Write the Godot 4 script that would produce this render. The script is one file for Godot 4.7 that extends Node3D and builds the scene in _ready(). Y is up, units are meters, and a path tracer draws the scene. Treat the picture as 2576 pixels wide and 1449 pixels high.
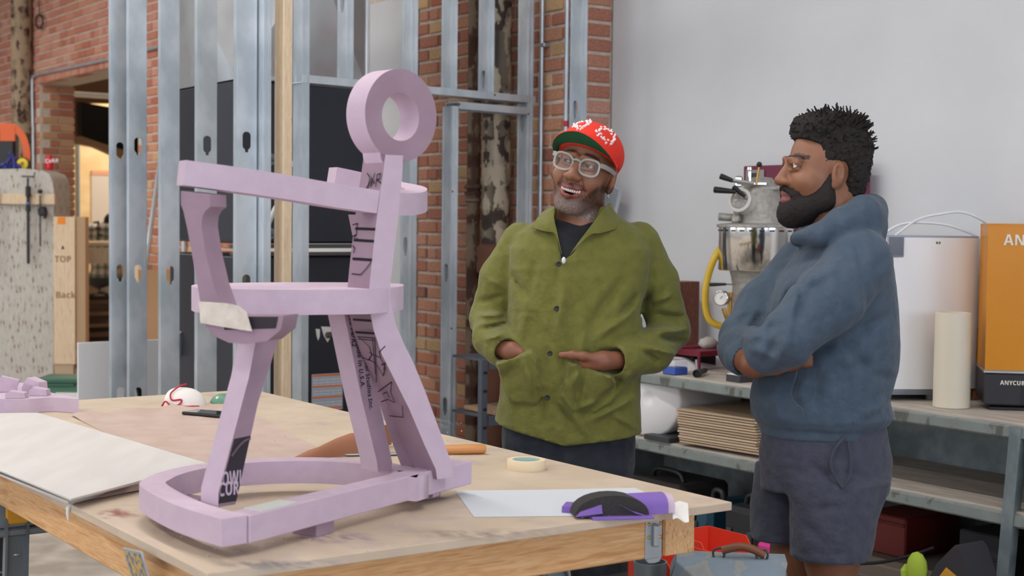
extends Node3D
# A workshop: foam chair mock-up on a trestle table, two people, steel-stud partition, brick wall, metal bench.

const CAM_H := 1.52
const FOCAL := 3700.0            # focal length in pixels of the 2576 x 1449 frame
const PITCH := 2.6
const ROLL := -0.6
const YAW := 34.75               # the building's long axis against the view
const TABLE_Y := 0.91
const BRICK_T := 4.45
const WHITE_T := 4.6

var cam_basis: Basis
var room: Basis
var M := {}
var used_names := {}
var rng := RandomNumberGenerator.new()

# ------------------------------------------------------------------ places
func W(s: float, y: float, t: float) -> Vector3:      # building axes: s along the brick wall, t towards it
	var k := deg_to_rad(YAW)
	return Vector3(-sin(k) * s + cos(k) * t, y, -(cos(k) * s + sin(k) * t))

func sight(u: float, v: float) -> Vector3:
	return (cam_basis * Vector3((u - 1288.0) / FOCAL, -(v - 724.5) / FOCAL, -1.0))

func at_y(u: float, v: float, y: float) -> Vector3:    # the point of a level surface
	var d := sight(u, v)
	return Vector3(0, CAM_H, 0) + d * ((y - CAM_H) / d.y)

func at_z(u: float, v: float, z: float) -> Vector3:    # the point at a depth
	var d := sight(u, v)
	return Vector3(0, CAM_H, 0) + d * (z / -d.z)

func at_t(u: float, v: float, t: float) -> Vector3:    # the point of a plane parallel to the brick wall
	var d := sight(u, v)
	var n := room.x
	return Vector3(0, CAM_H, 0) + d * (t / d.dot(n))

func at_s(u: float, v: float, s: float) -> Vector3:    # the point of a plane across the building
	var d := sight(u, v)
	var n := -room.z
	return Vector3(0, CAM_H, 0) + d * (s / d.dot(n))

func at_plane(u: float, v: float, p: Vector3, n: Vector3) -> Vector3:
	var d := sight(u, v)
	var o := Vector3(0, CAM_H, 0)
	return o + d * ((p - o).dot(n) / d.dot(n))

func st_of(p: Vector3) -> Vector3:                     # (s, y, t) of a point
	return Vector3(p.dot(-room.z), p.y, p.dot(room.x))

# ------------------------------------------------------------------ mesh builder
class MB:
	var v := PackedVector3Array()
	var n := PackedVector3Array()
	var c := PackedColorArray()
	var col := Color.WHITE
	var colored := false
	var xf := Transform3D.IDENTITY

	func tri3(a: Vector3, b: Vector3, d: Vector3, na: Vector3, nb: Vector3, nd: Vector3) -> void:
		v.append(xf * a); v.append(xf * d); v.append(xf * b)
		n.append((xf.basis * na).normalized()); n.append((xf.basis * nd).normalized()); n.append((xf.basis * nb).normalized())
		if colored:
			c.append(col); c.append(col); c.append(col)

	func tri(a: Vector3, b: Vector3, d: Vector3) -> void:
		var k := (b - a).cross(d - a)
		if k.length_squared() < 1e-16:
			return
		k = k.normalized()
		tri3(a, b, d, k, k, k)

	func quad(a: Vector3, b: Vector3, d: Vector3, e: Vector3) -> void:
		tri(a, b, d); tri(a, d, e)

	func quad3(a: Vector3, b: Vector3, d: Vector3, e: Vector3, na: Vector3, nb: Vector3, nd: Vector3, ne: Vector3) -> void:
		tri3(a, b, d, na, nb, nd); tri3(a, d, e, na, nd, ne)

	func box(at: Vector3, size: Vector3, bevel := 0.0, turn := Basis.IDENTITY) -> void:
		var h := size * 0.5
		var b := minf(bevel, minf(h.x, minf(h.y, h.z)) * 0.95)
		for ax in 3:
			var ay := (ax + 1) % 3
			var az := (ax + 2) % 3
			for sg in [-1.0, 1.0]:
				var p := []
				for q in [[-1, -1], [1, -1], [1, 1], [-1, 1]]:
					var w := Vector3.ZERO
					w[ax] = h[ax] * sg
					w[ay] = (h[ay] - b) * q[0]
					w[az] = (h[az] - b) * q[1]
					p.append(at + turn * w)
				if sg > 0: quad(p[0], p[1], p[2], p[3])
				else: quad(p[3], p[2], p[1], p[0])
		if b <= 0.0:
			return
		for ax in 3:                                   # bevels along axis ax
			var ay := (ax + 1) % 3
			var az := (ax + 2) % 3
			for sy in [-1.0, 1.0]:
				for sz in [-1.0, 1.0]:
					var p := []
					for q in [[-1, 0], [1, 0], [1, 1], [-1, 1]]:
						var w := Vector3.ZERO
						w[ax] = (h[ax] - b) * q[0]
						w[ay] = (h[ay] - (b if q[1] else 0.0)) * sy
						w[az] = (h[az] - (0.0 if q[1] else b)) * sz
						p.append(at + turn * w)
					var o := Vector3.ZERO
					o[ay] = sy; o[az] = sz
					if (p[1] - p[0]).cross(p[2] - p[0]).dot(turn * o) > 0: quad(p[0], p[1], p[2], p[3])
					else: quad(p[3], p[2], p[1], p[0])
		for sx in [-1.0, 1.0]:
			for sy in [-1.0, 1.0]:
				for sz in [-1.0, 1.0]:
					var sgn := Vector3(sx, sy, sz)
					var p0 := at + turn * (sgn * Vector3(h.x, h.y - b, h.z - b))
					var p1 := at + turn * (sgn * Vector3(h.x - b, h.y, h.z - b))
					var p2 := at + turn * (sgn * Vector3(h.x - b, h.y - b, h.z))
					if (p1 - p0).cross(p2 - p0).dot(turn * sgn) > 0: tri(p0, p1, p2)
					else: tri(p0, p2, p1)

	# a flat outline pushed along e; which: 0 all, 1 caps only, 2 sides only
	func prism(pts: Array, e: Vector3, which := 0, smooth := 0.75) -> void:
		var cnt := pts.size()
		var nn := Vector3.ZERO
		for i in cnt:
			nn += (pts[i] as Vector3).cross(pts[(i + 1) % cnt])
		nn = nn.normalized()
		var P: Array = pts.duplicate()
		if nn.dot(e) > 0:                              # front cap looks against e
			P.reverse()
			nn = -nn
		var ux := (P[1] - P[0] as Vector3).normalized()
		var uy := nn.cross(ux)
		var flat := PackedVector2Array()
		for p in P:
			flat.append(Vector2((p - P[0]).dot(ux), (p - P[0]).dot(uy)))
		if which != 2:
			var ix := Geometry2D.triangulate_polygon(flat)
			for i in range(0, ix.size(), 3):
				var a: Vector3 = P[ix[i]]
				var b: Vector3 = P[ix[i + 1]]
				var d: Vector3 = P[ix[i + 2]]
				if (b - a).cross(d - a).dot(nn) < 0:
					var z := b
					b = d; d = z
				tri(a, b, d)
				tri(a + e, d + e, b + e)
		if which == 1:
			return
		var en := []
		for i in cnt:
			en.append(((P[(i + 1) % cnt] - P[i]) as Vector3).cross(nn).normalized())
		for i in cnt:
			var j := (i + 1) % cnt
			var n0: Vector3 = en[i]
			var n1: Vector3 = en[i]
			var pv: Vector3 = en[(i - 1 + cnt) % cnt]
			var nx: Vector3 = en[j]
			if pv.dot(n0) > smooth: n0 = (n0 + pv).normalized()
			if nx.dot(n1) > smooth: n1 = (n1 + nx).normalized()
			quad3(P[i], P[i] + e, P[j] + e, P[j], n0, n0, n1, n1)

	func lathe(prof: Array, at: Vector3, turn := Basis.IDENTITY, segs := 24, smooth := 0.7) -> void:   # prof: Vector2(radius, height) going up outside
		var m := prof.size()
		var en := []
		for i in m - 1:
			var d: Vector2 = prof[i + 1] - prof[i]
			en.append(Vector2(d.y, -d.x).normalized())
		for i in m - 1:
			var a0: Vector2 = en[i]
			var a1: Vector2 = en[i]
			if i > 0 and (en[i - 1] as Vector2).dot(a0) > smooth: a0 = (a0 + en[i - 1]).normalized()
			if i < m - 2 and (en[i + 1] as Vector2).dot(a1) > smooth: a1 = (a1 + en[i + 1]).normalized()
			var p0: Vector2 = prof[i]
			var p1: Vector2 = prof[i + 1]
			for k in segs:
				var f0 := TAU * k / segs
				var f1 := TAU * (k + 1) / segs
				var d0 := Vector3(cos(f0), 0, -sin(f0))
				var d1 := Vector3(cos(f1), 0, -sin(f1))
				var q := func(dd: Vector3, p: Vector2) -> Vector3: return at + turn * (dd * p.x + Vector3.UP * p.y)
				var w := func(dd: Vector3, a: Vector2) -> Vector3: return turn * (dd * a.x + Vector3.UP * a.y)
				if p0.x > 1e-6: tri3(q.call(d0, p0), q.call(d1, p0), q.call(d1, p1), w.call(d0, a0), w.call(d1, a0), w.call(d1, a1))
				if p1.x > 1e-6: tri3(q.call(d0, p0), q.call(d1, p1), q.call(d0, p1), w.call(d0, a0), w.call(d1, a1), w.call(d0, a1))

	# round bar through points; r a number or one per point
	func tube(pts: Array, r, sides := 10, closed := false) -> void:
		var m := pts.size()
		var rings := []
		var nors := []
		var up := Vector3.UP
		for i in m:
			var a: Vector3 = pts[(i - 1 + m) % m] if (i > 0 or closed) else pts[i]
			var b: Vector3 = pts[(i + 1) % m] if (i < m - 1 or closed) else pts[i]
			var d := (b - a).normalized()
			if i == 0 and absf(d.dot(up)) > 0.9:
				up = Vector3.RIGHT
			var x := up.cross(d).normalized()
			var y := d.cross(x)
			up = y
			var rr: float = r[i] if r is Array else r
			var ring := []
			var no := []
			for k in sides:
				var o := x * cos(TAU * k / sides) + y * sin(TAU * k / sides)
				ring.append(pts[i] + o * rr)
				no.append(o)
			rings.append(ring); nors.append(no)
		for i in (m if closed else m - 1):
			var j := (i + 1) % m
			for k in sides:
				var l := (k + 1) % sides
				quad3(rings[i][k], rings[i][l], rings[j][l], rings[j][k], nors[i][k], nors[i][l], nors[j][l], nors[j][k])
		if not closed:
			for k in range(1, sides - 1):
				tri(rings[0][0], rings[0][k + 1], rings[0][k])
				tri(rings[m - 1][0], rings[m - 1][k], rings[m - 1][k + 1])

	# rectangular (or any) profile carried along points; prof in (side, up); ups one per point or one for all
	func sweep(pts: Array, prof: Array, ups, closed := false, smooth := 0.8) -> void:
		var m := pts.size()
		var q := prof.size()
		var fr := []
		for i in m:
			var a: Vector3 = pts[(i - 1 + m) % m] if (i > 0 or closed) else pts[i]
			var b: Vector3 = pts[(i + 1) % m] if (i < m - 1 or closed) else pts[i]
			var d := (b - a).normalized()
			var u: Vector3 = ups[i] if ups is Array else ups
			var x := d.cross(u).normalized()
			fr.append([pts[i], x, x.cross(d).normalized()])
		var area := 0.0
		for k in q:
			area += (prof[k] as Vector2).cross(prof[(k + 1) % q])
		var P: Array = prof.duplicate()
		if area < 0: P.reverse()
		var en := []
		for k in q:
			var d: Vector2 = P[(k + 1) % q] - P[k]
			en.append(Vector2(d.y, -d.x).normalized())
		for i in (m if closed else m - 1):
			var j := (i + 1) % m
			for k in q:
				var l := (k + 1) % q
				var n0: Vector2 = en[k]
				var n1: Vector2 = en[k]
				if (en[(k - 1 + q) % q] as Vector2).dot(n0) > smooth: n0 = (n0 + en[(k - 1 + q) % q]).normalized()
				if (en[l] as Vector2).dot(n1) > smooth: n1 = (n1 + en[l]).normalized()
				var f: Array = fr[i]
				var g: Array = fr[j]
				var e0: Vector2 = P[k]
				var e1: Vector2 = P[l]
				var a3: Vector3 = f[0] + f[1] * e0.x + f[2] * e0.y
				var b3: Vector3 = f[0] + f[1] * e1.x + f[2] * e1.y
				var c3: Vector3 = g[0] + g[1] * e1.x + g[2] * e1.y
				var d3: Vector3 = g[0] + g[1] * e0.x + g[2] * e0.y
				quad3(a3, d3, c3, b3, f[1] * n0.x + f[2] * n0.y, g[1] * n0.x + g[2] * n0.y, g[1] * n1.x + g[2] * n1.y, f[1] * n1.x + f[2] * n1.y)
		if not closed:
			for e in [[0, false], [m - 1, true]]:
				var f: Array = fr[e[0]]
				var loop := []
				for k in q:
					loop.append(f[0] + f[1] * P[k].x + f[2] * P[k].y)
				var ix := Geometry2D.triangulate_polygon(PackedVector2Array(P))
				var want: Vector3 = f[1].cross(f[2]) * (-1.0 if e[1] else 1.0)
				for k in range(0, ix.size(), 3):
					var a3: Vector3 = loop[ix[k]]
					var b3: Vector3 = loop[ix[k + 1]]
					var c3: Vector3 = loop[ix[k + 2]]
					if (b3 - a3).cross(c3 - a3).dot(want) < 0: tri(a3, c3, b3)
					else: tri(a3, b3, c3)

	func ball(at: Vector3, r, turn := Basis.IDENTITY, segs := 14) -> void:
		var rr: Vector3 = r if r is Vector3 else Vector3(r, r, r)
		var rows := maxi(4, segs / 2)
		for i in rows:
			var t0 := PI * i / rows
			var t1 := PI * (i + 1) / rows
			for k in segs:
				var f0 := TAU * k / segs
				var f1 := TAU * (k + 1) / segs
				var q := [Vector3(sin(t0) * cos(f0), cos(t0), -sin(t0) * sin(f0)), Vector3(sin(t1) * cos(f0), cos(t1), -sin(t1) * sin(f0)), Vector3(sin(t1) * cos(f1), cos(t1), -sin(t1) * sin(f1)), Vector3(sin(t0) * cos(f1), cos(t0), -sin(t0) * sin(f1))]
				var p := []
				var no := []
				for w in q:
					p.append(at + turn * (w * rr))
					no.append(turn * (w / rr))
				if i < rows - 1: tri3(p[0], p[1], p[2], no[0], no[1], no[2])
				if i > 0: tri3(p[0], p[2], p[3], no[0], no[2], no[3])

	# a sheet of points g[row][column] seen from the side where rows go up and columns go right
	func grid(g: Array) -> void:
		var nr := g.size()
		var nc: int = g[0].size()
		var no := []
		for i in nr:
			var row := []
			for j in nc:
				var dx: Vector3 = g[i][mini(j + 1, nc - 1)] - g[i][maxi(j - 1, 0)]
				var dy: Vector3 = g[mini(i + 1, nr - 1)][j] - g[maxi(i - 1, 0)][j]
				row.append(dx.cross(dy).normalized())
			no.append(row)
		for i in nr - 1:
			for j in nc - 1:
				quad3(g[i][j], g[i][j + 1], g[i + 1][j + 1], g[i + 1][j], no[i][j], no[i][j + 1], no[i + 1][j + 1], no[i + 1][j])

	# a sheet with thickness: front grid and its copy pushed by -e along the normal
	func slab_grid(g: Array, th: float) -> void:
		var nr := g.size()
		var nc: int = g[0].size()
		var back := []
		for i in nr:
			var row := []
			for j in nc:
				var dx: Vector3 = g[i][mini(j + 1, nc - 1)] - g[i][maxi(j - 1, 0)]
				var dy: Vector3 = g[mini(i + 1, nr - 1)][j] - g[maxi(i - 1, 0)][j]
				row.append(g[i][j] - dx.cross(dy).normalized() * th)
			back.append(row)
		grid(g)
		var rev := []
		for i in nr:
			var row: Array = back[i].duplicate()
			row.reverse()
			rev.append(row)
		grid(rev)
		for j in nc - 1:
			quad(back[0][j], back[0][j + 1], g[0][j + 1], g[0][j])
			quad(g[nr - 1][j], g[nr - 1][j + 1], back[nr - 1][j + 1], back[nr - 1][j])
		for i in nr - 1:
			quad(g[i][0], g[i + 1][0], back[i + 1][0], back[i][0])
			quad(back[i][nc - 1], back[i + 1][nc - 1], g[i + 1][nc - 1], g[i][nc - 1])

	func arrays() -> Array:
		var a := []
		a.resize(Mesh.ARRAY_MAX)
		a[Mesh.ARRAY_VERTEX] = v
		a[Mesh.ARRAY_NORMAL] = n
		if colored: a[Mesh.ARRAY_COLOR] = c
		return a

	func mesh() -> ArrayMesh:
		var m := ArrayMesh.new()
		m.add_surface_from_arrays(Mesh.PRIMITIVE_TRIANGLES, arrays())
		return m

func mb() -> MB:
	return MB.new()

# ------------------------------------------------------------------ nodes
func numbered(called: String) -> String:
	if not used_names.has(called):
		used_names[called] = 0
		return called
	used_names[called] += 1
	return "%s_%03d" % [called, used_names[called]]

func thing(called: String, label: String, category: String, at := Vector3.ZERO, turn := Basis.IDENTITY, group := "") -> Node3D:
	var o := Node3D.new()
	o.name = numbered(called)
	add_child(o)
	o.transform = Transform3D(turn, at)
	o.set_meta("label", label)
	o.set_meta("category", category)
	if group: o.set_meta("group", group)
	return o

# adds a mesh (or an MB, or several MBs with one material each) under a parent
func part(parent: Node3D, called: String, shape, material, label := "", at := Transform3D.IDENTITY) -> MeshInstance3D:
	var o := MeshInstance3D.new()
	o.name = called if parent != self else numbered(called)
	if shape is MB:
		o.mesh = shape.mesh()
		o.mesh.surface_set_material(0, material)
	elif shape is Array:
		var am := ArrayMesh.new()
		for i in shape.size():
			if shape[i].v.size() == 0: continue
			am.add_surface_from_arrays(Mesh.PRIMITIVE_TRIANGLES, shape[i].arrays())
			am.surface_set_material(am.get_surface_count() - 1, material[i])
		o.mesh = am
	else:
		o.mesh = shape
		if material: o.material_override = material
	o.transform = at
	parent.add_child(o, true)
	if label: o.set_meta("label", label)
	return o

func solo(called: String, label: String, category: String, shape, material, at := Transform3D.IDENTITY, group := "") -> MeshInstance3D:
	var o := part(self, called, shape, material, label, at)
	o.set_meta("category", category)
	if group: o.set_meta("group", group)
	return o

func setting(called: String, shape, material, label := "", at := Transform3D.IDENTITY) -> MeshInstance3D:
	var o := part(self, called, shape, material, label, at)
	o.set_meta("kind", "structure")
	return o

func T(at: Vector3, turn := Basis.IDENTITY) -> Transform3D:
	return Transform3D(turn, at)

func smooth_curve(pts: Array, per := 6, closed := false) -> Array:    # Catmull-Rom
	var out := []
	var m := pts.size()
	for i in (m if closed else m - 1):
		var p0 = pts[(i - 1 + m) % m] if (closed or i > 0) else pts[i] * 2.0 - pts[i + 1]
		var p1 = pts[i]
		var p2 = pts[(i + 1) % m]
		var p3 = pts[(i + 2) % m] if (closed or i < m - 2) else p2 * 2.0 - p1
		for k in per:
			out.append(p1.cubic_interpolate(p2, p0, p3, float(k) / per))
	if not closed: out.append(pts[m - 1])
	return out

# ------------------------------------------------------------------ materials
func mat(called: String, c: Color, rough := 0.8, metal := 0.0) -> StandardMaterial3D:
	var m := StandardMaterial3D.new()
	m.resource_name = called
	m.albedo_color = c
	m.roughness = rough
	m.metallic = metal
	M[called] = m
	return m

func rgb(r: int, g: int, b: int) -> Color:
	return Color(r / 255.0, g / 255.0, b / 255.0)

func noise_tex(sd: int, freq: float, ramp: Array, size := 512, octaves := 4, kind := FastNoiseLite.TYPE_SIMPLEX_SMOOTH) -> NoiseTexture2D:
	var f := FastNoiseLite.new()
	f.seed = sd
	f.frequency = freq
	f.noise_type = kind
	f.fractal_octaves = octaves
	var t := NoiseTexture2D.new()
	t.width = size
	t.height = size
	t.seamless = true
	t.noise = f
	if ramp:
		var g := Gradient.new()
		g.offsets = PackedFloat32Array(ramp[0])
		g.colors = PackedColorArray(ramp[1])
		t.color_ramp = g
	return t

func mottled(called: String, c0: Color, c1: Color, rough: float, freq := 0.02, scale := Vector3.ONE, metal := 0.0, sd := 3, world := false) -> StandardMaterial3D:
	var m := mat(called, Color.WHITE, rough, metal)
	m.albedo_texture = noise_tex(sd, freq, [[0.25, 0.75], [c0, c1]], 256)
	m.uv1_triplanar = true
	m.uv1_world_triplanar = world
	m.uv1_scale = scale
	return m

func relief(m: StandardMaterial3D, sd: int, freq: float, depth: float, size := 256) -> void:   # depth in millimetres
	m.heightmap_enabled = true
	m.heightmap_texture = noise_tex(sd, freq, [], size)
	m.heightmap_scale = depth * 0.1

# ================================================================== stage
func _ready() -> void:
	rng.seed = 11
	room = Basis(Vector3.UP, deg_to_rad(YAW))
	cam_basis = Basis(Vector3.RIGHT, deg_to_rad(-PITCH)) * Basis(Vector3.BACK, deg_to_rad(-ROLL))
	# camera
	var cam := Camera3D.new()
	cam.name = "camera"
	add_child(cam)
	cam.transform = Transform3D(cam_basis, Vector3(0, CAM_H, 0))
	cam.fov = rad_to_deg(2.0 * atan(724.5 / FOCAL))
	cam.near = 0.1
	cam.far = 100.0
	var lens := CameraAttributesPhysical.new()
	lens.frustum_focal_length = 50.0
	lens.frustum_focus_distance = 4.0
	lens.exposure_aperture = 5.0
	cam.attributes = lens
	cam.current = true
	cam.fov = rad_to_deg(2.0 * atan(724.5 / FOCAL))
	# sky and exposure
	var env := Environment.new()
	env.background_mode = Environment.BG_SKY
	var sky := Sky.new()
	var sm := ProceduralSkyMaterial.new()
	sm.sky_top_color = rgb(196, 208, 224)
	sm.sky_horizon_color = rgb(226, 230, 235)
	sm.ground_horizon_color = rgb(150, 148, 144)
	sm.ground_bottom_color = rgb(120, 118, 114)
	sky.sky_material = sm
	env.sky = sky
	env.tonemap_mode = Environment.TONE_MAPPER_LINEAR
	env.tonemap_exposure = 0.345
	env.sdfgi_enabled = true
	env.ssao_enabled = true
	env.ssil_enabled = true
	var we := WorldEnvironment.new()
	we.name = "surroundings"
	we.environment = env
	add_child(we)
	# large area lights: the tall windows of the wall opposite the bricks and the lamp rows under the ceiling
	for i in 3:
		area_light("window_daylight", W(1.2 + 4.4 * i, 2.45, -3.9), room * Basis(Vector3.UP, deg_to_rad(-90.0)), Vector2(3.4, 2.7), rgb(238, 244, 255), [8.0, 9.0, 22.0][i])
	for t in [-2.0, 2.2]:
		area_light("added_window_fill", W(-5.9, 2.45, t), room * Basis(Vector3.UP, PI), Vector2(3.0, 2.7), rgb(238, 244, 255), 46.0)  # added fill light, set in unseen windows behind the camera
	for a in LAMP_ROWS:
		area_light("lamp_light", W(a[0], 4.20, a[1]), room * Basis(Vector3.RIGHT, deg_to_rad(-90.0)), Vector2(0.16, 2.4), rgb(255, 250, 246), 13.0)
	area_light("side_room_added_light", W(17.4, 4.2, 7.4), room * Basis(Vector3.RIGHT, deg_to_rad(-90.0)), Vector2(0.3, 2.6), rgb(255, 240, 220), 62.0)  # added lamp, placed to light the end wall beyond the opening
	materials()
	build_room()
	build_partition()
	build_far_left()
	build_table()
	build_chair()
	build_table_things()
	build_bench()
	build_bench_things()
	build_underneath()
	build_people()

const LAMP_ROWS := [[0.6, -1.6], [4.2, -1.6], [7.8, -1.6], [0.6, 1.7], [4.2, 1.7], [7.8, 1.7], [11.4, 1.7], [11.4, -1.6], [14.6, 1.7]]  # the last three, far ones are added to brighten the distant bricks

func area_light(called: String, at: Vector3, turn: Basis, size: Vector2, c: Color, energy: float) -> void:
	var l := AreaLight3D.new()
	l.name = called
	l.area_size = size
	l.light_color = c
	l.light_energy = energy
	l.shadow_enabled = true
	l.area_range = 30.0
	add_child(l, true)
	l.transform = Transform3D(turn, at)

func glow(called: String, c: Color, e: float) -> StandardMaterial3D:
	var m := mat(called, c, 0.6)
	m.emission_enabled = true
	m.emission = c
	m.emission_energy_multiplier = e
	return m

func wood(called: String, c0: Color, c1: Color, along: Vector3, sd: int, rough := 0.65) -> StandardMaterial3D:   # along: texture scale per axis, small along the grain
	var m := mat(called, Color.WHITE, rough)
	m.albedo_texture = noise_tex(sd, 0.015, [[0.2, 0.45, 0.6, 0.8], [c0, c1, c0.lerp(c1, 0.4), c1.lightened(0.06)]], 512, 5)
	m.uv1_triplanar = true
	m.uv1_scale = along
	return m

func materials() -> void:
	mottled("drywall_white", rgb(208, 210, 211), rgb(214, 216, 217), 0.85, 0.01, Vector3.ONE * 0.6)
	relief(M.drywall_white, 8, 0.05, 0.25)
	mottled("concrete", rgb(150, 139, 126), rgb(186, 175, 161), 0.75, 0.012, Vector3.ONE * 0.7, 0.0, 5, true)
	relief(M.concrete, 9, 0.06, 0.8)
	mat("ceiling_paint", rgb(208, 209, 211), 0.9)
	mat("plaster", rgb(206, 207, 209), 0.9)
	mottled("mortar", rgb(200, 184, 167), rgb(220, 208, 194), 0.95, 0.05, Vector3.ONE * 2.0)
	relief(M.mortar, 4, 0.12, 2.0)
	var bc := [rgb(198, 136, 108), rgb(186, 120, 96), rgb(206, 148, 116), rgb(210, 172, 126), rgb(160, 106, 86), rgb(204, 148, 126), rgb(194, 130, 110)]
	for i in bc.size():
		var m := mottled("brick_%s" % ["orange", "red", "light", "tan", "dark", "pink", "rose"][i], bc[i].darkened(0.10), bc[i].lightened(0.10), 0.92, 0.06, Vector3.ONE * 4.0, 0.0, 20 + i, true)
		relief(m, 30 + i, 0.12, 1.6)
	var vb := mat("brick_mixed", Color.WHITE, 0.92)
	vb.vertex_color_use_as_albedo = true
	relief(vb, 41, 0.12, 1.4)
	vb.uv1_triplanar = true
	vb.uv1_world_triplanar = true
	vb.uv1_scale = Vector3.ONE * 4.0
	mottled("galvanised", rgb(186, 196, 202), rgb(214, 221, 226), 0.34, 0.02, Vector3(1, 0.6, 1), 0.6, 6)
	mottled("galvanised_duct", rgb(212, 215, 216), rgb(232, 234, 234), 0.2, 0.01, Vector3.ONE * 0.8, 0.7, 7)
	mat("black_cabinet", rgb(44, 46, 54), 0.38)
	mat("dark_trim", rgb(92, 88, 82), 0.5, 0.3)
	wood("pine", rgb(212, 186, 152), rgb(228, 206, 174), Vector3(6, 0.7, 6), 12)
	mottled("mdf", rgb(196, 177, 153), rgb(206, 188, 165), 0.7, 0.01, Vector3(1.2, 1.2, 1.2), 0.0, 13)
	var mdf_detail := noise_tex(77, 0.012, [[0.0, 0.58, 0.74, 0.90], [Color(0.55, 0.50, 0.62, 0.0), Color(0.55, 0.50, 0.62, 0.0), Color(0.66, 0.58, 0.64, 0.16), Color(0.55, 0.53, 0.60, 0.30)]], 512, 6)
	M.mdf.detail_enabled = true
	M.mdf.detail_albedo = mdf_detail
	M.mdf.detail_blend_mode = BaseMaterial3D.BLEND_MODE_MIX
	M.mdf.detail_uv_layer = BaseMaterial3D.DETAIL_UV_1
	mat("mdf_edge", rgb(190, 152, 104), 0.8)
	wood("fir", rgb(196, 142, 90), rgb(222, 176, 122), Vector3(7, 7, 0.5), 14)
	wood("fir_cross", rgb(196, 142, 90), rgb(222, 176, 122), Vector3(0.5, 7, 7), 15)
	wood("end_grain", rgb(190, 140, 92), rgb(222, 180, 130), Vector3(9, 4, 9), 16)
	mat("steel_grey", rgb(128, 138, 144), 0.45, 0.6)
	mat("steel_dark", rgb(70, 72, 76), 0.5, 0.5)
	mat("zinc", rgb(186, 194, 200), 0.35, 0.8)
	mat("sawhorse_yellow", rgb(222, 160, 40), 0.5)
	mat("black_plastic", rgb(28, 28, 30), 0.45)
	mat("black_rubber", rgb(24, 24, 25), 0.8)
	mat("brass", rgb(196, 152, 80), 0.35, 0.9)
	mat("chrome", rgb(228, 228, 226), 0.12, 1.0)
	mat("steel_brushed", rgb(205, 203, 198), 0.2, 1.0)
	# foam: cut faces are pale, the board's skin is duller
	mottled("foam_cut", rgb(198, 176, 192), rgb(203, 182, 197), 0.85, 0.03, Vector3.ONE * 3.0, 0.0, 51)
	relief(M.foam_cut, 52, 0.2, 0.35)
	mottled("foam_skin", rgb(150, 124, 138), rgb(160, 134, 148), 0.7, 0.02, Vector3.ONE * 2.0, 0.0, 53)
	mat("print_ink", rgb(44, 36, 44), 0.7)
	mat("glue_film", rgb(206, 208, 200), 0.4)
	mottled("masking_tape", rgb(212, 200, 186), rgb(222, 212, 200), 0.8, 0.03, Vector3.ONE * 4.0)
	mottled("kraft", rgb(190, 166, 152), rgb(198, 176, 163), 0.85, 0.02, Vector3.ONE * 1.5, 0.0, 61)
	mat("kraft_back", rgb(160, 108, 80), 0.9)
	mat("paper_white", rgb(232, 230, 224), 0.85)
	mat("paper_cool", rgb(208, 213, 217), 0.85)
	mottled("veneer", rgb(206, 201, 194), rgb(211, 207, 201), 0.7, 0.012, Vector3(3, 3, 0.5), 0.0, 62)
	mat("orange_label", rgb(236, 118, 44), 0.7)
	mat("label_grey", rgb(178, 186, 196), 0.6)
	mat("pipe_cream", rgb(198, 184, 160), 0.7)
	mat("pipe_rust", rgb(112, 72, 54), 0.8)
	mat("white_satin", rgb(240, 242, 243), 0.35)
	mat("white_plastic", rgb(228, 230, 232), 0.45)
	mat("cardboard", rgb(188, 164, 136), 0.85)
	mat("cardboard_pale", rgb(204, 182, 154), 0.85)

# ------------------------------------------------------------------ room shell
func wall_box(m: MB, s0: float, s1: float, y0: float, y1: float, t0: float, t1: float) -> void:
	m.box(W((s0 + s1) * 0.5, (y0 + y1) * 0.5, (t0 + t1) * 0.5), Vector3(absf(t1 - t0), y1 - y0, absf(s1 - s0)), 0.0, room)

func brick_mesh(size: Vector3, sd: int) -> ArrayMesh:
	var m := mb()
	var r := RandomNumberGenerator.new()
	r.seed = sd
	m.box(Vector3(r.randf_range(-0.002, 0.002), 0, 0), size + Vector3(0, r.randf_range(-0.005, 0.001), r.randf_range(-0.008, 0.002)), 0.005, Basis(Vector3.UP, r.randf_range(-0.012, 0.012)) * Basis(Vector3.RIGHT, r.randf_range(-0.014, 0.014)))
	return m.mesh()

const OPEN_S0 := 11.95
const OPEN_S1 := 14.62
const OPEN_Y := 2.82
const COURSE := 0.076
const PITCH_S := 0.216

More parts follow.
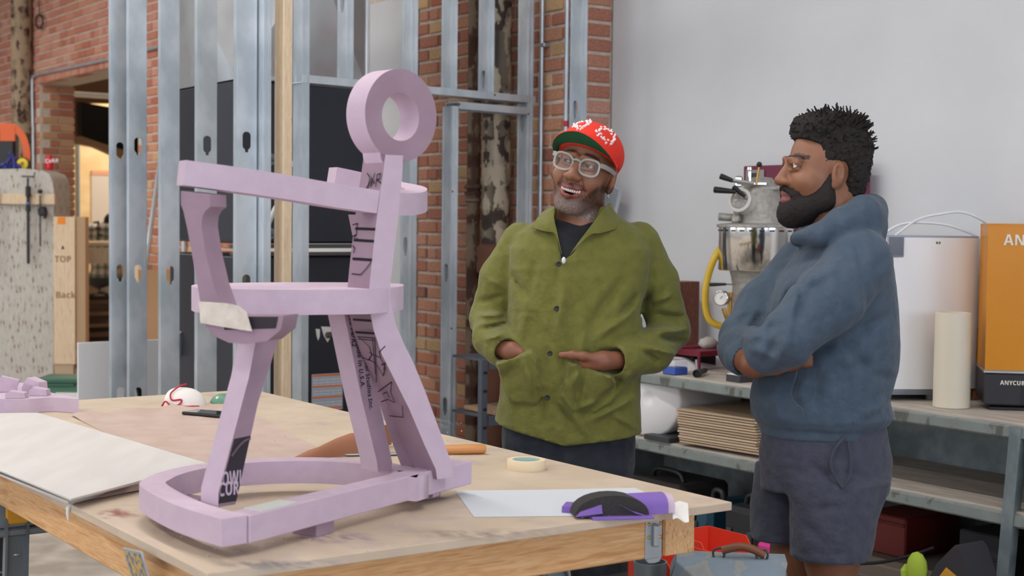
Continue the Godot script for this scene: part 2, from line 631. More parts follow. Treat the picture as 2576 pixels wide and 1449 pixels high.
func build_room() -> void:
	# floor, ceiling, and the walls outside the picture that close the room
	var m := mb()
	wall_box(m, -6.0, 20.0, -0.15, 0.0, -4.4, 10.6)
	setting("floor", m, M.concrete, "dusty grey concrete floor")
	m = mb()
	wall_box(m, -6.0, 20.0, 4.6, 4.75, -4.4, 10.6)
	setting("ceiling", m, M.ceiling_paint)
	m = mb()
	wall_box(m, -6.3, -6.0, 0.0, 1.1, -4.3, WHITE_T)
	wall_box(m, -6.3, -6.0, 3.8, 4.6, -4.3, WHITE_T)
	for e in [[-4.3, -3.5], [-0.5, 0.7], [3.7, WHITE_T]]:
		wall_box(m, -6.3, -6.0, 1.1, 3.8, e[0], e[1])
	setting("wall_near", m, M.plaster)
	m = mb()
	wall_box(m, 19.2, 19.4, 0.0, 4.6, -4.4, 10.6)
	setting("wall_far", m, M.plaster)
	# window wall: three openings with glowing frosted panes
	m = mb()
	wall_box(m, -6.0, 19.2, 0.0, 1.1, -4.3, -4.0)
	wall_box(m, -6.0, 19.2, 3.8, 4.6, -4.3, -4.0)
	var edges := [-6.0, -0.5, 2.9, 3.9, 7.3, 8.3, 11.7, 19.2]
	for i in range(0, edges.size(), 2):
		wall_box(m, edges[i], edges[i + 1], 1.1, 3.8, -4.3, -4.0)
	setting("wall_window", m, M.plaster)
	glow("window_pane", rgb(238, 244, 255), 2.0)
	for i in 2:  # two added windows behind the camera, there to carry the fill light
		var bars := mb()
		var t0: float = [-3.5, 0.7][i]
		for k in 4: wall_box(bars, -6.12, -6.04, 1.1, 3.8, t0 + 0.987 * k, t0 + 0.987 * k + 0.04)
		for k in 3: wall_box(bars, -6.12, -6.04, 1.1 + 1.33 * k, 1.14 + 1.33 * k, t0, t0 + 3.0)
		var nw := setting("window_%d" % (i + 4), bars, M.steel_dark)
		var np := mb()
		wall_box(np, -6.2, -6.18, 1.1, 3.8, t0, t0 + 3.0)
		part(nw, "pane", np, M.window_pane)
	for i in 3:
		var frame := mb()
		var s0: float = [-0.5, 3.9, 8.3][i]
		for k in 4:
			wall_box(frame, s0 + 1.12 * k, s0 + 1.12 * k + 0.04, 1.1, 3.8, -4.12, -4.04)
		for k in 3:
			wall_box(frame, s0, s0 + 3.4, 1.1 + 1.33 * k, 1.14 + 1.33 * k, -4.12, -4.04)
		var w := setting("window_%d" % (i + 1), frame, M.steel_dark)
		var pane := mb()
		wall_box(pane, s0, s0 + 3.4, 1.1, 3.8, -4.2, -4.18)
		part(w, "pane", pane, M.window_pane)
	# white painted wall behind the bench
	m = mb()
	wall_box(m, -6.0, 5.774, 0.0, 4.6, WHITE_T, WHITE_T + 0.3)
	setting("wall_right", m, M.drywall_white, "smooth white painted wall behind the metal workbench")
	# brick wall with a wide opening
	m = mb()
	var back := BRICK_T + 0.34
	wall_box(m, 5.774 + 0.014, OPEN_S0 - 0.006, 0.0, 4.6, BRICK_T + 0.012, back)
	wall_box(m, OPEN_S1 + 0.006, 19.2, 0.0, 4.6, BRICK_T + 0.012, back)
	wall_box(m, OPEN_S0 - 0.006, OPEN_S1 + 0.006, OPEN_Y, 4.6, BRICK_T + 0.012, back)
	var bw := setting("wall_back", m, M.mortar, "old orange brick wall with thick pale mortar")
	var names := ["brick_orange", "brick_red", "brick_light", "brick_tan", "brick_dark", "brick_pink", "brick_rose"]
	var full := []
	for i in 5: full.append(brick_mesh(Vector3(0.10, 0.062, 0.203), 100 + i))
	var half := []
	for i in 4: half.append(brick_mesh(Vector3(0.10, 0.062, 0.096), 200 + i))
	var end_full := brick_mesh(Vector3(0.145, 0.062, 0.203), 301)
	var end_half := brick_mesh(Vector3(0.145, 0.062, 0.096), 302)
	var rest := mb()
	rest.colored = true
	var count := 0
	var r := RandomNumberGenerator.new()
	r.seed = 5
	var spots := []
	for row in 58:
		var y := COURSE * (row + 0.5)
		var header_row := row % 6 == 5
		var step := PITCH_S * (0.5 if header_row else 1.0)
		var s := 5.774 + step * 0.5 if row % 2 == 0 or header_row else 5.774 + PITCH_S * 0.25
		var k := 0
		while s < 16.8:
			var is_half := header_row or (k == 0 and row % 2 == 1)
			spots.append([s, y, is_half])
			s += (step if not (k == 0 and row % 2 == 1 and not header_row) else PITCH_S * 0.75)
			k += 1
	spots.sort_custom(func(a, b): return a[0] < b[0] or (a[0] == b[0] and a[1] < b[1]))
	for p in spots:
		var hl: float = 0.05 if p[2] else 0.104
		if p[0] + hl > OPEN_S0 and p[0] - hl < OPEN_S1 and p[1] < OPEN_Y + 0.02: continue
		var vis: float = (2.8 if p[0] < 8.0 else 3.9)
		if p[1] > vis: continue
		var hidden: bool = p[0] > 7.55 and p[0] < 9.9
		var pick := r.randf()
		var ci := 0
		if p[0] < 11.0 or p[1] < 2.6:
			ci = 0 if pick < 0.30 else 1 if pick < 0.48 else 2 if pick < 0.66 else 3 if pick < 0.80 else 4 if pick < 0.86 else 5 if pick < 0.94 else 6
		else:
			ci = 5 if pick < 0.4 else 6 if pick < 0.75 else 1 if pick < 0.9 else 0
		if p[0] < 5.95 and (ci == 3 or ci == 2): ci = 1
		var at := W(p[0], p[1], BRICK_T + 0.05 + r.randf_range(-0.004, 0.005))
		if count < 300 and (p[0] < 8.2) and p[1] > 0.75 and p[1] < 2.75:
			var b := MeshInstance3D.new()
			b.name = "brick"
			b.mesh = (half[r.randi() % 4] if p[2] else full[r.randi() % 5])
			if p[0] < 5.9:
				b.mesh = end_half if p[2] else end_full
				at += room.x * 0.022
			b.material_override = M[names[ci]]
			bw.add_child(b, true)
			b.transform = Transform3D(room, at)
			count += 1
		elif not hidden:
			var c: Color = [rgb(198, 136, 108), rgb(186, 120, 96), rgb(206, 148, 116), rgb(210, 172, 126), rgb(160, 106, 86), rgb(204, 148, 126), rgb(194, 130, 110)][ci]
			rest.col = c.lightened(r.randf_range(-0.08, 0.08)).srgb_to_linear()
			rest.box(at, Vector3(0.10, 0.062 + r.randf_range(-0.005, 0.001), (0.096 if p[2] else 0.203) + r.randf_range(-0.008, 0.002)), 0.005, room * Basis(Vector3.RIGHT, r.randf_range(-0.012, 0.012)))
	# the far jamb of the opening shows its own bricks
	for row in 37:
		for k in 2:
			var c: Color = [rgb(186, 130, 96), rgb(196, 150, 108), rgb(178, 116, 88), rgb(170, 104, 80)][r.randi() % 4]
			rest.col = c.srgb_to_linear()
			var off := 0.0 if row % 2 == 0 else 0.05
			rest.box(W(OPEN_S1 + 0.04, COURSE * (row + 0.5), BRICK_T + 0.11 + 0.165 * k + off * (1 - k)), Vector3(0.155 - off * (1 - k), 0.062, 0.10), 0.005, room)
	# bricks on edge along the head of the opening
	for k in 36:
		rest.col = [rgb(196, 136, 114), rgb(186, 120, 98), rgb(202, 146, 124)][r.randi() % 3].srgb_to_linear()
		rest.box(W(OPEN_S0 + 0.076 * k + 0.03, OPEN_Y + 0.055, BRICK_T + 0.15), Vector3(0.31, 0.104, 0.066), 0.004, room)
	var rp := part(bw, "brick_field", rest, M.brick_mixed, "farther courses of brick")
	rp.set_meta("kind", "stuff")
	# ceiling lamps, long rows hung over the room
	glow("lamp_glow", rgb(255, 250, 244), 5.0)
	var words := ["nearest the windows, first", "nearest the windows, second", "nearest the windows, third", "over the table, first", "over the table, second", "over the table, third", "added third from the far end", "added second from the far end, by the windows", "added at the far end"]
	for i in LAMP_ROWS.size():
		var a: Array = LAMP_ROWS[i]
		var l := thing("strip_lamp", "long ceiling strip lamp, " + words[i], "lamp", W(a[0], 4.3, a[1]), room, "strip lamps under the ceiling")
		var h := mb()
		h.box(Vector3(0, 0.0, 0), Vector3(0.2, 0.06, 2.5), 0.01)
		h.tube([Vector3(0, 0.03, -1.0), Vector3(0, 0.298, -1.0)], 0.004, 6)
		h.tube([Vector3(0, 0.03, 1.0), Vector3(0, 0.298, 1.0)], 0.004, 6)
		part(l, "housing", h, M.white_satin)
		var d := mb()
		d.box(Vector3(0, -0.05, 0), Vector3(0.16, 0.04, 2.4), 0.015)
		part(l, "diffuser", d, M.lamp_glow)
	var sl := thing("strip_lamp", "added strip lamp lighting the room beyond the opening", "lamp", W(17.4, 4.3, 7.4), room)
	var sh := mb()
	sh.box(Vector3.ZERO, Vector3(0.34, 0.06, 2.7), 0.01)
	sh.tube([Vector3(0, 0.03, 0), Vector3(0, 0.3, 0)], 0.006, 6)
	part(sl, "housing", sh, M.white_satin)
	sh = mb()
	sh.box(Vector3(0, -0.05, 0), Vector3(0.3, 0.04, 2.6), 0.015)
	part(sl, "diffuser", sh, M.lamp_glow)

# ------------------------------------------------------------------ partition of steel studs
func stud_mesh(y0: float, y1: float, holes: Array) -> ArrayMesh:
	# web in local x (0.092), flanges run back along -z; seen from +z
	var m := mb()
	var w := 0.092
	var th := 0.0022
	holes = holes.duplicate()
	holes.sort()
	var cuts := [y0]
	var hh := 0.07
	for h in holes:
		cuts.append(h - hh); cuts.append(h + hh)
	cuts.append(y1)
	for i in range(0, cuts.size(), 2):
		m.box(Vector3(0, (cuts[i] + cuts[i + 1]) * 0.5, 0), Vector3(w, cuts[i + 1] - cuts[i], th))
	for h in holes:
		var prof := [Vector2(0, -0.048), Vector2(0.007, -0.048), Vector2(0.008, -0.036), Vector2(0.015, -0.031), Vector2(0.019, -0.022), Vector2(0.019, 0.026), Vector2(0.014, 0.035), Vector2(0.007, 0.039), Vector2(0, 0.040)]
		for sg in [-1.0, 1.0]:
			var pts := [Vector3(w * 0.5 * sg, h - hh, th * 0.5), Vector3(0, h - hh, th * 0.5)]
			for p in prof:
				pts.append(Vector3(p.x * sg, h + p.y, th * 0.5))
			pts.append(Vector3(0, h + hh, th * 0.5))
			pts.append(Vector3(w * 0.5 * sg, h + hh, th * 0.5))
			m.prism(pts, Vector3(0, 0, -th))
	var yc := (y0 + y1) * 0.5
	for sg in [-1.0, 1.0]:
		# ribbed flange and return lip
		m.box(Vector3(sg * w * 0.5, yc, -0.006), Vector3(th, y1 - y0, 0.012))
		m.box(Vector3(sg * (w * 0.5 - 0.0022), yc, -0.0165), Vector3(th, y1 - y0, 0.010))
		m.box(Vector3(sg * w * 0.5, yc, -0.0265), Vector3(th, y1 - y0, 0.011))
		m.box(Vector3(sg * (w * 0.5 - 0.005), yc, -0.032), Vector3(0.010, y1 - y0, th))
	for x in [-0.036, 0.036]:                               # pressed ribs of the web
		m.box(Vector3(x, yc, 0.0012), Vector3(0.0025, y1 - y0, 0.0016))
	return m.mesh()

func build_partition() -> void:
	# run parallel to the bricks: webs look towards the camera
	var run := thing("stud_partition", "row of tall galvanised steel studs left of the foam chair", "partition", W(6.6, 0, 2.65), room)
	var top := 3.6
	var list := [[302, 7.5, [0.61, 1.24, 1.86]], [347, 7.42, [0.62, 1.24, 1.88]], [428, 7.0, [0.605, 1.25]], [521, 6.65, [0.61, 1.85]], [620, 6.3, [1.24, 1.85]], [652, 6.32, []]]
	for a in list:
		var g := at_z(a[0], 500, a[1])
		g.y = 0
		var turn := room if a[2].size() else room * Basis(Vector3.UP, deg_to_rad(-90))
		part(run, "stud", stud_mesh(0.04, top - 0.01, a[2]), M.galvanised, "", run.transform.affine_inverse() * Transform3D(turn, g))
	var inv := run.transform.affine_inverse()
	for y in [0.02, top]:
		var tr := mb()
		tr.box(Vector3(0, y, -0.15), Vector3(0.098, 0.003, 3.6))
		for sg in [-1.0, 1.0]:
			tr.box(Vector3(sg * 0.049, y + (0.015 if y < 1 else -0.015), -0.15), Vector3(0.002, 0.03, 3.6))
		part(run, "track", tr, M.galvanised)
	# run across, with a framed doorway
	var cross := thing("doorway_frame", "galvanised steel stud frame with a doorway header in front of the bricks", "partition", W(6.0, 0, 3.5), room)
	inv = cross.transform.affine_inverse()
	var side := room * Basis(Vector3.UP, deg_to_rad(-90))       # web looks to -t, flange to -s
	var sk := func(t: float) -> float: return 5.85 + 0.165 * (t - 2.66)
	var full := [[2.93, []], [3.545, [1.92, 1.40, 0.72]], [4.30, [1.22, 2.02]]]
	for a in full:
		var t: float = a[0]
		part(cross, "stud", stud_mesh(0.04, top - 0.01, a[1]), M.galvanised, "", inv * Transform3D(side, W(sk.call(t), 0, t)))
	part(cross, "stud", stud_mesh(0.04, top - 0.01, [2.06]), M.galvanised, "", inv * Transform3D(side, W(5.64, 0, 4.27)))
	part(cross, "jamb_stud", stud_mesh(0.04, 2.07, [1.27, 0.62]), M.galvanised, "", inv * Transform3D(side, W(sk.call(3.80), 0, 3.80)))
	for a in [[3.17, [2.5]], [3.79, []], [4.03, [2.22]]]:
		var t: float = a[0]
		part(cross, "short_stud", stud_mesh(2.15, top - 0.01, a[1]), M.galvanised, "", inv * Transform3D(side, W(sk.call(t), 0, t)))
	var rail := mb()
	var r0 := W(sk.call(2.92), 2.135, 2.92)
	var r1 := W(sk.call(4.34), 2.135, 4.34)
	var d := (r1 - r0).normalized()
	var bas := Basis(d, Vector3.UP, d.cross(Vector3.UP))
	var L := r0.distance_to(r1)
	rail.xf = inv * Transform3D(bas, (r0 + r1) * 0.5)
	rail.box(Vector3(0, -0.016, 0), Vector3(L, 0.003, 0.094))
	for sg in [-1.0, 1.0]:
		rail.box(Vector3(0, 0, sg * 0.048), Vector3(L, 0.034, 0.003))
	part(cross, "header_track", rail, M.galvanised)
	rail = mb()
	r0 = W(sk.call(3.83), 2.075, 3.83)
	r1 = W(sk.call(4.31), 2.075, 4.31)
	L = r0.distance_to(r1)
	rail.xf = inv * Transform3D(bas, (r0 + r1) * 0.5)
	rail.box(Vector3(0, 0.016, 0), Vector3(L, 0.003, 0.094))
	for sg in [-1.0, 1.0]:
		rail.box(Vector3(0, 0, sg * 0.048), Vector3(L, 0.034, 0.003))
	part(cross, "door_header", rail, M.galvanised)
	for a in [[3.84, 2.08], [4.30, 2.06], [4.07, 2.14], [3.80, 1.66], [3.80, 1.0]]:
		var sc := mb()
		var t: float = a[0]
		sc.ball(Vector3.ZERO, Vector3(0.005, 0.005, 0.003), Basis.IDENTITY, 8)
		part(cross, "screw", sc, M.steel_dark, "", inv * Transform3D(room, W(sk.call(t) - 0.051, a[1], t)))
	# rough timber post beside the first cross stud
	var pt := at_s(712, 600, 5.80)
	pt.y = 0
	var pm := mb()
	pm.box(Vector3(0, 1.8, 0), Vector3(0.045, 3.6, 0.088), 0.004)
	for y in [1.05, 1.52, 1.95, 2.26]:
		pm.ball(Vector3(0.012, y, 0.0445), Vector3(0.005, 0.007, 0.001), Basis.IDENTITY, 8)
	solo("timber_post", "pale rough timber post standing between the steel studs", "post", pm, M.pine, Transform3D(room, pt))
	# leaning metal strip between the first studs
	var ls := mb()
	ls.tube([at_t(352, 760, 3.5), at_t(398, 440, 4.0), at_t(420, 300, 4.28)], 0.018, 4)
	solo("metal_strip", "shiny metal strip leaning at a slant behind the left studs", "strip", ls, M.galvanised)
	build_hvac()
	build_pipes()

func build_hvac() -> void:
	var corner := at_s(594, 600, 6.55)
	var c := st_of(corner)
	var right := st_of(at_s(921, 600, 6.55))
	var w := right.z - c.z
	var dep := 0.95
	var g := thing("air_handler", "black sheet metal air handler cabinet behind the steel studs", "air handler", W(6.55, 0, c.z), room)
	var top := st_of(at_s(680, 204, 6.55)).y
	var mid := st_of(at_s(780, 613, 6.55)).y
	var m := mb()
	m.box(Vector3(w * 0.5, (top + mid) * 0.5, -dep * 0.5), Vector3(w, top - mid, dep), 0.012)
	part(g, "upper_cabinet", m, M.black_cabinet)
	m = mb()
	m.box(Vector3(w * 0.5 + 0.03, mid * 0.5 - 0.03, -dep * 0.5), Vector3(w, mid - 0.06, dep - 0.06), 0.01)
	part(g, "lower_cabinet", m, M.black_cabinet)
	m = mb()
	m.box(Vector3(w * 0.5, mid - 0.012, 0.0), Vector3(w + 0.05, 0.02, 0.05), 0.003)
	m.box(Vector3(w * 0.5, mid - 0.05, 0.0), Vector3(w + 0.05, 0.018, 0.04), 0.003)
	m.box(Vector3(0.07, mid * 0.5 - 0.03, -0.01), Vector3(0.055, mid - 0.08, 0.045), 0.003)
	part(g, "steel_edging", m, M.dark_trim)
	m = mb()
	var hp := st_of(at_s(846, 843, 6.55))
	m.box(Vector3(hp.z - c.z, hp.y, -0.022), Vector3(0.10, 0.03, 0.02), 0.008)
	part(g, "recessed_handle", m, M.dark_trim)
	for a in [[690, 400], [688, 588], [672, 735]]:
		var q := st_of(at_s(a[0], a[1], 6.5))
		m = mb()
		m.lathe([Vector2(0.0, 0.09), Vector2(0.012, 0.09), Vector2(0.012, 0.01), Vector2(0.03, 0.01), Vector2(0.03, 0.0)], Vector3(q.z - c.z, q.y, 0.0), Basis(Vector3.RIGHT, PI / 2), 16)
		part(g, "hose_stub", m, M.steel_grey)
	# two torn bits of white label
	m = mb()
	for a in [[806, 843, 0.012, 0.03], [828, 842, 0.03, 0.04]]:
		var q := st_of(at_s(a[0], a[1], 6.55))
		var o := Vector3(q.z - c.z, q.y, -0.028)
		m.prism([o + Vector3(-a[2], a[3], 0), o + Vector3(a[2], a[3] * 0.9, 0), o + Vector3(a[2] * 0.9, -a[3] * 0.3, 0), o + Vector3(a[2] * 0.2, -a[3], 0), o + Vector3(-a[2] * 0.5, -a[3] * 0.2, 0)], Vector3(0, 0, -0.001))
	part(g, "label_scrap", m, M.paper_white)
	# paper notice with orange bars on the lower front
	var pl := st_of(at_s(789, 943, 6.55))
	var pr := st_of(at_s(866, 1030, 6.55))
	var nw := pr.z - pl.z
	var nh := pl.y - pr.y
	var no := Vector3((pl.z + pr.z) * 0.5 - c.z, (pl.y + pr.y) * 0.5, -0.02)
	m = mb()
	m.box(no, Vector3(nw, nh, 0.004))
	var notice := part(g, "notice", m, M.label_grey, "grey printed notice with orange bars")
	m = mb()
	for k in 4:
		m.box(no + Vector3(0, nh * (0.46 - 0.3 * k), 0.0025), Vector3(nw * 0.98, nh * 0.045, 0.001))
	part(notice, "orange_bar", m, M.orange_label)
	m = mb()
	for k in 12:
		if k % 4 == 0: continue
		for j in 5:
			m.box(no + Vector3(nw * (-0.38 + 0.19 * j), nh * (0.42 - 0.078 * k), 0.0024), Vector3(nw * 0.16, nh * 0.018, 0.0006))
	part(notice, "fine_print", m, M.paper_white).set_meta("kind", "stuff")
	# cross-broken galvanised duct on top
	var dk := thing("air_duct", "shiny galvanised duct with diagonal creases above the black cabinet", "duct", W(6.55, top, c.z), room)
	m = mb()
	var h := 1.15
	for f in 2:                                            # front and window side, each a low pyramid
		var a: Vector3
		var b: Vector3
		var out: Vector3
		if f == 0:
			a = Vector3(0, 0, 0); b = Vector3(w, 0, 0); out = Vector3(0, 0, 0.15)
		else:
			a = Vector3(0, 0, -dep); b = Vector3(0, 0, 0); out = Vector3(-0.09, 0, 0)
		var a2 := a + Vector3(0, h, 0)
		var b2 := b + Vector3(0, h, 0)
		var mid3 := (a + b2) * 0.5 + out
		m.tri(a, b, mid3); m.tri(b, b2, mid3); m.tri(b2, a2, mid3); m.tri(a2, a, mid3)
	m.quad(Vector3(w, 0, 0), Vector3(w, 0, -dep), Vector3(w, h, -dep), Vector3(w, h, 0))
	m.quad(Vector3(w, 0, -dep), Vector3(0, 0, -dep), Vector3(0, h, -dep), Vector3(w, h, -dep))
	m.quad(Vector3(0, h, 0), Vector3(w, h, 0), Vector3(w, h, -dep), Vector3(0, h, -dep))
	part(dk, "duct_body", m, M.galvanised_duct)
	m = mb()
	m.box(Vector3(0, h * 0.5, 0), Vector3(0.02, h, 0.02), 0.003)
	m.box(Vector3(w, h * 0.5, 0), Vector3(0.02, h, 0.02), 0.003)
	part(dk, "corner_seam", m, M.galvanised_duct)
	m = mb()
	m.box(Vector3(w * 0.5, 0.012, 0.006), Vector3(w + 0.02, 0.024, 0.02), 0.003)
	part(dk, "drive_cleat", m, M.galvanised)
	# white conduit with an elbow in front of the cabinet
	var cp := mb()
	var q0 := at_s(752, 205, 6.2)
	var q1 := at_s(749, 385, 6.2)
	cp.tube(smooth_curve([q0, (q0 + q1) * 0.5, q1, at_s(738, 415, 6.25)], 5), 0.012, 8)
	cp.tube(smooth_curve([at_s(706, 505, 6.25), at_s(690, 530, 6.3), at_s(664, 590, 6.4)], 5), 0.012, 8)
	solo("conduit", "thin white conduit with bent ends in front of the black cabinet", "pipe", cp, M.white_satin)
	# white wallboard on the bricks behind the chair's head ring
	var wb := mb()
	var b0 := st_of(at_t(919, 14, BRICK_T - 0.03))
	var b1 := st_of(at_t(1034, 500, BRICK_T - 0.03))
	wb.box(Vector3.ZERO, Vector3(0.02, b0.y - 0.05, 1.4), 0.002)
	solo("wallboard_sheet", "tall white wallboard sheet against the bricks behind the head ring", "board", wb, M.drywall_white, Transform3D(room, W(b1.x + 0.7, (b0.y + 0.05) * 0.5, BRICK_T - 0.02)))

func build_pipes() -> void:
	# flaking cast iron stack and a thinner pipe by the doorway frame
	var base := st_of(at_t(1246, 600, BRICK_T - 0.12))
	var g := thing("soil_pipe", "thick old drain pipe with flaking cream paint beside the doorway frame", "pipe", W(base.x, 0, base.z))
	flaked("pipe_flaking", rgb(196, 182, 158), rgb(70, 58, 50), 0.52, 71)
	flaked("pipe_worn", rgb(150, 132, 112), rgb(92, 64, 52), 0.5, 72)
	var m := mb()
	m.lathe([Vector2(0.075, 1.38), Vector2(0.075, 3.6)], Vector3.ZERO, Basis.IDENTITY, 24)
	part(g, "painted_length", m, M.pipe_flaking, "flaking cream paint")
	m = mb()
	m.lathe([Vector2(0.072, 0.0), Vector2(0.072, 1.24), Vector2(0.095, 1.25), Vector2(0.098, 1.30), Vector2(0.09, 1.32), Vector2(0.098, 1.35), Vector2(0.095, 1.385), Vector2(0.074, 1.40)], Vector3.ZERO, Basis.IDENTITY, 24)
	part(g, "rusty_length", m, M.pipe_rust, "bare rusty lower length with a collar")
	var p2 := st_of(at_t(1190, 600, BRICK_T - 0.08))
	g = thing("thin_pipe", "thin old pipe with a ringed coupling left of the thick drain pipe", "pipe", W(p2.x, 0, p2.z))
	m = mb()
	m.lathe([Vector2(0.036, 0), Vector2(0.036, 3.6)], Vector3.ZERO, Basis.IDENTITY, 18)
	part(g, "length", m, M.pipe_worn)
	m = mb()
	for k in 3:
		m.lathe([Vector2(0.036, 1.62 + 0.035 * k), Vector2(0.05, 1.625 + 0.035 * k), Vector2(0.05, 1.64 + 0.035 * k), Vector2(0.036, 1.647 + 0.035 * k)], Vector3.ZERO, Basis.IDENTITY, 18)
	part(g, "coupling", m, M.pipe_worn)
	# two thin conduits up the bricks, with a clip
	for a in [[1361, "slim steel conduit with a clip running up the bricks"], [1424, "slim steel conduit next to the last stud, red mark low down"]]:
		var q := st_of(at_t(a[0], 300, BRICK_T - 0.02))
		var t := thing("conduit", a[1], "pipe", W(q.x, 0, q.z), room)
		m = mb()
		m.tube([Vector3(0, 0.0, 0), Vector3(0, 3.6, 0)], 0.0125, 10)
		part(t, "tube", m, M.galvanised)
		m = mb()
		if a[0] == 1361:
			m.box(Vector3(0.004, 2.42, 0.012), Vector3(0.034, 0.02, 0.05), 0.003)
			part(t, "clip", m, M.zinc)
		else:
			m.lathe([Vector2(0.0135, 1.995), Vector2(0.0135, 2.025)], Vector3.ZERO, Basis.IDENTITY, 10)
			part(t, "red_mark", m, mat("red_ink", rgb(196, 60, 84), 0.6))
	# conduit over the opening, down the pier, and the branching pair farther right
	m = mb()
	m.tube(smooth_curve([at_t(84, 900, BRICK_T - 0.02), at_t(84, 420, BRICK_T - 0.02), at_t(81, 215, BRICK_T - 0.02), at_t(88, 192, BRICK_T - 0.02), at_t(110, 184, BRICK_T - 0.02), at_t(286, 146, BRICK_T - 0.02), at_t(400, 117, BRICK_T - 0.02)], 6), 0.016, 8)
	solo("conduit", "long grey conduit bending over the brick opening", "pipe", m, M.galvanised)
	m = mb()
	m.tube(smooth_curve([at_t(462, 690, BRICK_T - 0.02), at_t(463, 300, BRICK_T - 0.02), at_t(463, 118, BRICK_T - 0.02), at_t(470, 96, BRICK_T - 0.02), at_t(486, 86, BRICK_T - 0.02), at_t(560, 62, BRICK_T - 0.02)], 6), 0.02, 8)
	m.tube(smooth_curve([at_t(461, 190, BRICK_T - 0.03), at_t(460, 120, BRICK_T - 0.03), at_t(452, 96, BRICK_T - 0.03), at_t(430, 90, BRICK_T - 0.03)], 6), 0.016, 8)
	solo("conduit", "pair of grey conduits parting on the bricks between the studs", "pipe", m, M.galvanised)
	# dark stack at the far left
	var dp := st_of(at_t(55, 300, BRICK_T - 0.1))
	g = thing("soil_pipe", "dark brown drain pipe with cream paint at the far left brick wall", "pipe", W(dp.x, 0, dp.z))
	m = mb()
	m.lathe([Vector2(0.10, 0.0), Vector2(0.10, 2.33), Vector2(0.125, 2.34), Vector2(0.125, 2.44), Vector2(0.10, 2.45), Vector2(0.10, 4.2)], Vector3.ZERO, Basis.IDENTITY, 24)
	flaked("pipe_dark_flaking", rgb(178, 156, 126), rgb(66, 40, 34), 0.6, 73)
	part(g, "length", m, M.pipe_dark_flaking)
	# hanging loop of wire on the bricks
	m = mb()
	m.tube([at_t(98, 0, BRICK_T - 0.03), at_t(99, 36, BRICK_T - 0.03)], 0.006, 6)
	var loop := []
	for k in 16:
		loop.append(at_t(99 + 9 * cos(TAU * k / 16.0), 54 + 17 * sin(TAU * k / 16.0), BRICK_T - 0.03))
	m.tube(loop, 0.011, 6, true)
	solo("wire_loop", "dark wire loop hanging on the upper left bricks", "wire", m, M.steel_dark)

func flaked(called: String, c0: Color, c1: Color, level: float, sd: int) -> void:
	var m := mat(called, Color.WHITE, 0.8)
	m.albedo_texture = noise_tex(sd, 0.012, [[0.0, level - 0.02, level + 0.02, 1.0], [c0, c0.darkened(0.08), c1, c1.darkened(0.2)]], 512, 6)
	m.uv1_triplanar = true
	m.uv1_scale = Vector3(1.6, 0.8, 1.6)
	relief(m, sd + 1, 0.03, 1.0)

# ------------------------------------------------------------------ far left: cabinet, boards, side room
func trace(pts: Array, f: Callable) -> Array:              # pixel outline -> points of a surface
	var out := []
	for p in pts:
		out.append(f.call(p[0], p[1]))
	return out

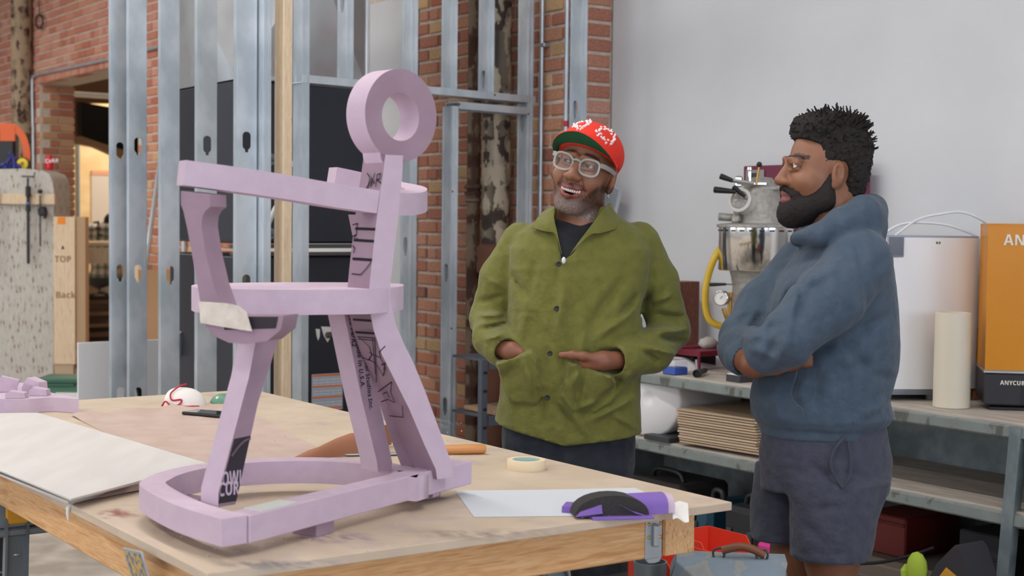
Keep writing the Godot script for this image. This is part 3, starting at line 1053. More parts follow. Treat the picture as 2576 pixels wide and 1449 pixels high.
func build_far_left() -> void:
	# side room beyond the opening: its end wall, outer wall and soffit
	var m := mb()
	wall_box(m, 4.0, 19.2, 0.0, 4.6, 10.4, 10.6)
	setting("wall_side_room", m, M.plaster)
	mottled("yellow_block", rgb(216, 186, 138), rgb(228, 202, 158), 0.9, 0.01, Vector3.ONE, 0.0, 81)
	mat("grey_block", rgb(196, 186, 178), 0.9)
	mat("red_stripe", rgb(206, 150, 122), 0.9)
	m = mb()
	wall_box(m, 19.1, 19.2, 0.0, 4.6, 4.8, 10.4)
	var ew := setting("trim_1", m, M.yellow_block, "pale yellow end wall of the room beyond the opening")
	m = mb()
	var g0 := st_of(at_s(229, 440, 19.1))
	var g1 := st_of(at_s(340, 900, 19.1))
	wall_box(m, 19.085, 19.1, 0.3, g0.y, g0.z, g1.z + 0.6)
	part(ew, "grey_panel", m, M.grey_block)
	m = mb()
	wall_box(m, 19.08, 19.1, g0.y, g0.y + 0.06, g0.z, g1.z + 0.6)
	part(ew, "red_band", m, M.red_stripe)
	m = mb()
	var pv := st_of(at_s(195, 440, 19.0))
	m.tube([W(19.0, 0.2, pv.z), W(19.0, 3.0, pv.z)], 0.03, 8)
	part(ew, "conduit", m, M.steel_grey)
	mat("soffit_brown", rgb(112, 80, 58), 0.8)
	mat("beam_tan", rgb(150, 122, 96), 0.85)
	mat("black_cloth", rgb(18, 17, 18), 0.9)
	var back := room.z * -0.14
	m = mb()
	m.prism(trace([[100, 200], [420, 110], [420, 262], [206, 258], [206, 345], [100, 342]], func(u, v): return at_s(u, v, 16.4)), back)
	solo("soffit_board", "dark brown soffit boards under the ceiling beyond the opening", "soffit", m, M.soffit_brown)
	m = mb()
	m.prism(trace([[203, 256], [420, 296], [420, 420], [250, 368], [206, 352]], func(u, v): return at_s(u, v, 16.2)), back)
	solo("black_curtain", "black cloth panel hung high in the room beyond the opening", "curtain", m, M.black_cloth)
	m = mb()
	m.prism(trace([[100, 340], [206, 343], [250, 358], [420, 412], [420, 440], [290, 392], [240, 370], [200, 362], [100, 362]], func(u, v): return at_s(u, v, 16.0)), back)
	solo("arched_beam", "tan arched beam below the black cloth beyond the opening", "beam", m, M.beam_tan)
	m = mb()
	m.tube([at_s(176, 236, 15.8), at_s(300, 244, 15.8), at_s(420, 252, 15.8)], 0.03, 8)
	solo("white_pipe", "white pipe crossing under the dark soffit beyond the opening", "pipe", m, M.white_satin)
	# work table with a pile of boards in the side room
	var wt := thing("work_table", "plywood topped work table with shelves beyond the opening", "table", at_s(250, 900, 15.4) * Vector3(1, 0, 1), room)
	var ty := st_of(at_s(240, 612, 15.4)).y
	m = mb()
	m.box(Vector3(0, ty, 0), Vector3(1.0, 0.035, 0.9), 0.003)
	m.box(Vector3(0, ty - 0.12, 0.42), Vector3(1.0, 0.16, 0.03), 0.003)
	part(wt, "top", m, M.pine)
	for x in [-0.45, 0.45]:
		for z in [-0.4, 0.4]:
			m = mb()
			m.box(Vector3(x, ty * 0.5 - 0.05, z), Vector3(0.08, ty - 0.1, 0.08), 0.003)
			part(wt, "leg", m, M.pine)
	m = mb()
	m.box(Vector3(0, 0.16, 0), Vector3(0.96, 0.03, 0.8), 0.003)
	part(wt, "lower_shelf", m, M.pine)
	var r := RandomNumberGenerator.new()
	r.seed = 9
	mat("scrap_brown", rgb(112, 84, 66), 0.85)
	mat("scrap_dark", rgb(70, 58, 52), 0.85)
	mat("scrap_tan", rgb(168, 138, 108), 0.85)
	mat("scrap_pale", rgb(206, 198, 190), 0.8)
	var tones := ["scrap_brown", "scrap_dark", "scrap_tan"]
	var y := 0.19
	var ords := ["bottom", "second", "third", "fourth", "fifth", "sixth", "seventh", "eighth", "ninth", "tenth", "eleventh", "twelfth"]
	for i in 12:
		var bm := mb()
		var hh := r.randf_range(0.03, 0.05)
		bm.box(Vector3.ZERO, Vector3(r.randf_range(0.6, 0.8), hh, r.randf_range(0.3, 0.6)), 0.002)
		solo("scrap_board", "brown scrap board, %s from the bottom of the pile beyond the opening" % ords[i], "board", bm, M[tones[r.randi() % 3]], wt.transform * Transform3D(Basis(Vector3.UP, r.randf_range(-0.15, 0.15)), Vector3(r.randf_range(-0.05, 0.03), y + hh * 0.5, r.randf_range(-0.05, 0.1))), "scrap boards piled under the far table")
		y += hh
	for i in 4:
		var bm := mb()
		bm.ball(Vector3.ZERO, Vector3(0.095, 0.05, 0.09), Basis.IDENTITY, 12)
		for k in bm.v.size():
			bm.v[k] *= 1.0 + 0.25 * sin(bm.v[k].x * 60.0 + i) * cos(bm.v[k].z * 47.0)
		solo("crumpled_sheet", ["crumpled pale sheet on the scrap boards, leftmost", "crumpled tan sheet on the scrap boards", "crumpled pale sheet on the scrap boards, beside the studs", "crumpled pale sheet on the scrap boards, in the middle"][i], "paper", bm, M["scrap_pale" if i != 1 else "cardboard"], wt.transform * Transform3D(Basis(Vector3.UP, i), Vector3(-0.36 + 0.22 * i, y + 0.05, 0.12)), "crumpled sheets on the scrap boards")
	var fc := at_z(247, 600, 16.6)
	var fcl := thing("bar_clamp", "small black clamp standing upright on the far plywood table", "clamp", Vector3(fc.x, ty + 0.018, fc.z))
	m = mb()
	m.box(Vector3(0, 0.11, 0), Vector3(0.016, 0.22, 0.016), 0.003)
	part(fcl, "bar", m, M.black_plastic)
	for k in 3:
		m = mb()
		m.box(Vector3(0.02 - 0.02 * k, 0.06 + 0.07 * k, 0), Vector3(0.07, 0.022, 0.03), 0.006)
		part(fcl, "jaw", m, M.black_plastic)
	# old white cabinet side with a cleat and clamps
	var cz := 12.2
	var cb := at_z(40, 700, cz)
	cb.y = 0
	var cab := thing("peeling_cabinet", "tall white cabinet with peeling paint at the far left", "cabinet", cb)
	var P := func(u: float, v: float) -> Vector3: return at_z(u, v, cz) - cb
	flaked("paint_peeling", rgb(206, 204, 194), rgb(140, 104, 84), 0.76, 74)
	M.paint_peeling.uv1_scale = Vector3(5.5, 1.5, 5.5)
	m = mb()
	var out := trace([[-120, 428], [60, 424], [100, 428], [122, 436], [131, 452], [135, 478], [134, 1010], [-120, 1010]], P)
	m.prism(out, Vector3(0, 0, -0.45))
	part(cab, "body", m, M.paint_peeling)
	m = mb()
	var a0: Vector3 = P.call(-120, 486)
	var a1: Vector3 = P.call(141, 515)
	m.box(Vector3((a0.x + a1.x) * 0.5, (a0.y + a1.y) * 0.5, 0.02), Vector3(a1.x - a0.x, a0.y - a1.y, 0.04), 0.004)
	part(cab, "wooden_cleat", m, M.pine, "pale wooden cleat across the cabinet")
	# clamps hung on the cleat
	var cl := thing("bar_clamp", "long black bar clamp with a cranked handle hung on the wooden cleat", "clamp", cb + P.call(76, 600))
	var o: Vector3 = P.call(76, 600)
	m = mb()
	m.box((P.call(77, 575) as Vector3) - o + Vector3(0, 0, 0.06), Vector3(0.022, 0.58, 0.02), 0.002)
	part(cl, "bar", m, M.black_plastic)
	m = mb()
	m.tube([(P.call(76, 500) as Vector3) - o + Vector3(0, 0, 0.06), (P.call(76, 448) as Vector3) - o + Vector3(0, 0, 0.06)], 0.009, 8)
	m.tube([(P.call(61, 444) as Vector3) - o + Vector3(0, 0, 0.06), (P.call(92, 445) as Vector3) - o + Vector3(0, 0, 0.06), (P.call(93, 434) as Vector3) - o + Vector3(0, 0, 0.06)], 0.007, 8)
	part(cl, "crank", m, M.steel_dark)
	m = mb()
	m.box((P.call(78, 482) as Vector3) - o + Vector3(0, 0, 0.07), Vector3(0.036, 0.09, 0.05), 0.008)
	part(cl, "jaw", m, M.black_plastic)
	m = mb()
	m.box((P.call(77, 525) as Vector3) - o + Vector3(0, 0, 0.06), Vector3(0.034, 0.05, 0.04), 0.005)
	part(cl, "jaw", m, M.black_plastic)
	m = mb()
	m.box((P.call(77, 512) as Vector3) - o + Vector3(0, 0, 0.062), Vector3(0.03, 0.016, 0.03), 0.003)
	part(cl, "blue_band", m, mat("blue_band", rgb(70, 120, 190), 0.6))
	cl = thing("trigger_clamp", "small black trigger clamp hung right of the long bar clamp", "clamp", cb + P.call(107, 530))
	o = P.call(107, 530)
	m = mb()
	m.box((P.call(107, 555) as Vector3) - o + Vector3(0, 0, 0.06), Vector3(0.012, 0.42, 0.012), 0.002)
	part(cl, "bar", m, M.steel_dark)
	m = mb()
	m.box((P.call(107, 482) as Vector3) - o + Vector3(0, 0, 0.06), Vector3(0.035, 0.035, 0.04), 0.008)
	part(cl, "jaw", m, M.black_plastic)
	m = mb()
	m.box((P.call(110, 532) as Vector3) - o + Vector3(0.01, 0, 0.06), Vector3(0.07, 0.08, 0.045), 0.014)
	m.box((P.call(121, 540) as Vector3) - o + Vector3(0.0, 0, 0.06), Vector3(0.02, 0.07, 0.03), 0.006, Basis(Vector3.BACK, -0.3))
	part(cl, "jaw", m, M.black_plastic)
	cl = thing("bar_clamp", "slim bar clamp with blue pads at the picture's left edge", "clamp", cb + P.call(3, 560))
	o = P.call(3, 560)
	m = mb()
	m.box((P.call(3, 585) as Vector3) - o + Vector3(0, 0, 0.06), Vector3(0.010, 0.72, 0.012), 0.002)
	part(cl, "bar", m, M.steel_dark)
	m = mb()
	for v in [477, 535]:
		m.box((P.call(1, v) as Vector3) - o + Vector3(0, 0, 0.06), Vector3(0.03, 0.025, 0.03), 0.004)
	part(cl, "pad", m, mat("blue_pad", rgb(50, 90, 200), 0.5))
	# on top of the cabinet
	var topy: float = cb.y + (P.call(60, 425) as Vector3).y
	m = mb()
	var ca := at_z(110, 408, cz - 0.0)
	m.lathe([Vector2(0, 0), Vector2(0.026, 0), Vector2(0.032, 0.008), Vector2(0.033, 0.015), Vector2(0.033, 0.105), Vector2(0.027, 0.118), Vector2(0.027, 0.122), Vector2(0, 0.12)], Vector3.ZERO, Basis.IDENTITY, 20)
	var can := thing("drink_can", "red drink can standing on the peeling cabinet", "can", Vector3(ca.x, topy - 0.003, ca.z - 0.15))
	part(can, "can_body", m, mat("can_red", rgb(206, 30, 52), 0.3, 0.2))
	m = mb()
	var tw := text_mesh("Coke", 0.034, 0.001)
	part(can, "lettering", tw, mat("can_white", rgb(240, 225, 225), 0.4), "", Transform3D(Basis(Vector3.BACK, 0.12), Vector3(-0.027, 0.072, 0.033)))
	var tp := at_z(46, 414, cz)
	m = mb()
	m.lathe([Vector2(0.016, -0.02), Vector2(0.044, -0.02), Vector2(0.048, -0.016), Vector2(0.048, 0.016), Vector2(0.044, 0.02), Vector2(0.016, 0.02), Vector2(0.016, -0.02)], Vector3.ZERO, Basis(Vector3.RIGHT, PI / 2), 24)
	var tr := thing("tape_reel", "yellow wheel leaning among blue clamps on the peeling cabinet", "wheel", Vector3(tp.x, topy + 0.046, tp.z - 0.12))
	part(tr, "hub", m, mat("wheel_yellow", rgb(226, 200, 40), 0.5))
	m = mb()
	m.lathe([Vector2(0.05, -0.012), Vector2(0.056, -0.012), Vector2(0.056, 0.012), Vector2(0.05, 0.012)], Vector3.ZERO, Basis(Vector3.RIGHT, PI / 2), 24)
	part(tr, "tyre", m, M.black_rubber)
	mat("clamp_blue", rgb(40, 48, 128), 0.5)
	for i in 4:
		var bm := mb()
		bm.box(Vector3(0, 0.02, 0), Vector3(0.05, 0.04, 0.05), 0.012)
		bm.box(Vector3(0.02, 0.06, 0.0), Vector3(0.03, 0.09, 0.03), 0.01, Basis(Vector3.BACK, -0.5))
		bm.box(Vector3(-0.03, 0.03, 0.02), Vector3(0.08, 0.025, 0.03), 0.008, Basis(Vector3.BACK, 0.4))
		var q := at_z([4, 16, 28, 20][i], [440, 425, 432, 410][i], cz)
		solo("spring_clamp", ["dark blue spring clamp nearest the picture's left edge", "dark blue spring clamp in the middle of the heap", "dark blue spring clamp next to the yellow wheel", "dark blue spring clamp on top of the heap"][i], "clamp", bm, M.clamp_blue, Transform3D(Basis(Vector3.UP, i * 1.1), Vector3(q.x, topy + (0.05 if i == 3 else 0.0), cz * -1.0 - 0.1 - 0.06 * (i % 2))), "blue spring clamps on the peeling cabinet")
	# black tool box with an orange strap behind
	var tb := at_z(26, 425, cz + 0.3)
	var box := thing("tool_crate", "black crate with an orange strap on the peeling cabinet", "crate", Vector3(tb.x, topy, tb.z))
	m = mb()
	m.box(Vector3(-0.12, 0.17, 0), Vector3(0.36, 0.34, 0.12), 0.02)
	part(box, "crate_body", m, M.black_plastic)
	mat("strap_orange", rgb(226, 108, 62), 0.7)
	m = mb()
	m.box(Vector3(0.0, 0.30, 0.065), Vector3(0.13, 0.12, 0.006), 0.002)
	m.sweep(smooth_curve([Vector3(-0.14, 0.36, 0.05), Vector3(-0.02, 0.362, 0.06), Vector3(0.06, 0.35, 0.06), Vector3(0.13, 0.27, 0.06), Vector3(0.16, 0.14, 0.06), Vector3(0.155, 0.08, 0.06)], 5), [Vector2(-0.03, -0.003), Vector2(0.03, -0.003), Vector2(0.03, 0.003), Vector2(-0.03, 0.003)], Vector3.BACK)
	part(box, "strap", m, M.strap_orange, "orange strap")
	# boards standing right of the cabinet
	var bz := 11.6
	var f0 := at_z(135, 545, bz)
	var f1 := at_z(189, 545, bz)
	var bd := thing("plywood_box", "tall pale plywood box marked TOP beside the peeling cabinet", "box", Vector3((f0.x + f1.x) * 0.5, 0, -bz))
	var bw := f1.x - f0.x
	var by := f0.y
	var bot := at_z(160, 916, bz).y
	m = mb()
	m.box(Vector3(0, (by + bot) * 0.5, 0), Vector3(bw, by - bot, 0.02), 0.002)
	part(bd, "front_panel", m, M.pine)
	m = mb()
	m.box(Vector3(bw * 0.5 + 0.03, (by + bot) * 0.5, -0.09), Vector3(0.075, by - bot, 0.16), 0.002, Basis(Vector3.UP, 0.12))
	part(bd, "side_panel", m, mat("board_shade_tan", rgb(186, 156, 120), 0.7))  # darker tan paints in the shade on the side of the box
	m = mb()
	m.box(Vector3(-bw * 0.05, bot * 0.5, -0.03), Vector3(bw * 0.9, bot, 0.06), 0.002)
	part(bd, "base_block", m, M.cardboard)
	part(bd, "lettering", text_mesh("TOP", 0.05, 0.001), mat("pencil", rgb(150, 120, 90), 0.9), "", T(Vector3(-0.075, at_z(150, 652, bz).y, 0.011)))
	part(bd, "lettering", text_mesh("Back", 0.05, 0.001), M.pencil, "", T(Vector3(-0.07, at_z(150, 742, bz).y, 0.011)))
	m = mb()
	var ar := Vector3(-0.01, at_z(157, 622, bz).y, 0.0105)
	m.prism([ar + Vector3(-0.014, -0.015, 0), ar + Vector3(0.014, -0.015, 0), ar + Vector3(0, 0.018, 0)], Vector3(0, 0, -0.002))
	part(bd, "arrow_mark", m, M.print_ink)
	m = mb()
	m.box(Vector3(-0.02, by - 0.03, 0.0115), Vector3(0.062, 0.056, 0.002))
	part(bd, "orange_note", m, mat("note_orange", rgb(242, 140, 30), 0.7), "orange sticky note")
	# green bin on the floor
	var gb := at_z(165, 1000, 10.6)
	var bin := thing("green_bin", "dark green plastic bin on the floor left of the white board", "bin", Vector3(gb.x, 0, gb.z))
	m = mb()
	m.prism([Vector3(-0.12, 0, 0.1), Vector3(0.12, 0, 0.1), Vector3(0.15, 0.33, 0.1), Vector3(-0.15, 0.33, 0.1)], Vector3(0, 0, -0.25))
	part(bin, "bin_body", m, mat("bin_green", rgb(74, 122, 100), 0.5))
	m = mb()
	m.box(Vector3(0, 0.345, -0.025), Vector3(0.34, 0.04, 0.3), 0.01)
	m.box(Vector3(0, 0.315, 0.105), Vector3(0.2, 0.02, 0.03), 0.005)
	part(bin, "rim", m, mat("bin_rim_green", rgb(58, 104, 84), 0.5))
	m = mb()
	m.box(Vector3(0.05, 0.22, 0.104), Vector3(0.18, 0.08, 0.006), 0.002)
	part(bin, "label", m, M.paper_white)
	# white board behind the studs, tan sheet, saw parts
	var w0 := st_of(at_s(195, 862, 8.05))
	var w1 := st_of(at_s(463, 853, 8.05))
	m = mb()
	m.box(Vector3((w1.z - w0.z) * 0.5, w0.y * 0.5, 0), Vector3(w1.z - w0.z, w0.y, 0.016), 0.002)
	solo("white_board", "low white board standing behind the left studs", "board", m, M.white_plastic, Transform3D(room, W(8.05, 0, w0.z)))
	w0 = st_of(at_s(362, 680, 8.6))
	w1 = st_of(at_s(486, 676, 8.6))
	m = mb()
	var gg := []
	for i in 9:
		var row := []
		for j in 5:
			var hgt := w0.y * i / 8.0
			row.append(Vector3((w1.z - w0.z) * j / 4.0, hgt, -0.10 * sin(PI * 0.5 * maxf(0.0, (i - 5) / 3.0))))
		gg.append(row)
	m.slab_grid(gg, 0.006)
	solo("kraft_roll_sheet", "tan kraft board curling back behind the second stud", "board", m, mat("kraft_tan", rgb(212, 168, 124), 0.8), Transform3D(room, W(8.6, 0, w0.z)))
	var sw := at_s(486, 900, 7.3)
	var saw := thing("saw_stand", "grey toothed saw guard with black slotted rails behind the studs", "saw", Vector3(sw.x, 0, sw.z), room)
	m = mb()
	var arc := []
	var c0 := Vector3(0.10, at_s(486, 880, 7.3).y, 0)
	for k in 13:
		var an := PI * 0.5 + PI * 0.55 * k / 12.0
		arc.append(c0 + Vector3(cos(an), sin(an), 0) * (0.20 if k % 2 == 0 else 0.19))
	for k in 7:
		var an := PI * 0.5 + PI * 0.55 * (6 - k) / 6.0
		arc.append(c0 + Vector3(cos(an), sin(an), 0) * 0.12)
	m.prism(arc, Vector3(0, 0, -0.03))
	part(saw, "toothed_guard", m, M.steel_grey)
	m = mb()
	m.box(Vector3(-0.045, 0.5, 0.02), Vector3(0.045, 1.0 - 0.2, 0.02), 0.002, Basis(Vector3.BACK, -0.05))
	part(saw, "slotted_rail", m, M.black_plastic)
	m = mb()
	for k in 9:
		m.box(Vector3(-0.045 + 0.05 * (k * 0.085 - 0.35), 0.16 + 0.085 * k, 0.031), Vector3(0.018, 0.008, 0.002))
	part(saw, "slot", m, M.white_satin)
	m = mb()
	m.box(Vector3(-0.26, 0.42, 0.05), Vector3(0.045, 0.7, 0.02), 0.002, Basis(Vector3.BACK, 0.2))
	part(saw, "slotted_rail", m, M.black_plastic)

func text_mesh(words: String, height: float, depth: float, bold := true) -> ArrayMesh:
	var f := SystemFont.new()
	f.font_names = PackedStringArray(["Droid Sans"])
	f.font_weight = 700 if bold else 400
	var t := TextMesh.new()
	t.text = words
	t.font = f
	t.font_size = 64
	t.pixel_size = height / 46.0
	t.depth = depth
	t.curve_step = 1.0
	t.horizontal_alignment = HORIZONTAL_ALIGNMENT_LEFT
	var am := ArrayMesh.new()
	for k in t.get_surface_count():
		var a := t.surface_get_arrays(k)
		a[Mesh.ARRAY_TEX_UV] = null
		a[Mesh.ARRAY_TANGENT] = null
		am.add_surface_from_arrays(Mesh.PRIMITIVE_TRIANGLES, a)
	return am

# ------------------------------------------------------------------ trestle table
func build_table() -> void:
	var base := W(3.59, 0, 1.612)
	var g := thing("work_table", "big pale fibreboard work table with timber rails in the foreground", "table", base, room)
	var m := mb()
	m.box(Vector3(0, TABLE_Y - 0.009, 0), Vector3(1.224, 0.018, 2.478), 0.0012)
	part(g, "table_top", m, M.mdf)
	for x in [-0.545, 0.495]:
		m = mb()
		m.box(Vector3(x, TABLE_Y - 0.0635, 0), Vector3(0.085, 0.09, 2.40), 0.004)
		part(g, "long_rail", m, M.fir)
	for z in [-1.16, 0.0, 1.178]:
		m = mb()
		m.box(Vector3(-0.025, TABLE_Y - 0.0635, z), Vector3(0.95, 0.09, 0.04), 0.004)
		part(g, "cross_rail", m, M.fir_cross)
	# end grain of the long rail and its joist hanger
	m = mb()
	m.box(Vector3(0.495, TABLE_Y - 0.0635, 1.2005), Vector3(0.083, 0.088, 0.003), 0.001)
	part(g, "rail_end", m, M.end_grain)
	m = mb()
	m.box(Vector3(0.508, TABLE_Y - 0.066, 1.187), Vector3(0.046, 0.085, 0.003), 0.001)
	m.prism([Vector3(0.486, TABLE_Y - 0.1085, 1.1885), Vector3(0.530, TABLE_Y - 0.1085, 1.1885), Vector3(0.524, TABLE_Y - 0.117, 1.1885), Vector3(0.510, TABLE_Y - 0.119, 1.1885), Vector3(0.494, TABLE_Y - 0.117, 1.1885)], Vector3(0, 0, -0.003))
	m.box(Vector3(0.510, TABLE_Y - 0.058, 1.194), Vector3(0.015, 0.05, 0.013), 0.004)
	m.prism([Vector3(0.503, TABLE_Y - 0.083, 1.189), Vector3(0.517, TABLE_Y - 0.083, 1.189), Vector3(0.514, TABLE_Y - 0.098, 1.189), Vector3(0.506, TABLE_Y - 0.098, 1.189)], Vector3(0, 0, -0.003))
	for i in m.v.size(): m.v[i] += Vector3(-0.086, 0, 0.0125)
	var hg := part(g, "rail_hanger", m, M.zinc, "zinc plated steel hanger")
	for a in [[0.494, -0.062], [0.526, -0.064], [0.494, -0.034], [0.526, -0.034]]:
		m = mb()
		m.ball(Vector3(a[0] - 0.086, TABLE_Y + a[1], 1.2015), Vector3(0.0042, 0.0042, 0.0025), Basis.IDENTITY, 10)
		part(hg, "screw", m, M.brass)
	# metal angle with a printed sticker under the near left edge
	m = mb()
	var q := at_t(350, 1440, 0.985)
	var ql := g.transform.affine_inverse() * q
	m.box(ql, Vector3(0.004, 0.09, 0.105), 0.001, Basis(Vector3.BACK, 0.25) * Basis(Vector3.RIGHT, -0.12))
	var br := part(g, "corner_plate", m, M.zinc)
	m = mb()
	m.box(ql + Vector3(-0.0035, 0.004, 0), Vector3(0.002, 0.07, 0.085), 0.0, Basis(Vector3.BACK, 0.25) * Basis(Vector3.RIGHT, -0.12))
	flaked("sticker_print", rgb(216, 176, 92), rgb(96, 120, 150), 0.52, 91)
	M.sticker_print.uv1_scale = Vector3(9, 9, 9)
	part(br, "sticker", m, M.sticker_print, "coloured printed sticker")
	# a drip of glue on the corner
	m = mb()
	var gd := g.transform.affine_inverse() * at_t(174, 1285, 0.998)
	m.tube(smooth_curve([gd + Vector3(0.01, 0.012, 0.0), gd + Vector3(-0.002, 0.006, 0), gd + Vector3(-0.003, -0.02, 0.002)], 4), [0.005, 0.005, 0.005, 0.005, 0.005, 0.004, 0.004, 0.003, 0.0015], 8)
	part(g, "glue_drip", m, M.paper_white)
	# dirt worked into the board: a red pigment stain, lilac foam dust, blue-grey scuffs
	smudge(g, "red_stain", 292, 1293, 62, 15, rgb(150, 70, 66), 0.62, 201)
	smudge(g, "lilac_dust", 830, 1352, 130, 22, rgb(168, 138, 168), 0.5, 202)
	smudge(g, "lilac_dust", 480, 1330, 120, 30, rgb(176, 146, 172), 0.45, 203)
	smudge(g, "grey_scuff", 700, 1420, 190, 16, rgb(120, 122, 140), 0.55, 204)
	smudge(g, "grey_scuff", 1250, 1345, 260, 18, rgb(150, 138, 132), 0.45, 205)
	smudge(g, "grey_scuff", 1060, 1065, 110, 16, rgb(150, 150, 160), 0.4, 206)
	sawhorse(3.80, "grey steel sawhorse with pierced legs under the near left table edge")
	sawhorse(2.75, "grey steel sawhorse under the near end of the work table")

func smudge(parent: Node3D, called: String, u: float, v: float, ru: float, rv: float, c: Color, strength: float, sd: int) -> void:
	var a := []
	a.resize(Mesh.ARRAY_MAX)
	var pos := PackedVector3Array()
	var nor := PackedVector3Array()
	var col := PackedColorArray()
	var inv := parent.transform.affine_inverse()
	for k in 28:
		for r in 3:
			var q := [[r, k], [r + 1, k], [r + 1, k + 1], [r, k], [r + 1, k + 1], [r, k + 1]]
			for w in q:
				var f: float = TAU * w[1] / 28.0
				var e: float = w[0] / 3.0 * (1.0 + 0.16 * sin(f * 3.0 + sd) + 0.1 * sin(f * 7.0))
				var p := at_y(u + ru * e * cos(f), v + rv * e * sin(f), TABLE_Y)
				pos.append(inv * p + Vector3(0, 0.0004, 0))
				nor.append(Vector3.UP)
				col.append(Color(1, 1, 1, [1.0, 0.8, 0.45, 0.0][w[0]]))
	a[Mesh.ARRAY_VERTEX] = pos
	a[Mesh.ARRAY_NORMAL] = nor
	a[Mesh.ARRAY_COLOR] = col
	var am := ArrayMesh.new()
	am.add_surface_from_arrays(Mesh.PRIMITIVE_TRIANGLES, a)
	var m := mat("%s_%d" % [called, sd], Color.WHITE, 0.85)
	m.transparency = BaseMaterial3D.TRANSPARENCY_ALPHA
	m.vertex_color_use_as_albedo = true
	m.albedo_texture = noise_tex(sd, 0.02, [[0.30, 0.55, 0.75], [Color(c.r, c.g, c.b, 0.0), Color(c.r, c.g, c.b, strength * 0.6), Color(c.r, c.g, c.b, strength)]], 256, 6)
	m.uv1_triplanar = true
	m.uv1_scale = Vector3(5, 5, 2)
	part(parent, called, am, m)

func sawhorse(s: float, label: String) -> void:
	var h := thing("sawhorse", label, "sawhorse", W(s, 0, 1.55), room)
	var yt := TABLE_Y - 0.11
	var m := mb()
	m.box(Vector3(-0.1, yt - 0.04, 0), Vector3(1.70, 0.075, 0.05), 0.006)
	m.box(Vector3(-0.1, yt - 0.085, 0), Vector3(1.66, 0.02, 0.07), 0.004)
	part(h, "beam", m, M.steel_grey)
	for sx in [-1.0, 1.0]:
		m = mb()
		m.box(Vector3(sx * 0.46, yt - 0.035, 0.0), Vector3(0.06, 0.06, 0.064), 0.004)
		part(h, "bracket", m, M.sawhorse_yellow, "yellow bracket")
		for sz in [-1.0, 1.0]:
			var top := Vector3(sx * 0.46, yt - 0.05, sz * 0.03)
			var foot := Vector3(sx * 0.56, 0.01, sz * 0.30)
			m = mb()
			m.sweep([foot, top], [Vector2(-0.03, -0.02), Vector2(0.03, -0.02), Vector2(0.03, 0.0), Vector2(0.024, 0.0), Vector2(0.024, -0.015), Vector2(-0.024, -0.015), Vector2(-0.024, 0.0), Vector2(-0.03, 0.0)], Vector3(0, 0, sz))
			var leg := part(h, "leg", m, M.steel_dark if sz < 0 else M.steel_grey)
			m = mb()
			for k in 9:
				var p := top.lerp(foot, 0.12 + 0.09 * k)
				m.ball(p + Vector3(sx * -0.004, 0, sz * -0.016) + Vector3(0, 0, 0.0), Vector3(0.012, 0.005, 0.008), Basis.IDENTITY, 8)
			part(leg, "pressed_tab", m, M.zinc)
			m = mb()
			m.box(foot + Vector3(0, 0.005, 0), Vector3(0.07, 0.02, 0.05), 0.004)
			part(leg, "foot", m, M.black_rubber)

# ------------------------------------------------------------------ foam chair mock-up
var spine_n := Vector3(0.69, 0, 0.72)         # the board planes that look right and near
var front_n := Vector3(-0.72, 0, 0.69)        # faces that look left and near

func board(parent: Node3D, called: String, pts: Array, anchor: Vector3, normal: Vector3, thick: float, cap: Material, side: Material, rounded := false) -> MeshInstance3D:
	var nn := normal.normalized()
	var P := trace(pts, func(u, v): return at_plane(u, v, anchor, nn))
	if rounded: P = smooth_curve(P, 4, true)
	var inv := parent.transform.affine_inverse()
	var loc := []
	for p in P: loc.append(inv * p)
	var a := mb()
	a.prism(loc, inv.basis * (-nn * thick), 1)
	var b := mb()
	b.prism(loc, inv.basis * (-nn * thick), 2)
	return part(parent, called, [a, b], [cap, side])

func ink(parent: Node3D, called: String, lines: Array, anchor: Vector3, normal: Vector3, width: float) -> MeshInstance3D:
	var m: MB
	var last: MeshInstance3D
	var nn := normal.normalized()
	for line in lines:
		m = mb()
		m.xf = parent.transform.affine_inverse()
		var P := trace(line, func(u, v): return at_plane(u, v, anchor, nn) + nn * 0.0012)
		for i in P.size() - 1:
			var d: Vector3 = P[i + 1] - P[i]
			var x := d.cross(nn).normalized() * width * 0.5
			var e := d.normalized() * width * 0.3
			m.quad(P[i] - x - e, P[i + 1] - x + e, P[i + 1] + x + e, P[i] + x - e)
			m.quad(P[i] + x - e, P[i + 1] + x + e, P[i + 1] - x + e, P[i] - x - e)
		last = part(parent, called, m, M.print_ink)
	return last

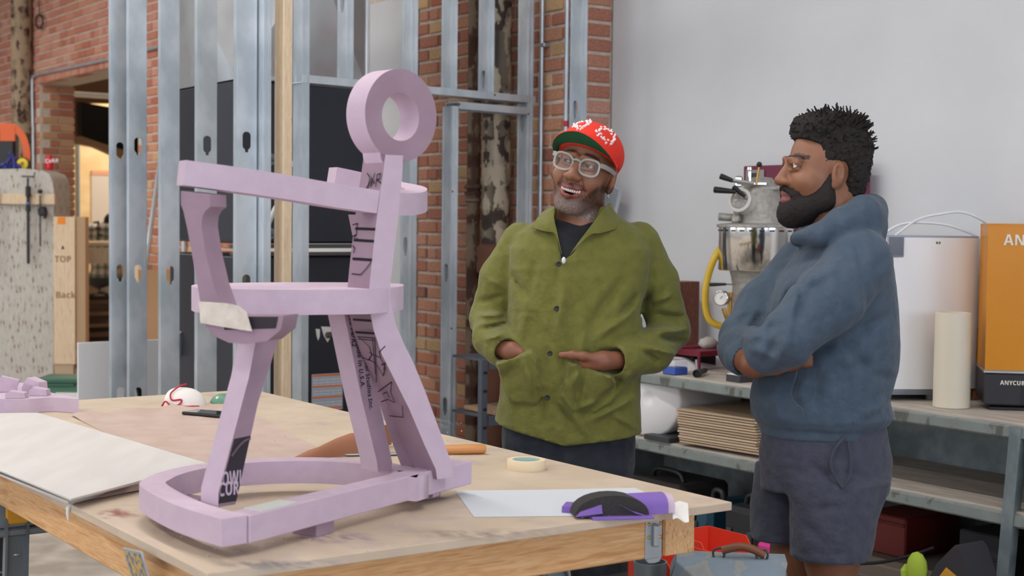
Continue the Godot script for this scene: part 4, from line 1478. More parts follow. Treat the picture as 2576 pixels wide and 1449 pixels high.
func build_chair() -> void:
	var c0 := Vector3(-0.45, TABLE_Y, -2.99)
	var g := thing("foam_chair", "lilac foam board chair mock-up with a ring headrest on the table", "chair", c0)
	var inv := g.transform.affine_inverse()
	var y0 := 0.025
	var y1 := 0.075
	# base ring: round on the far side, running straight out to the corner of the runner
	var corner := at_y(628, 1297, TABLE_Y + y1) - c0
	var tail := at_y(1187, 1160, TABLE_Y + y1) - c0
	corner.y = 0; tail.y = 0
	var run := (tail - corner).normalized()
	var R := 0.245
	var w := 0.052
	var pts := [corner + Vector3(-0.005, 0, 0.0), corner.lerp(Vector3(-R, 0, 0.06), 0.45) + Vector3(-0.012, 0, 0.012)]
	for k in 12:
		var an := deg_to_rad(195.0 - 16.5 * k)
		pts.append(Vector3(cos(an) * R, 0, -sin(an) * R))
	pts.append(corner + run * 0.53 + Vector3(0.0, 0, -0.03))
	var path := smooth_curve(pts, 5)
	var mid := []
	for i in path.size():                                   # centre line, half a width inside
		var d: Vector3 = (path[mini(i + 1, path.size() - 1)] - path[maxi(i - 1, 0)]).normalized()
		mid.append(path[i] + d.cross(Vector3.DOWN) * -w * 0.5 * -1.0 + Vector3(0, (y0 + y1) * 0.5, 0))
	var m := mb()
	m.sweep(mid, [Vector2(-w * 0.5, -0.025), Vector2(w * 0.5, -0.025), Vector2(w * 0.5, 0.025), Vector2(-w * 0.5, 0.025)], Vector3.UP)
	part(g, "base_ring", m, M.foam_cut)
	# straight runner
	var side := run.cross(Vector3.UP)                       # towards the camera
	m = mb()
	var L := corner.distance_to(tail)
	var rb := Basis(run, Vector3.UP, side)
	m.box(corner + run * L * 0.5 - side * 0.024 + Vector3(0, (y0 + y1) * 0.5, 0), Vector3(L, 0.052, 0.05), 0.002, rb)
	part(g, "base_runner", m, M.foam_cut)
	m = mb()
	m.box(corner + run * 0.055 - side * 0.04 + Vector3(0.03, y1 + 0.0018, -0.02), Vector3(0.10, 0.002, 0.045), 0.0, rb)
	part(g, "glue_patch", m, M.glue_film)
	# feet
	for a in [[783, 1349, 0.055], [1062, 1256, 0.05], [470, 1290, 0.05]]:
		var f := at_y(a[0], a[1], TABLE_Y) - c0
		m = mb()
		m.box(Vector3(f.x, 0.0135, f.z - 0.03), Vector3(a[2], 0.027, 0.06), 0.001, rb)
		part(g, "foot_block", m, M.foam_skin)
	# spine with the rear leg, side face towards the camera
	var A := at_y(1110, 1185, TABLE_Y + y1)
	var spine := [[970, 389], [1014, 391], [1011, 450], [1000, 560], [988, 660], [981, 716], [983, 765], [995, 815], [1015, 862], [1040, 912], [1070, 985], [1103, 1075], [1136, 1165], [1140, 1200], [1100, 1206], [1096, 1180], [1068, 1120], [1030, 1030], [995, 960], [960, 890], [940, 830], [930, 780], [928, 735], [933, 680], [944, 580], [957, 480], [966, 420]]
	board(g, "spine", spine, A, spine_n, 0.072, M.foam_cut, M.foam_skin)
	# broad plank behind the rear leg, down to the table top
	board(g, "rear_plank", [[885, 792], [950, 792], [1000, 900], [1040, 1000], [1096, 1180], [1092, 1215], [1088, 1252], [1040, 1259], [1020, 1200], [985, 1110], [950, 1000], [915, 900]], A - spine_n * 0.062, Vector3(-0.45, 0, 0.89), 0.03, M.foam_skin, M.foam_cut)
	# head ring
	var hr := at_plane(1005, 285, A + spine_n * -0.004, spine_n)
	var up := Vector3.UP
	var ax := up.cross(spine_n).normalized()
	var ro := (at_plane(1005, 168, hr, spine_n) - hr).length()
	var ri := ro * 0.52
	var ctr := at_plane(1010, 290, hr, spine_n)
	var hc := at_plane(1008, 294, hr, spine_n)
	var cap := mb()
	var rim := mb()
	cap.xf = inv; rim.xf = inv
	var back := -spine_n.normalized() * 0.062
	var N := 56
	for k in N:
		var f0 := TAU * k / N
		var f1 := TAU * (k + 1) / N
		var d0 := ax * cos(f0) + up * sin(f0)
		var d1 := ax * cos(f1) + up * sin(f1)
		var o0 := ctr + d0 * ro
		var o1 := ctr + d1 * ro
		var i0 := hc + d0 * ri
		var i1 := hc + d1 * ri
		cap.quad(i0, o0, o1, i1)
		cap.quad(i1 + back, o1 + back, o0 + back, i0 + back)
		rim.quad3(o0, o0 + back, o1 + back, o1, d0, d0, d1, d1)
		rim.quad3(i1, i1 + back, i0 + back, i0, -d1, -d1, -d0, -d0)
	part(g, "headrest_ring", [cap, rim], [M.foam_skin, M.foam_cut])
	# neck below the ring
	board(g, "headrest_neck", [[955, 372], [1060, 372], [1030, 398], [1012, 412], [1004, 430], [967, 430], [964, 412], [958, 398]], A - spine_n * 0.006, spine_n, 0.058, M.foam_skin, M.foam_cut)
	# seat
	var sy := 1.38
	var seat := trace([[602, 728], [760, 729], [925, 728]], func(u, v): return at_y(u, v, sy))
	var rear := smooth_curve(trace([[990, 724], [1014, 719], [1005, 713.5], [930, 711], [800, 710], [650, 710.5], [520, 713.5], [482, 718], [500, 724], [560, 727.5]], func(u, v): return at_y(u, v, sy)), 4)
	var sp := []
	for p in seat + rear: sp.append(inv * p)
	m = mb()
	m.prism(sp, Vector3(0, -0.05, 0))
	part(g, "seat", m, M.foam_cut)
	# armrest: near arm up to the spine, and the back rail that turns round to the far arm
	var near := smooth_curve(trace3([[456, 435, 2.76], [560, 449, 2.80], [700, 470, 2.88], [830, 492, 2.96], [948, 510, 3.03]]), 5)
	m = mb()
	m.xf = inv
	var rect := [Vector2(-0.024, -0.0235), Vector2(0.024, -0.0235), Vector2(0.024, 0.0235), Vector2(-0.024, 0.0235)]
	m.sweep(near, rect, Vector3.UP)
	part(g, "arm_rest", m, M.foam_cut)
	var far := smooth_curve(trace3([[975, 511, 3.08], [1020, 510, 3.13], [1046, 505, 3.22], [1040, 496, 3.36], [990, 482, 3.46], [920, 464, 3.48], [834, 446, 3.44]]), 5)
	var ups := []
	for i in far.size():
		ups.append((Vector3.UP + Vector3(0.0, 0, 0.42) * clampf(1.3 - absf(i / float(far.size() - 1) - 0.3) * 4.0, 0.0, 1.0)).normalized())
	m = mb()
	m.xf = inv
	m.sweep(far, rect, ups)
	part(g, "back_rail", m, M.foam_cut)
	# front support that carries the near arm, bends under the seat and goes on as the leg
	var B := at_y(550, 1268, TABLE_Y + y1)
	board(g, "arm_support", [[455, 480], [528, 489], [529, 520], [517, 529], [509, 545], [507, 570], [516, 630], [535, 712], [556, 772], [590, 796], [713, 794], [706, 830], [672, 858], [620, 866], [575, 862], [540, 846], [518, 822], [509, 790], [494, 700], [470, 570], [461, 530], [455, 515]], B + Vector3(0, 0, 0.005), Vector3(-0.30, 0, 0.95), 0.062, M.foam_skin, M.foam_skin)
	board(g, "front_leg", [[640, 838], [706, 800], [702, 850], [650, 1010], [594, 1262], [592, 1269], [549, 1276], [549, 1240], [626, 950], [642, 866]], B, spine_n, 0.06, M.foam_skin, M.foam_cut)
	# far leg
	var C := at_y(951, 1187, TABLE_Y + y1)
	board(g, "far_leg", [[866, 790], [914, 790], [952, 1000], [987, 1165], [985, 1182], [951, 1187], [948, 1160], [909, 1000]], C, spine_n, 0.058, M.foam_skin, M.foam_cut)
	# far arm support seen beside the spine
	board(g, "far_arm_support", [[876, 540], [925, 540], [935, 640], [930, 722], [884, 722], [892, 660], [890, 610]], A + Vector3(-0.1, 0, -0.16), Vector3(-0.45, 0, 0.89), 0.05, M.foam_skin, M.foam_cut)
	# print: black bar under the seat, maker's panel on the front leg, pattern bars and line drawings on the planks
	ink_area(g, "printed_bar", [[560, 797], [700, 797], [694, 826], [565, 830]], B + Vector3(0, 0, 0.005), Vector3(-0.30, 0, 0.95))
	var panel := ink_area(g, "printed_panel", [[589, 1104], [630, 1096], [594, 1260], [549, 1267], [553, 1240]], B, spine_n)
	var arcs := []
	var arc := []
	for k in 9:
		arc.append([583.0 + 46.0 * k / 8.0, 1146.0 - 42.0 * sin(PI * 0.5 * k / 8.0)])
	arcs.append(arc)
	var ringmark := ink(g, "printed_arc", arcs, B + spine_n * 0.0014, spine_n, 0.004)
	ringmark.mesh.surface_set_material(0, M.foam_skin)
	for a in [["OWENS", 556, 1206, 0.026, 604.0], ["CORNING", 548, 1233, 0.026, 599.0]]:
		var o := at_plane(a[1], a[2], B, spine_n) + spine_n * 0.002
		var tx := Vector3.UP.cross(spine_n).normalized()
		var shear := Basis(tx, Vector3.UP, spine_n)
		var sc := 0.62
		part(g, "printed_letters", clipped(text_mesh(a[0], a[3], 0.0004), at_plane(560.0 if a[0] == "OWENS" else 553.0, a[2], B, spine_n).distance_to(o) / sc, at_plane(a[4], a[2], B, spine_n).distance_to(o) / sc), M.foam_cut, "", inv * Transform3D(shear * Basis.from_scale(Vector3(sc, 1, 1)), o))
	var e0 := at_plane(957, 480, A, spine_n)
	var front_up := (at_plane(933, 680, A, spine_n) - e0).cross(spine_n).normalized()
	if front_up.dot(front_n) < 0: front_up = -front_up
	var pa := e0 + front_up * 0.0012
	ink(g, "printed_stripe", [[[896, 575], [944, 577]], [[893, 604], [941, 607]], [[889, 651], [936, 654]]], pa, front_up, 0.0055)
	ink(g, "printed_line", [[[886, 689], [908, 691], [922, 676], [935, 658]], [[888, 566], [900, 562], [897, 590], [890, 602]], [[885, 596], [897, 590]], [[888, 618], [893, 626], [890, 636]], [[890, 606], [900, 600]]], pa, front_up, 0.0022)
	ink(g, "printed_line", [[[925, 436], [931, 446], [928, 464], [920, 478]], [[924, 478], [936, 446], [934, 470], [944, 436]], [[946, 470], [950, 440], [958, 436], [956, 450], [948, 452], [960, 462]], [[938, 452], [943, 462]]], pa, front_up, 0.0024)
	e0 = at_plane(945, 845, A, spine_n)
	var pn := (at_plane(1068, 1120, A, spine_n) - e0).cross(spine_n).normalized()
	if pn.dot(front_n) < 0: pn = -pn
	var pl := e0 + pn * 0.003
	ink(g, "printed_stripe", [[[890, 803], [934, 806]], [[896, 835], [942, 838]]], pl + pn * 0.001, pn, 0.0055)
	ink(g, "printed_line", [[[900, 846], [944, 850]], [[902, 852], [944, 856]], [[904, 848], [930, 872], [936, 892], [928, 905], [912, 898]], [[930, 886], [958, 900], [970, 925], [965, 945], [955, 928], [944, 912], [930, 905]], [[938, 850], [945, 940]], [[944, 850], [948, 960]], [[958, 900], [955, 885], [970, 870]], [[952, 985], [975, 968], [986, 960], [984, 985], [994, 1012], [976, 1004], [960, 1010]], [[965, 990], [974, 985], [980, 1000]], [[1013, 1020], [1015, 1049], [980, 1045]], [[960, 918], [970, 912], [966, 930]]], pl + pn * 0.001, pn, 0.0022)
	for a in [["Made in U.S.A.", 899, 852, 0.011], ["for Studios Inc.", 921, 912, 0.010], ["No 74/A2", 882, 793, 0.011]]:
		var o := at_plane(a[1], a[2], C, spine_n) + spine_n * 0.001
		var tx := Vector3.UP.cross(spine_n).normalized()
		var turned := Basis(-Vector3.UP * 1.0 + tx * 0.14, tx, spine_n)
		part(g, "printed_letters", text_mesh(a[0], a[3], 0.0003), M.print_ink, "", inv * Transform3D(turned, o))
	# crumpled masking tape round the bend
	var bn := Vector3(-0.30, 0, 0.95).normalized()
	var grid := []
	var rr := RandomNumberGenerator.new()
	rr.seed = 4
	var lo := [[508, 812], [540, 818], [575, 824], [610, 829], [640, 832]]
	var hi := [[503, 758], [540, 760], [575, 763], [606, 770], [628, 786]]
	for i in 6:
		var row := []
		for j in 13:
			var x := j / 3.0
			var k := mini(int(x), 3)
			var fx := x - k
			var a := Vector2(lerpf(lo[k][0], lo[k + 1][0], fx), lerpf(lo[k][1], lo[k + 1][1], fx))
			var b := Vector2(lerpf(hi[k][0], hi[k + 1][0], fx), lerpf(hi[k][1], hi[k + 1][1], fx))
			var q := a.lerp(b, i / 5.0)
			row.append(inv * (at_plane(q.x, q.y, B + Vector3(0, 0, 0.005), bn) + bn * (0.003 + rr.randf_range(0, 0.0035) + (0.006 * maxf(0, j - 8) / 4.0))))
		grid.append(row)
	m = mb()
	m.slab_grid(grid, 0.001)
	part(g, "masking_tape", m, M.masking_tape, "crumpled masking tape")

func clipped(src: ArrayMesh, x0: float, x1: float) -> ArrayMesh:      # cuts lettering off where its panel ends
	var arr := src.surface_get_arrays(0)
	var v: PackedVector3Array = arr[Mesh.ARRAY_VERTEX]
	var ix = arr[Mesh.ARRAY_INDEX]
	var m := mb()
	for i in range(0, ix.size() if ix else v.size(), 3):
		var poly := []
		for k in 3: poly.append(v[ix[i + k]] if ix else v[i + k])
		for e in [[x0, 1.0], [x1, -1.0]]:
			var out := []
			for k in poly.size():
				var a: Vector3 = poly[k]
				var b: Vector3 = poly[(k + 1) % poly.size()]
				var da: float = (a.x - e[0]) * e[1]
				var db: float = (b.x - e[0]) * e[1]
				if da >= 0: out.append(a)
				if (da >= 0) != (db >= 0): out.append(a.lerp(b, da / (da - db)))
			poly = out
			if poly.size() < 3: break
		for k in range(1, poly.size() - 1): m.tri(poly[0], poly[k + 1], poly[k])
	return m.mesh()

func trace3(list: Array) -> Array:
	var out := []
	for a in list: out.append(at_z(a[0], a[1], a[2]))
	return out

func ink_area(parent: Node3D, called: String, pts: Array, anchor: Vector3, normal: Vector3) -> MeshInstance3D:
	var nn := normal.normalized()
	var inv := parent.transform.affine_inverse()
	var loc := []
	for p in pts: loc.append(inv * (at_plane(p[0], p[1], anchor, nn) + nn * 0.0010))
	var m := mb()
	m.prism(loc, inv.basis * (-nn * 0.0009))
	return part(parent, called, m, M.print_ink)

# ------------------------------------------------------------------ small things on the table
func on_table(u: float, v: float) -> Vector3:
	return at_y(u, v, TABLE_Y)

func build_table_things() -> void:
	var m := mb()
	# kraft paper sheet, curling at the near right
	var grid := []
	var q00 := on_table(470, 1190)
	var q10 := on_table(900, 1175)
	var q01 := on_table(178, 1047)
	var q11 := on_table(575, 1014)
	for i in 9:
		var row := []
		for j in 25:
			var p := q00.lerp(q10, j / 24.0).lerp(q01.lerp(q11, j / 24.0), i / 8.0)
			p.y = TABLE_Y + 0.0015 + 0.0008 * sin(j * 1.7 + i)
			if i == 8: p.y += 0.006 + 0.004 * sin(j * 0.9)
			row.append(p)
		grid.append(row)
	m.slab_grid(grid, 0.0006)
	var kp := thing("kraft_paper", "wide sheet of brown kraft paper lying under the chair mock-up", "paper")
	part(kp, "sheet", m, M.kraft)
	# its torn end rolled up towards the right
	m = mb()
	grid = []
	var edge := [[880, 1112], [905, 1096], [930, 1086], [958, 1070], [976, 1054]]
	var foot := [[718, 1161], [790, 1157], [860, 1150], [920, 1144], [985, 1120]]
	for i in 5:
		var row := []
		for j in 9:
			var x := j / 2.0
			var k := mini(int(x), 3)
			var fx := x - k
			var f := on_table(lerpf(foot[k][0], foot[k + 1][0], fx), lerpf(foot[k][1], foot[k + 1][1], fx))
			var h := 0.0
			var tops := [0.0, 0.030, 0.052, 0.060, 0.058]
			h = lerpf(tops[k], tops[k + 1], fx)
			var c := i / 4.0
			f += Vector3(0.03, 0, -0.10) * (1.0 - cos(c * PI * 0.5)) * 0.5
			f.y = TABLE_Y + 0.002 + h * sin(c * PI * 0.5) + (0.003 * sin(j * 2.3) if i == 4 else 0.0)
			row.append(f)
		grid.append(row)
	m.slab_grid(grid, 0.0008)
	part(kp, "curled_end", m, M.kraft_back, "torn brown end curling up")
	# veneer and paper stack at the left
	var corners := [[0, 1190], [178, 1262], [521, 1172], [95, 1045], [-110, 1048], [-160, 1140]]
	var yb := TABLE_Y + 0.0022
	var rr := RandomNumberGenerator.new()
	rr.seed = 21
	var ord := ["bottom", "second", "third", "fourth", "fifth", "top"]
	for k in 6:
		m = mb()
		var P := []
		var dx := rr.randf_range(-8, 4) if k < 5 else 0.0
		for c in corners:
			P.append(at_y(c[0] + dx * (1.0 if c[1] > 1150 else 0.2), c[1] - 7.0 + (k - 5) * -1.6 + rr.randf_range(-3, 3) * (1 if k < 5 else 0), yb + 0.0035))
		m.prism(P, Vector3(0, -0.0032, 0))
		var o := solo("card_sheet", "large cream sheet, %s of the stack at the table's left edge" % ord[k] if k < 5 else "large cream sheet on top of the stack at the table's left edge", "sheet", m, M.veneer, Transform3D.IDENTITY, "cream sheets stacked on the table")
		yb += 0.0040
	# torn brown wrapper poking out from under the stack
	m = mb()
	var tear := [[[178, 1262], [240, 1236], [262, 1215]], [[215, 1256], [262, 1229], [290, 1210]], [[262, 1250], [300, 1224], [316, 1192]], [[310, 1240], [316, 1222], [324, 1196]], [[360, 1232], [345, 1221], [335, 1212]], [[410, 1222], [400, 1213], [390, 1208]]]
	grid = []
	for i in 3:
		var row := []
		for j in tear.size():
			row.append(at_y(tear[j][i][0], tear[j][i][1], TABLE_Y + [0.003, 0.014, 0.024][i]))
		grid.append(row)
	m.slab_grid(grid, 0.0008)
	solo("torn_wrapper", "torn brown paper edge under the cream sheet stack", "paper", m, M.kraft)
	# lilac offcuts at the far left
	m = mb()
	var P := smooth_curve(trace([[-60, 1003], [60, 1004], [130, 1000], [198, 1004]], func(u, v): return at_y(u, v, TABLE_Y + 0.045)), 4)
	P += trace([[194, 1000], [110, 984], [0, 982], [-60, 986]], func(u, v): return at_y(u, v, TABLE_Y + 0.045))
	m.prism(P, Vector3(0, -0.044, 0))
	solo("foam_offcut", "long curved lilac foam offcut at the table's far left", "foam", m, M.foam_cut)
	var offs := [[20, 984, 0.07, 0.05, 0.4, "slanted lilac foam chunk nearest the picture's left edge"], [40, 1000, 0.06, 0.022, 0.2, "thin lilac foam chip in front of the slanted chunk"], [62, 990, 0.045, 0.035, 1.0, "small lilac foam chunk in the middle of the pile"], [88, 984, 0.06, 0.045, -0.3, "lilac foam wedge at the back right of the pile"], [98, 994, 0.055, 0.026, 0.1, "lilac foam block at the right end of the pile"]]
	for a in offs:
		m = mb()
		var o := at_y(a[0], a[1], TABLE_Y + 0.046)
		var e: float = a[2]
		var h: float = a[3]
		m.prism([Vector3(-e * 0.5, 0, e * 0.3), Vector3(e * 0.5, 0, e * 0.3), Vector3(e * 0.45, h * 0.7, e * 0.3), Vector3(-e * 0.3, h, e * 0.3), Vector3(-e * 0.5, h * 0.6, e * 0.3)], Vector3(0.006, 0, -e * 0.6))
		solo("foam_chunk", a[5], "foam", m, M.foam_cut, Transform3D(Basis(Vector3.UP, a[4]), o), "lilac foam scraps on the curved offcut")
	m = mb()
	P = trace([[-40, 1046], [8, 1040], [14, 1038], [4, 1052], [-40, 1056]], func(u, v): return at_y(u, v, TABLE_Y + 0.003))
	m.prism(P, Vector3(0, -0.002, 0))
	solo("blue_slip", "small blue slip of paper at the table's left edge", "paper", m, mat("slip_blue", rgb(88, 120, 220), 0.7))
	# dust mask with a red strap
	var mo := on_table(466, 1020)
	var mk := thing("dust_mask", "white moulded dust mask with a red strap on the table", "mask", mo)
	m = mb()
	var rows := 9
	grid = []
	for i in rows + 1:
		var row := []
		for j in 25:
			var f := TAU * j / 24.0
			var k := i / float(rows)
			var rad := cos(k * PI * 0.5)
			var rip := 1.0 + 0.02 * sin(f * 9.0) * (1.0 - k)
			row.append(Vector3(cos(f) * 0.068 * pow(rad, 0.7) * rip - 0.012 * k, 0.058 * sin(k * PI * 0.5), -sin(f) * 0.06 * pow(rad, 0.7) * rip))
		grid.append(row)
	m.grid(grid)
	part(mk, "shell", m, mat("mask_white", rgb(236, 232, 226), 0.85))
	m = mb()
	m.tube(smooth_curve([Vector3(-0.064, 0.004, 0.05), Vector3(-0.05, 0.02, 0.058), Vector3(-0.03, 0.006, 0.066), Vector3(-0.004, 0.012, 0.066), Vector3(0.0, 0.026, 0.058), Vector3(-0.03, 0.024, 0.056), Vector3(-0.036, 0.045, 0.046), Vector3(-0.012, 0.066, 0.025), Vector3(0.004, 0.070, 0.0)], 5), 0.0028, 6)
	m.tube(smooth_curve([Vector3(0.0, 0.004, 0.07), Vector3(0.03, 0.006, 0.072), Vector3(0.055, 0.004, 0.05)], 5), 0.0032, 6)
	part(mk, "strap", m, mat("strap_red", rgb(186, 30, 56), 0.6))
	# half dome of green plastic
	var go := on_table(562, 1018)
	m = mb()
	m.lathe([Vector2(0.045, 0.0), Vector2(0.043, 0.012), Vector2(0.034, 0.026), Vector2(0.018, 0.035), Vector2(0.0, 0.037)], Vector3.ZERO, Basis.IDENTITY, 24)
	var gd := thing("green_pad", "green plastic dome with a cream stud behind the front leg", "tool", go)
	part(gd, "dome", m, mat("dome_green", rgb(92, 138, 112), 0.45))
	m = mb()
	m.ball(Vector3(-0.014, 0.024, 0.028), 0.006)
	part(gd, "stud", m, M.paper_white)
	# phone
	var ph := on_table(524, 1046)
	var po := thing("phone", "black phone lying face up on the kraft paper", "phone", ph + Vector3(0, 0.003, 0), room * Basis(Vector3.UP, 0.5))
	m = mb()
	m.box(Vector3(0, 0.0045, 0), Vector3(0.075, 0.009, 0.15), 0.003)
	part(po, "case", m, M.black_plastic)
	m = mb()
	m.box(Vector3(0, 0.0093, 0), Vector3(0.068, 0.001, 0.142), 0.0)
	part(po, "glass", m, mat("phone_glass", rgb(20, 22, 26), 0.06))
	# chisel with a wooden handle
	var c0 := on_table(1100, 1144)
	var c1 := on_table(1222, 1142)
	var ch := thing("chisel", "chisel with a turned wooden handle behind the chair's rear leg", "chisel", c0 + Vector3(0, 0.0135, 0), Basis.looking_at((c1 - c0) * Vector3(1, 0, 1)))
	var hl := c0.distance_to(c1)
	m = mb()
	m.lathe([Vector2(0.0, -hl - 0.002), Vector2(0.009, -hl), Vector2(0.0125, -hl + 0.006), Vector2(0.013, -hl * 0.6), Vector2(0.0115, -hl * 0.2), Vector2(0.011, 0.0), Vector2(0.006, 0.03), Vector2(0.0, 0.032)], Vector3.ZERO, Basis(Vector3.RIGHT, PI / 2), 20)
	part(ch, "handle", m, mat("handle_wood", rgb(206, 142, 82), 0.4))
	m = mb()
	m.box(Vector3(0, -0.008, 0.13), Vector3(0.024, 0.003, 0.22), 0.0008)
	part(ch, "blade", m, M.zinc)
	# roll of masking tape
	var to := on_table(1324, 1180)
	var tr := thing("tape_roll", "roll of cream masking tape lying on the table", "tape", to)
	m = mb()
	m.lathe([Vector2(0.034, 0), Vector2(0.047, 0), Vector2(0.0475, 0.001), Vector2(0.0475, 0.0235), Vector2(0.047, 0.0245), Vector2(0.0345, 0.0245), Vector2(0.034, 0)], Vector3.ZERO, Basis.IDENTITY, 40)
	part(tr, "tape", m, mat("tape_cream", rgb(232, 214, 178), 0.6))
	m = mb()
	m.lathe([Vector2(0.0325, 0.001), Vector2(0.0338, 0.001), Vector2(0.0338, 0.0238), Vector2(0.0325, 0.0238), Vector2(0.0325, 0.001)], Vector3.ZERO, Basis.IDENTITY, 40)
	part(tr, "core", m, mat("core_teal", rgb(176, 206, 200), 0.6))
	# white sheet of drawing paper
	m = mb()
	P = trace([[1145, 1234], [1192, 1300], [1480, 1297], [1650, 1286], [1690, 1270], [1598, 1227], [1360, 1232]], func(u, v): return at_y(u, v, TABLE_Y + 0.0014))
	m.prism(P, Vector3(0, -0.0008, 0))
	solo("drawing_sheet", "bluish white sheet of paper under the purple sanding blocks", "paper", m, M.paper_cool)
	sanding_blocks()
	# rag hanging over the corner
	m = mb()
	grid = []
	for i in 7:
		var row := []
		for j in 7:
			var p := at_y(1690 + 40 * j / 6.0, 1290 - 3.3 * i, TABLE_Y + 0.003) 
			p.y += 0.004 * sin(j * 1.0 + i * 0.8) + 0.002 * cos(i * 1.3 + j * 0.4)
			if i < 3: p.y -= (3 - i) * 0.006
			if i < 3: p += Vector3(0, 0, 0.008) * (3 - i)
			p.y += 0.007
			row.append(p)
		grid.append(row)
	m.slab_grid(grid, 0.001)
	solo("rag", "crumpled white rag on the right corner of the table", "rag", m, M.paper_white)
	# crumbs of foam
	var cr := mb()
	rr.seed = 33
	for k in 90:
		var u := rr.randf_range(420, 1000)
		var v := rr.randf_range(1310, 1400) if k % 2 == 0 else rr.randf_range(1040, 1160)
		if k % 5 == 0: u = rr.randf_range(880, 1180); v = rr.randf_range(1060, 1110)
		var e := rr.randf_range(0.0008, 0.003)
		var o := on_table(u, v) + Vector3(0, e * 0.5 + (0.002 if u < 900 and v < 1200 else 0.0), 0)
		cr.box(o, Vector3(e, e, e * 1.3), e * 0.2, Basis(Vector3.UP, k))
	var cs := solo("foam_crumbs", "fine lilac foam crumbs scattered over the table", "crumbs", cr, M.foam_cut)
	cs.set_meta("kind", "stuff")

func sanding_blocks() -> void:
	mat("abrasive_purple", rgb(128, 98, 176), 0.75)
	mottled("grit_black", rgb(40, 38, 40), rgb(66, 62, 60), 0.95, 0.2, Vector3.ONE * 6.0)
	relief(M.grit_black, 66, 0.3, 0.4)
	# block wrapped in purple abrasive
	var o := on_table(1630, 1290)
	var g := thing("sanding_block", "lilac foam block wrapped in purple sandpaper at the table corner", "sanding block", o, Basis(Vector3.UP, 0.30))
	var prof := []
	for k in 13:
		var f := PI * k / 12.0
		prof.append(Vector3(0, 0.004 + 0.036 * pow(sin(f), 0.6), 0.032 * cos(f)))
	var m := mb()
	m.prism(prof, Vector3(0.098, 0, 0))
	m.xf = T(Vector3(-0.05, 0, 0))
	var m2 := mb()
	m2.xf = T(Vector3(-0.05, 0, 0))
	m2.prism(prof, Vector3(0.098, 0, 0))
	part(g, "block", m2, M.foam_cut)
	m2 = mb()
	m2.xf = T(Vector3(-0.052, 0.0012, 0))
	var wrap := []
	for k in 13:
		var f := PI * k / 12.0
		wrap.append(Vector3(0, 0.002 + 0.0395 * pow(sin(f), 0.6), 0.035 * cos(f)))
	for k in range(12, -1, -1):
		var f := PI * k / 12.0
		wrap.append(Vector3(0, 0.002 + 0.037 * pow(sin(f), 0.6), 0.033 * cos(f)))
	m2.prism(wrap, Vector3(0.084, 0, 0))
	part(g, "sandpaper", m2, M.abrasive_purple)
	# dark curved block held with purple clips
	o = on_table(1535, 1300)
	g = thing("sanding_block", "black gritted arched sanding block with purple ends", "sanding block", o, Basis(Vector3.UP, 0.16))
	m = mb()
	var pr := []
	for k in 15:
		var f := PI * k / 14.0
		pr.append(Vector3(-0.078 * cos(f), 0.006 + 0.042 * pow(sin(f), 0.9), 0.02))
	m.prism(pr, Vector3(0, 0, -0.055))
	part(g, "arched_body", m, M.grit_black)
	m = mb()
	m.box(Vector3(0.02, 0.003, 0.0), Vector3(0.13, 0.006, 0.07), 0.001)
	m.prism([Vector3(-0.078, 0.006, 0.024), Vector3(-0.022, 0.012, 0.026), Vector3(-0.024, 0.030, 0.024), Vector3(-0.068, 0.016, 0.023)], Vector3(0, 0, -0.004))
	m.prism([Vector3(0.012, 0.030, 0.025), Vector3(0.05, 0.010, 0.026), Vector3(0.082, 0.002, 0.024), Vector3(0.04, 0.016, 0.026)], Vector3(0, 0, -0.004))
	part(g, "purple_backing", m, M.abrasive_purple)
	# flat strip below
	o = on_table(1462, 1288)
	m = mb()
	m.box(Vector3(0, 0.008, 0), Vector3(0.075, 0.016, 0.05), 0.002)
	solo("sanding_strip", "flat purple sanding strip left of the arched block", "sanding block", m, M.abrasive_purple, Transform3D(Basis(Vector3.UP, -0.2), o))
	o = on_table(1502, 1303)
	m = mb()
	var gr := []
	for i in 4:
		var row := []
		for j in 7:
			row.append(Vector3(-0.035 + 0.07 * j / 6.0, 0.004 + 0.003 * sin(j * 1.5), 0.012 - 0.024 * i / 3.0))
		gr.append(row)
	m.slab_grid(gr, 0.0015)
	solo("sandpaper_scrap", "wavy scrap of purple sandpaper in front of the arched block", "sandpaper", m, M.abrasive_purple, Transform3D(Basis(Vector3.UP, 0.1), o))

# ------------------------------------------------------------------ metal workbench along the white wall
const BENCH_T := 4.0
const BENCH_Y := 0.89
const SHELF_Y := 0.605

func bench_at(u: float, v: float) -> Vector3:
	return at_y(u, v, BENCH_Y)

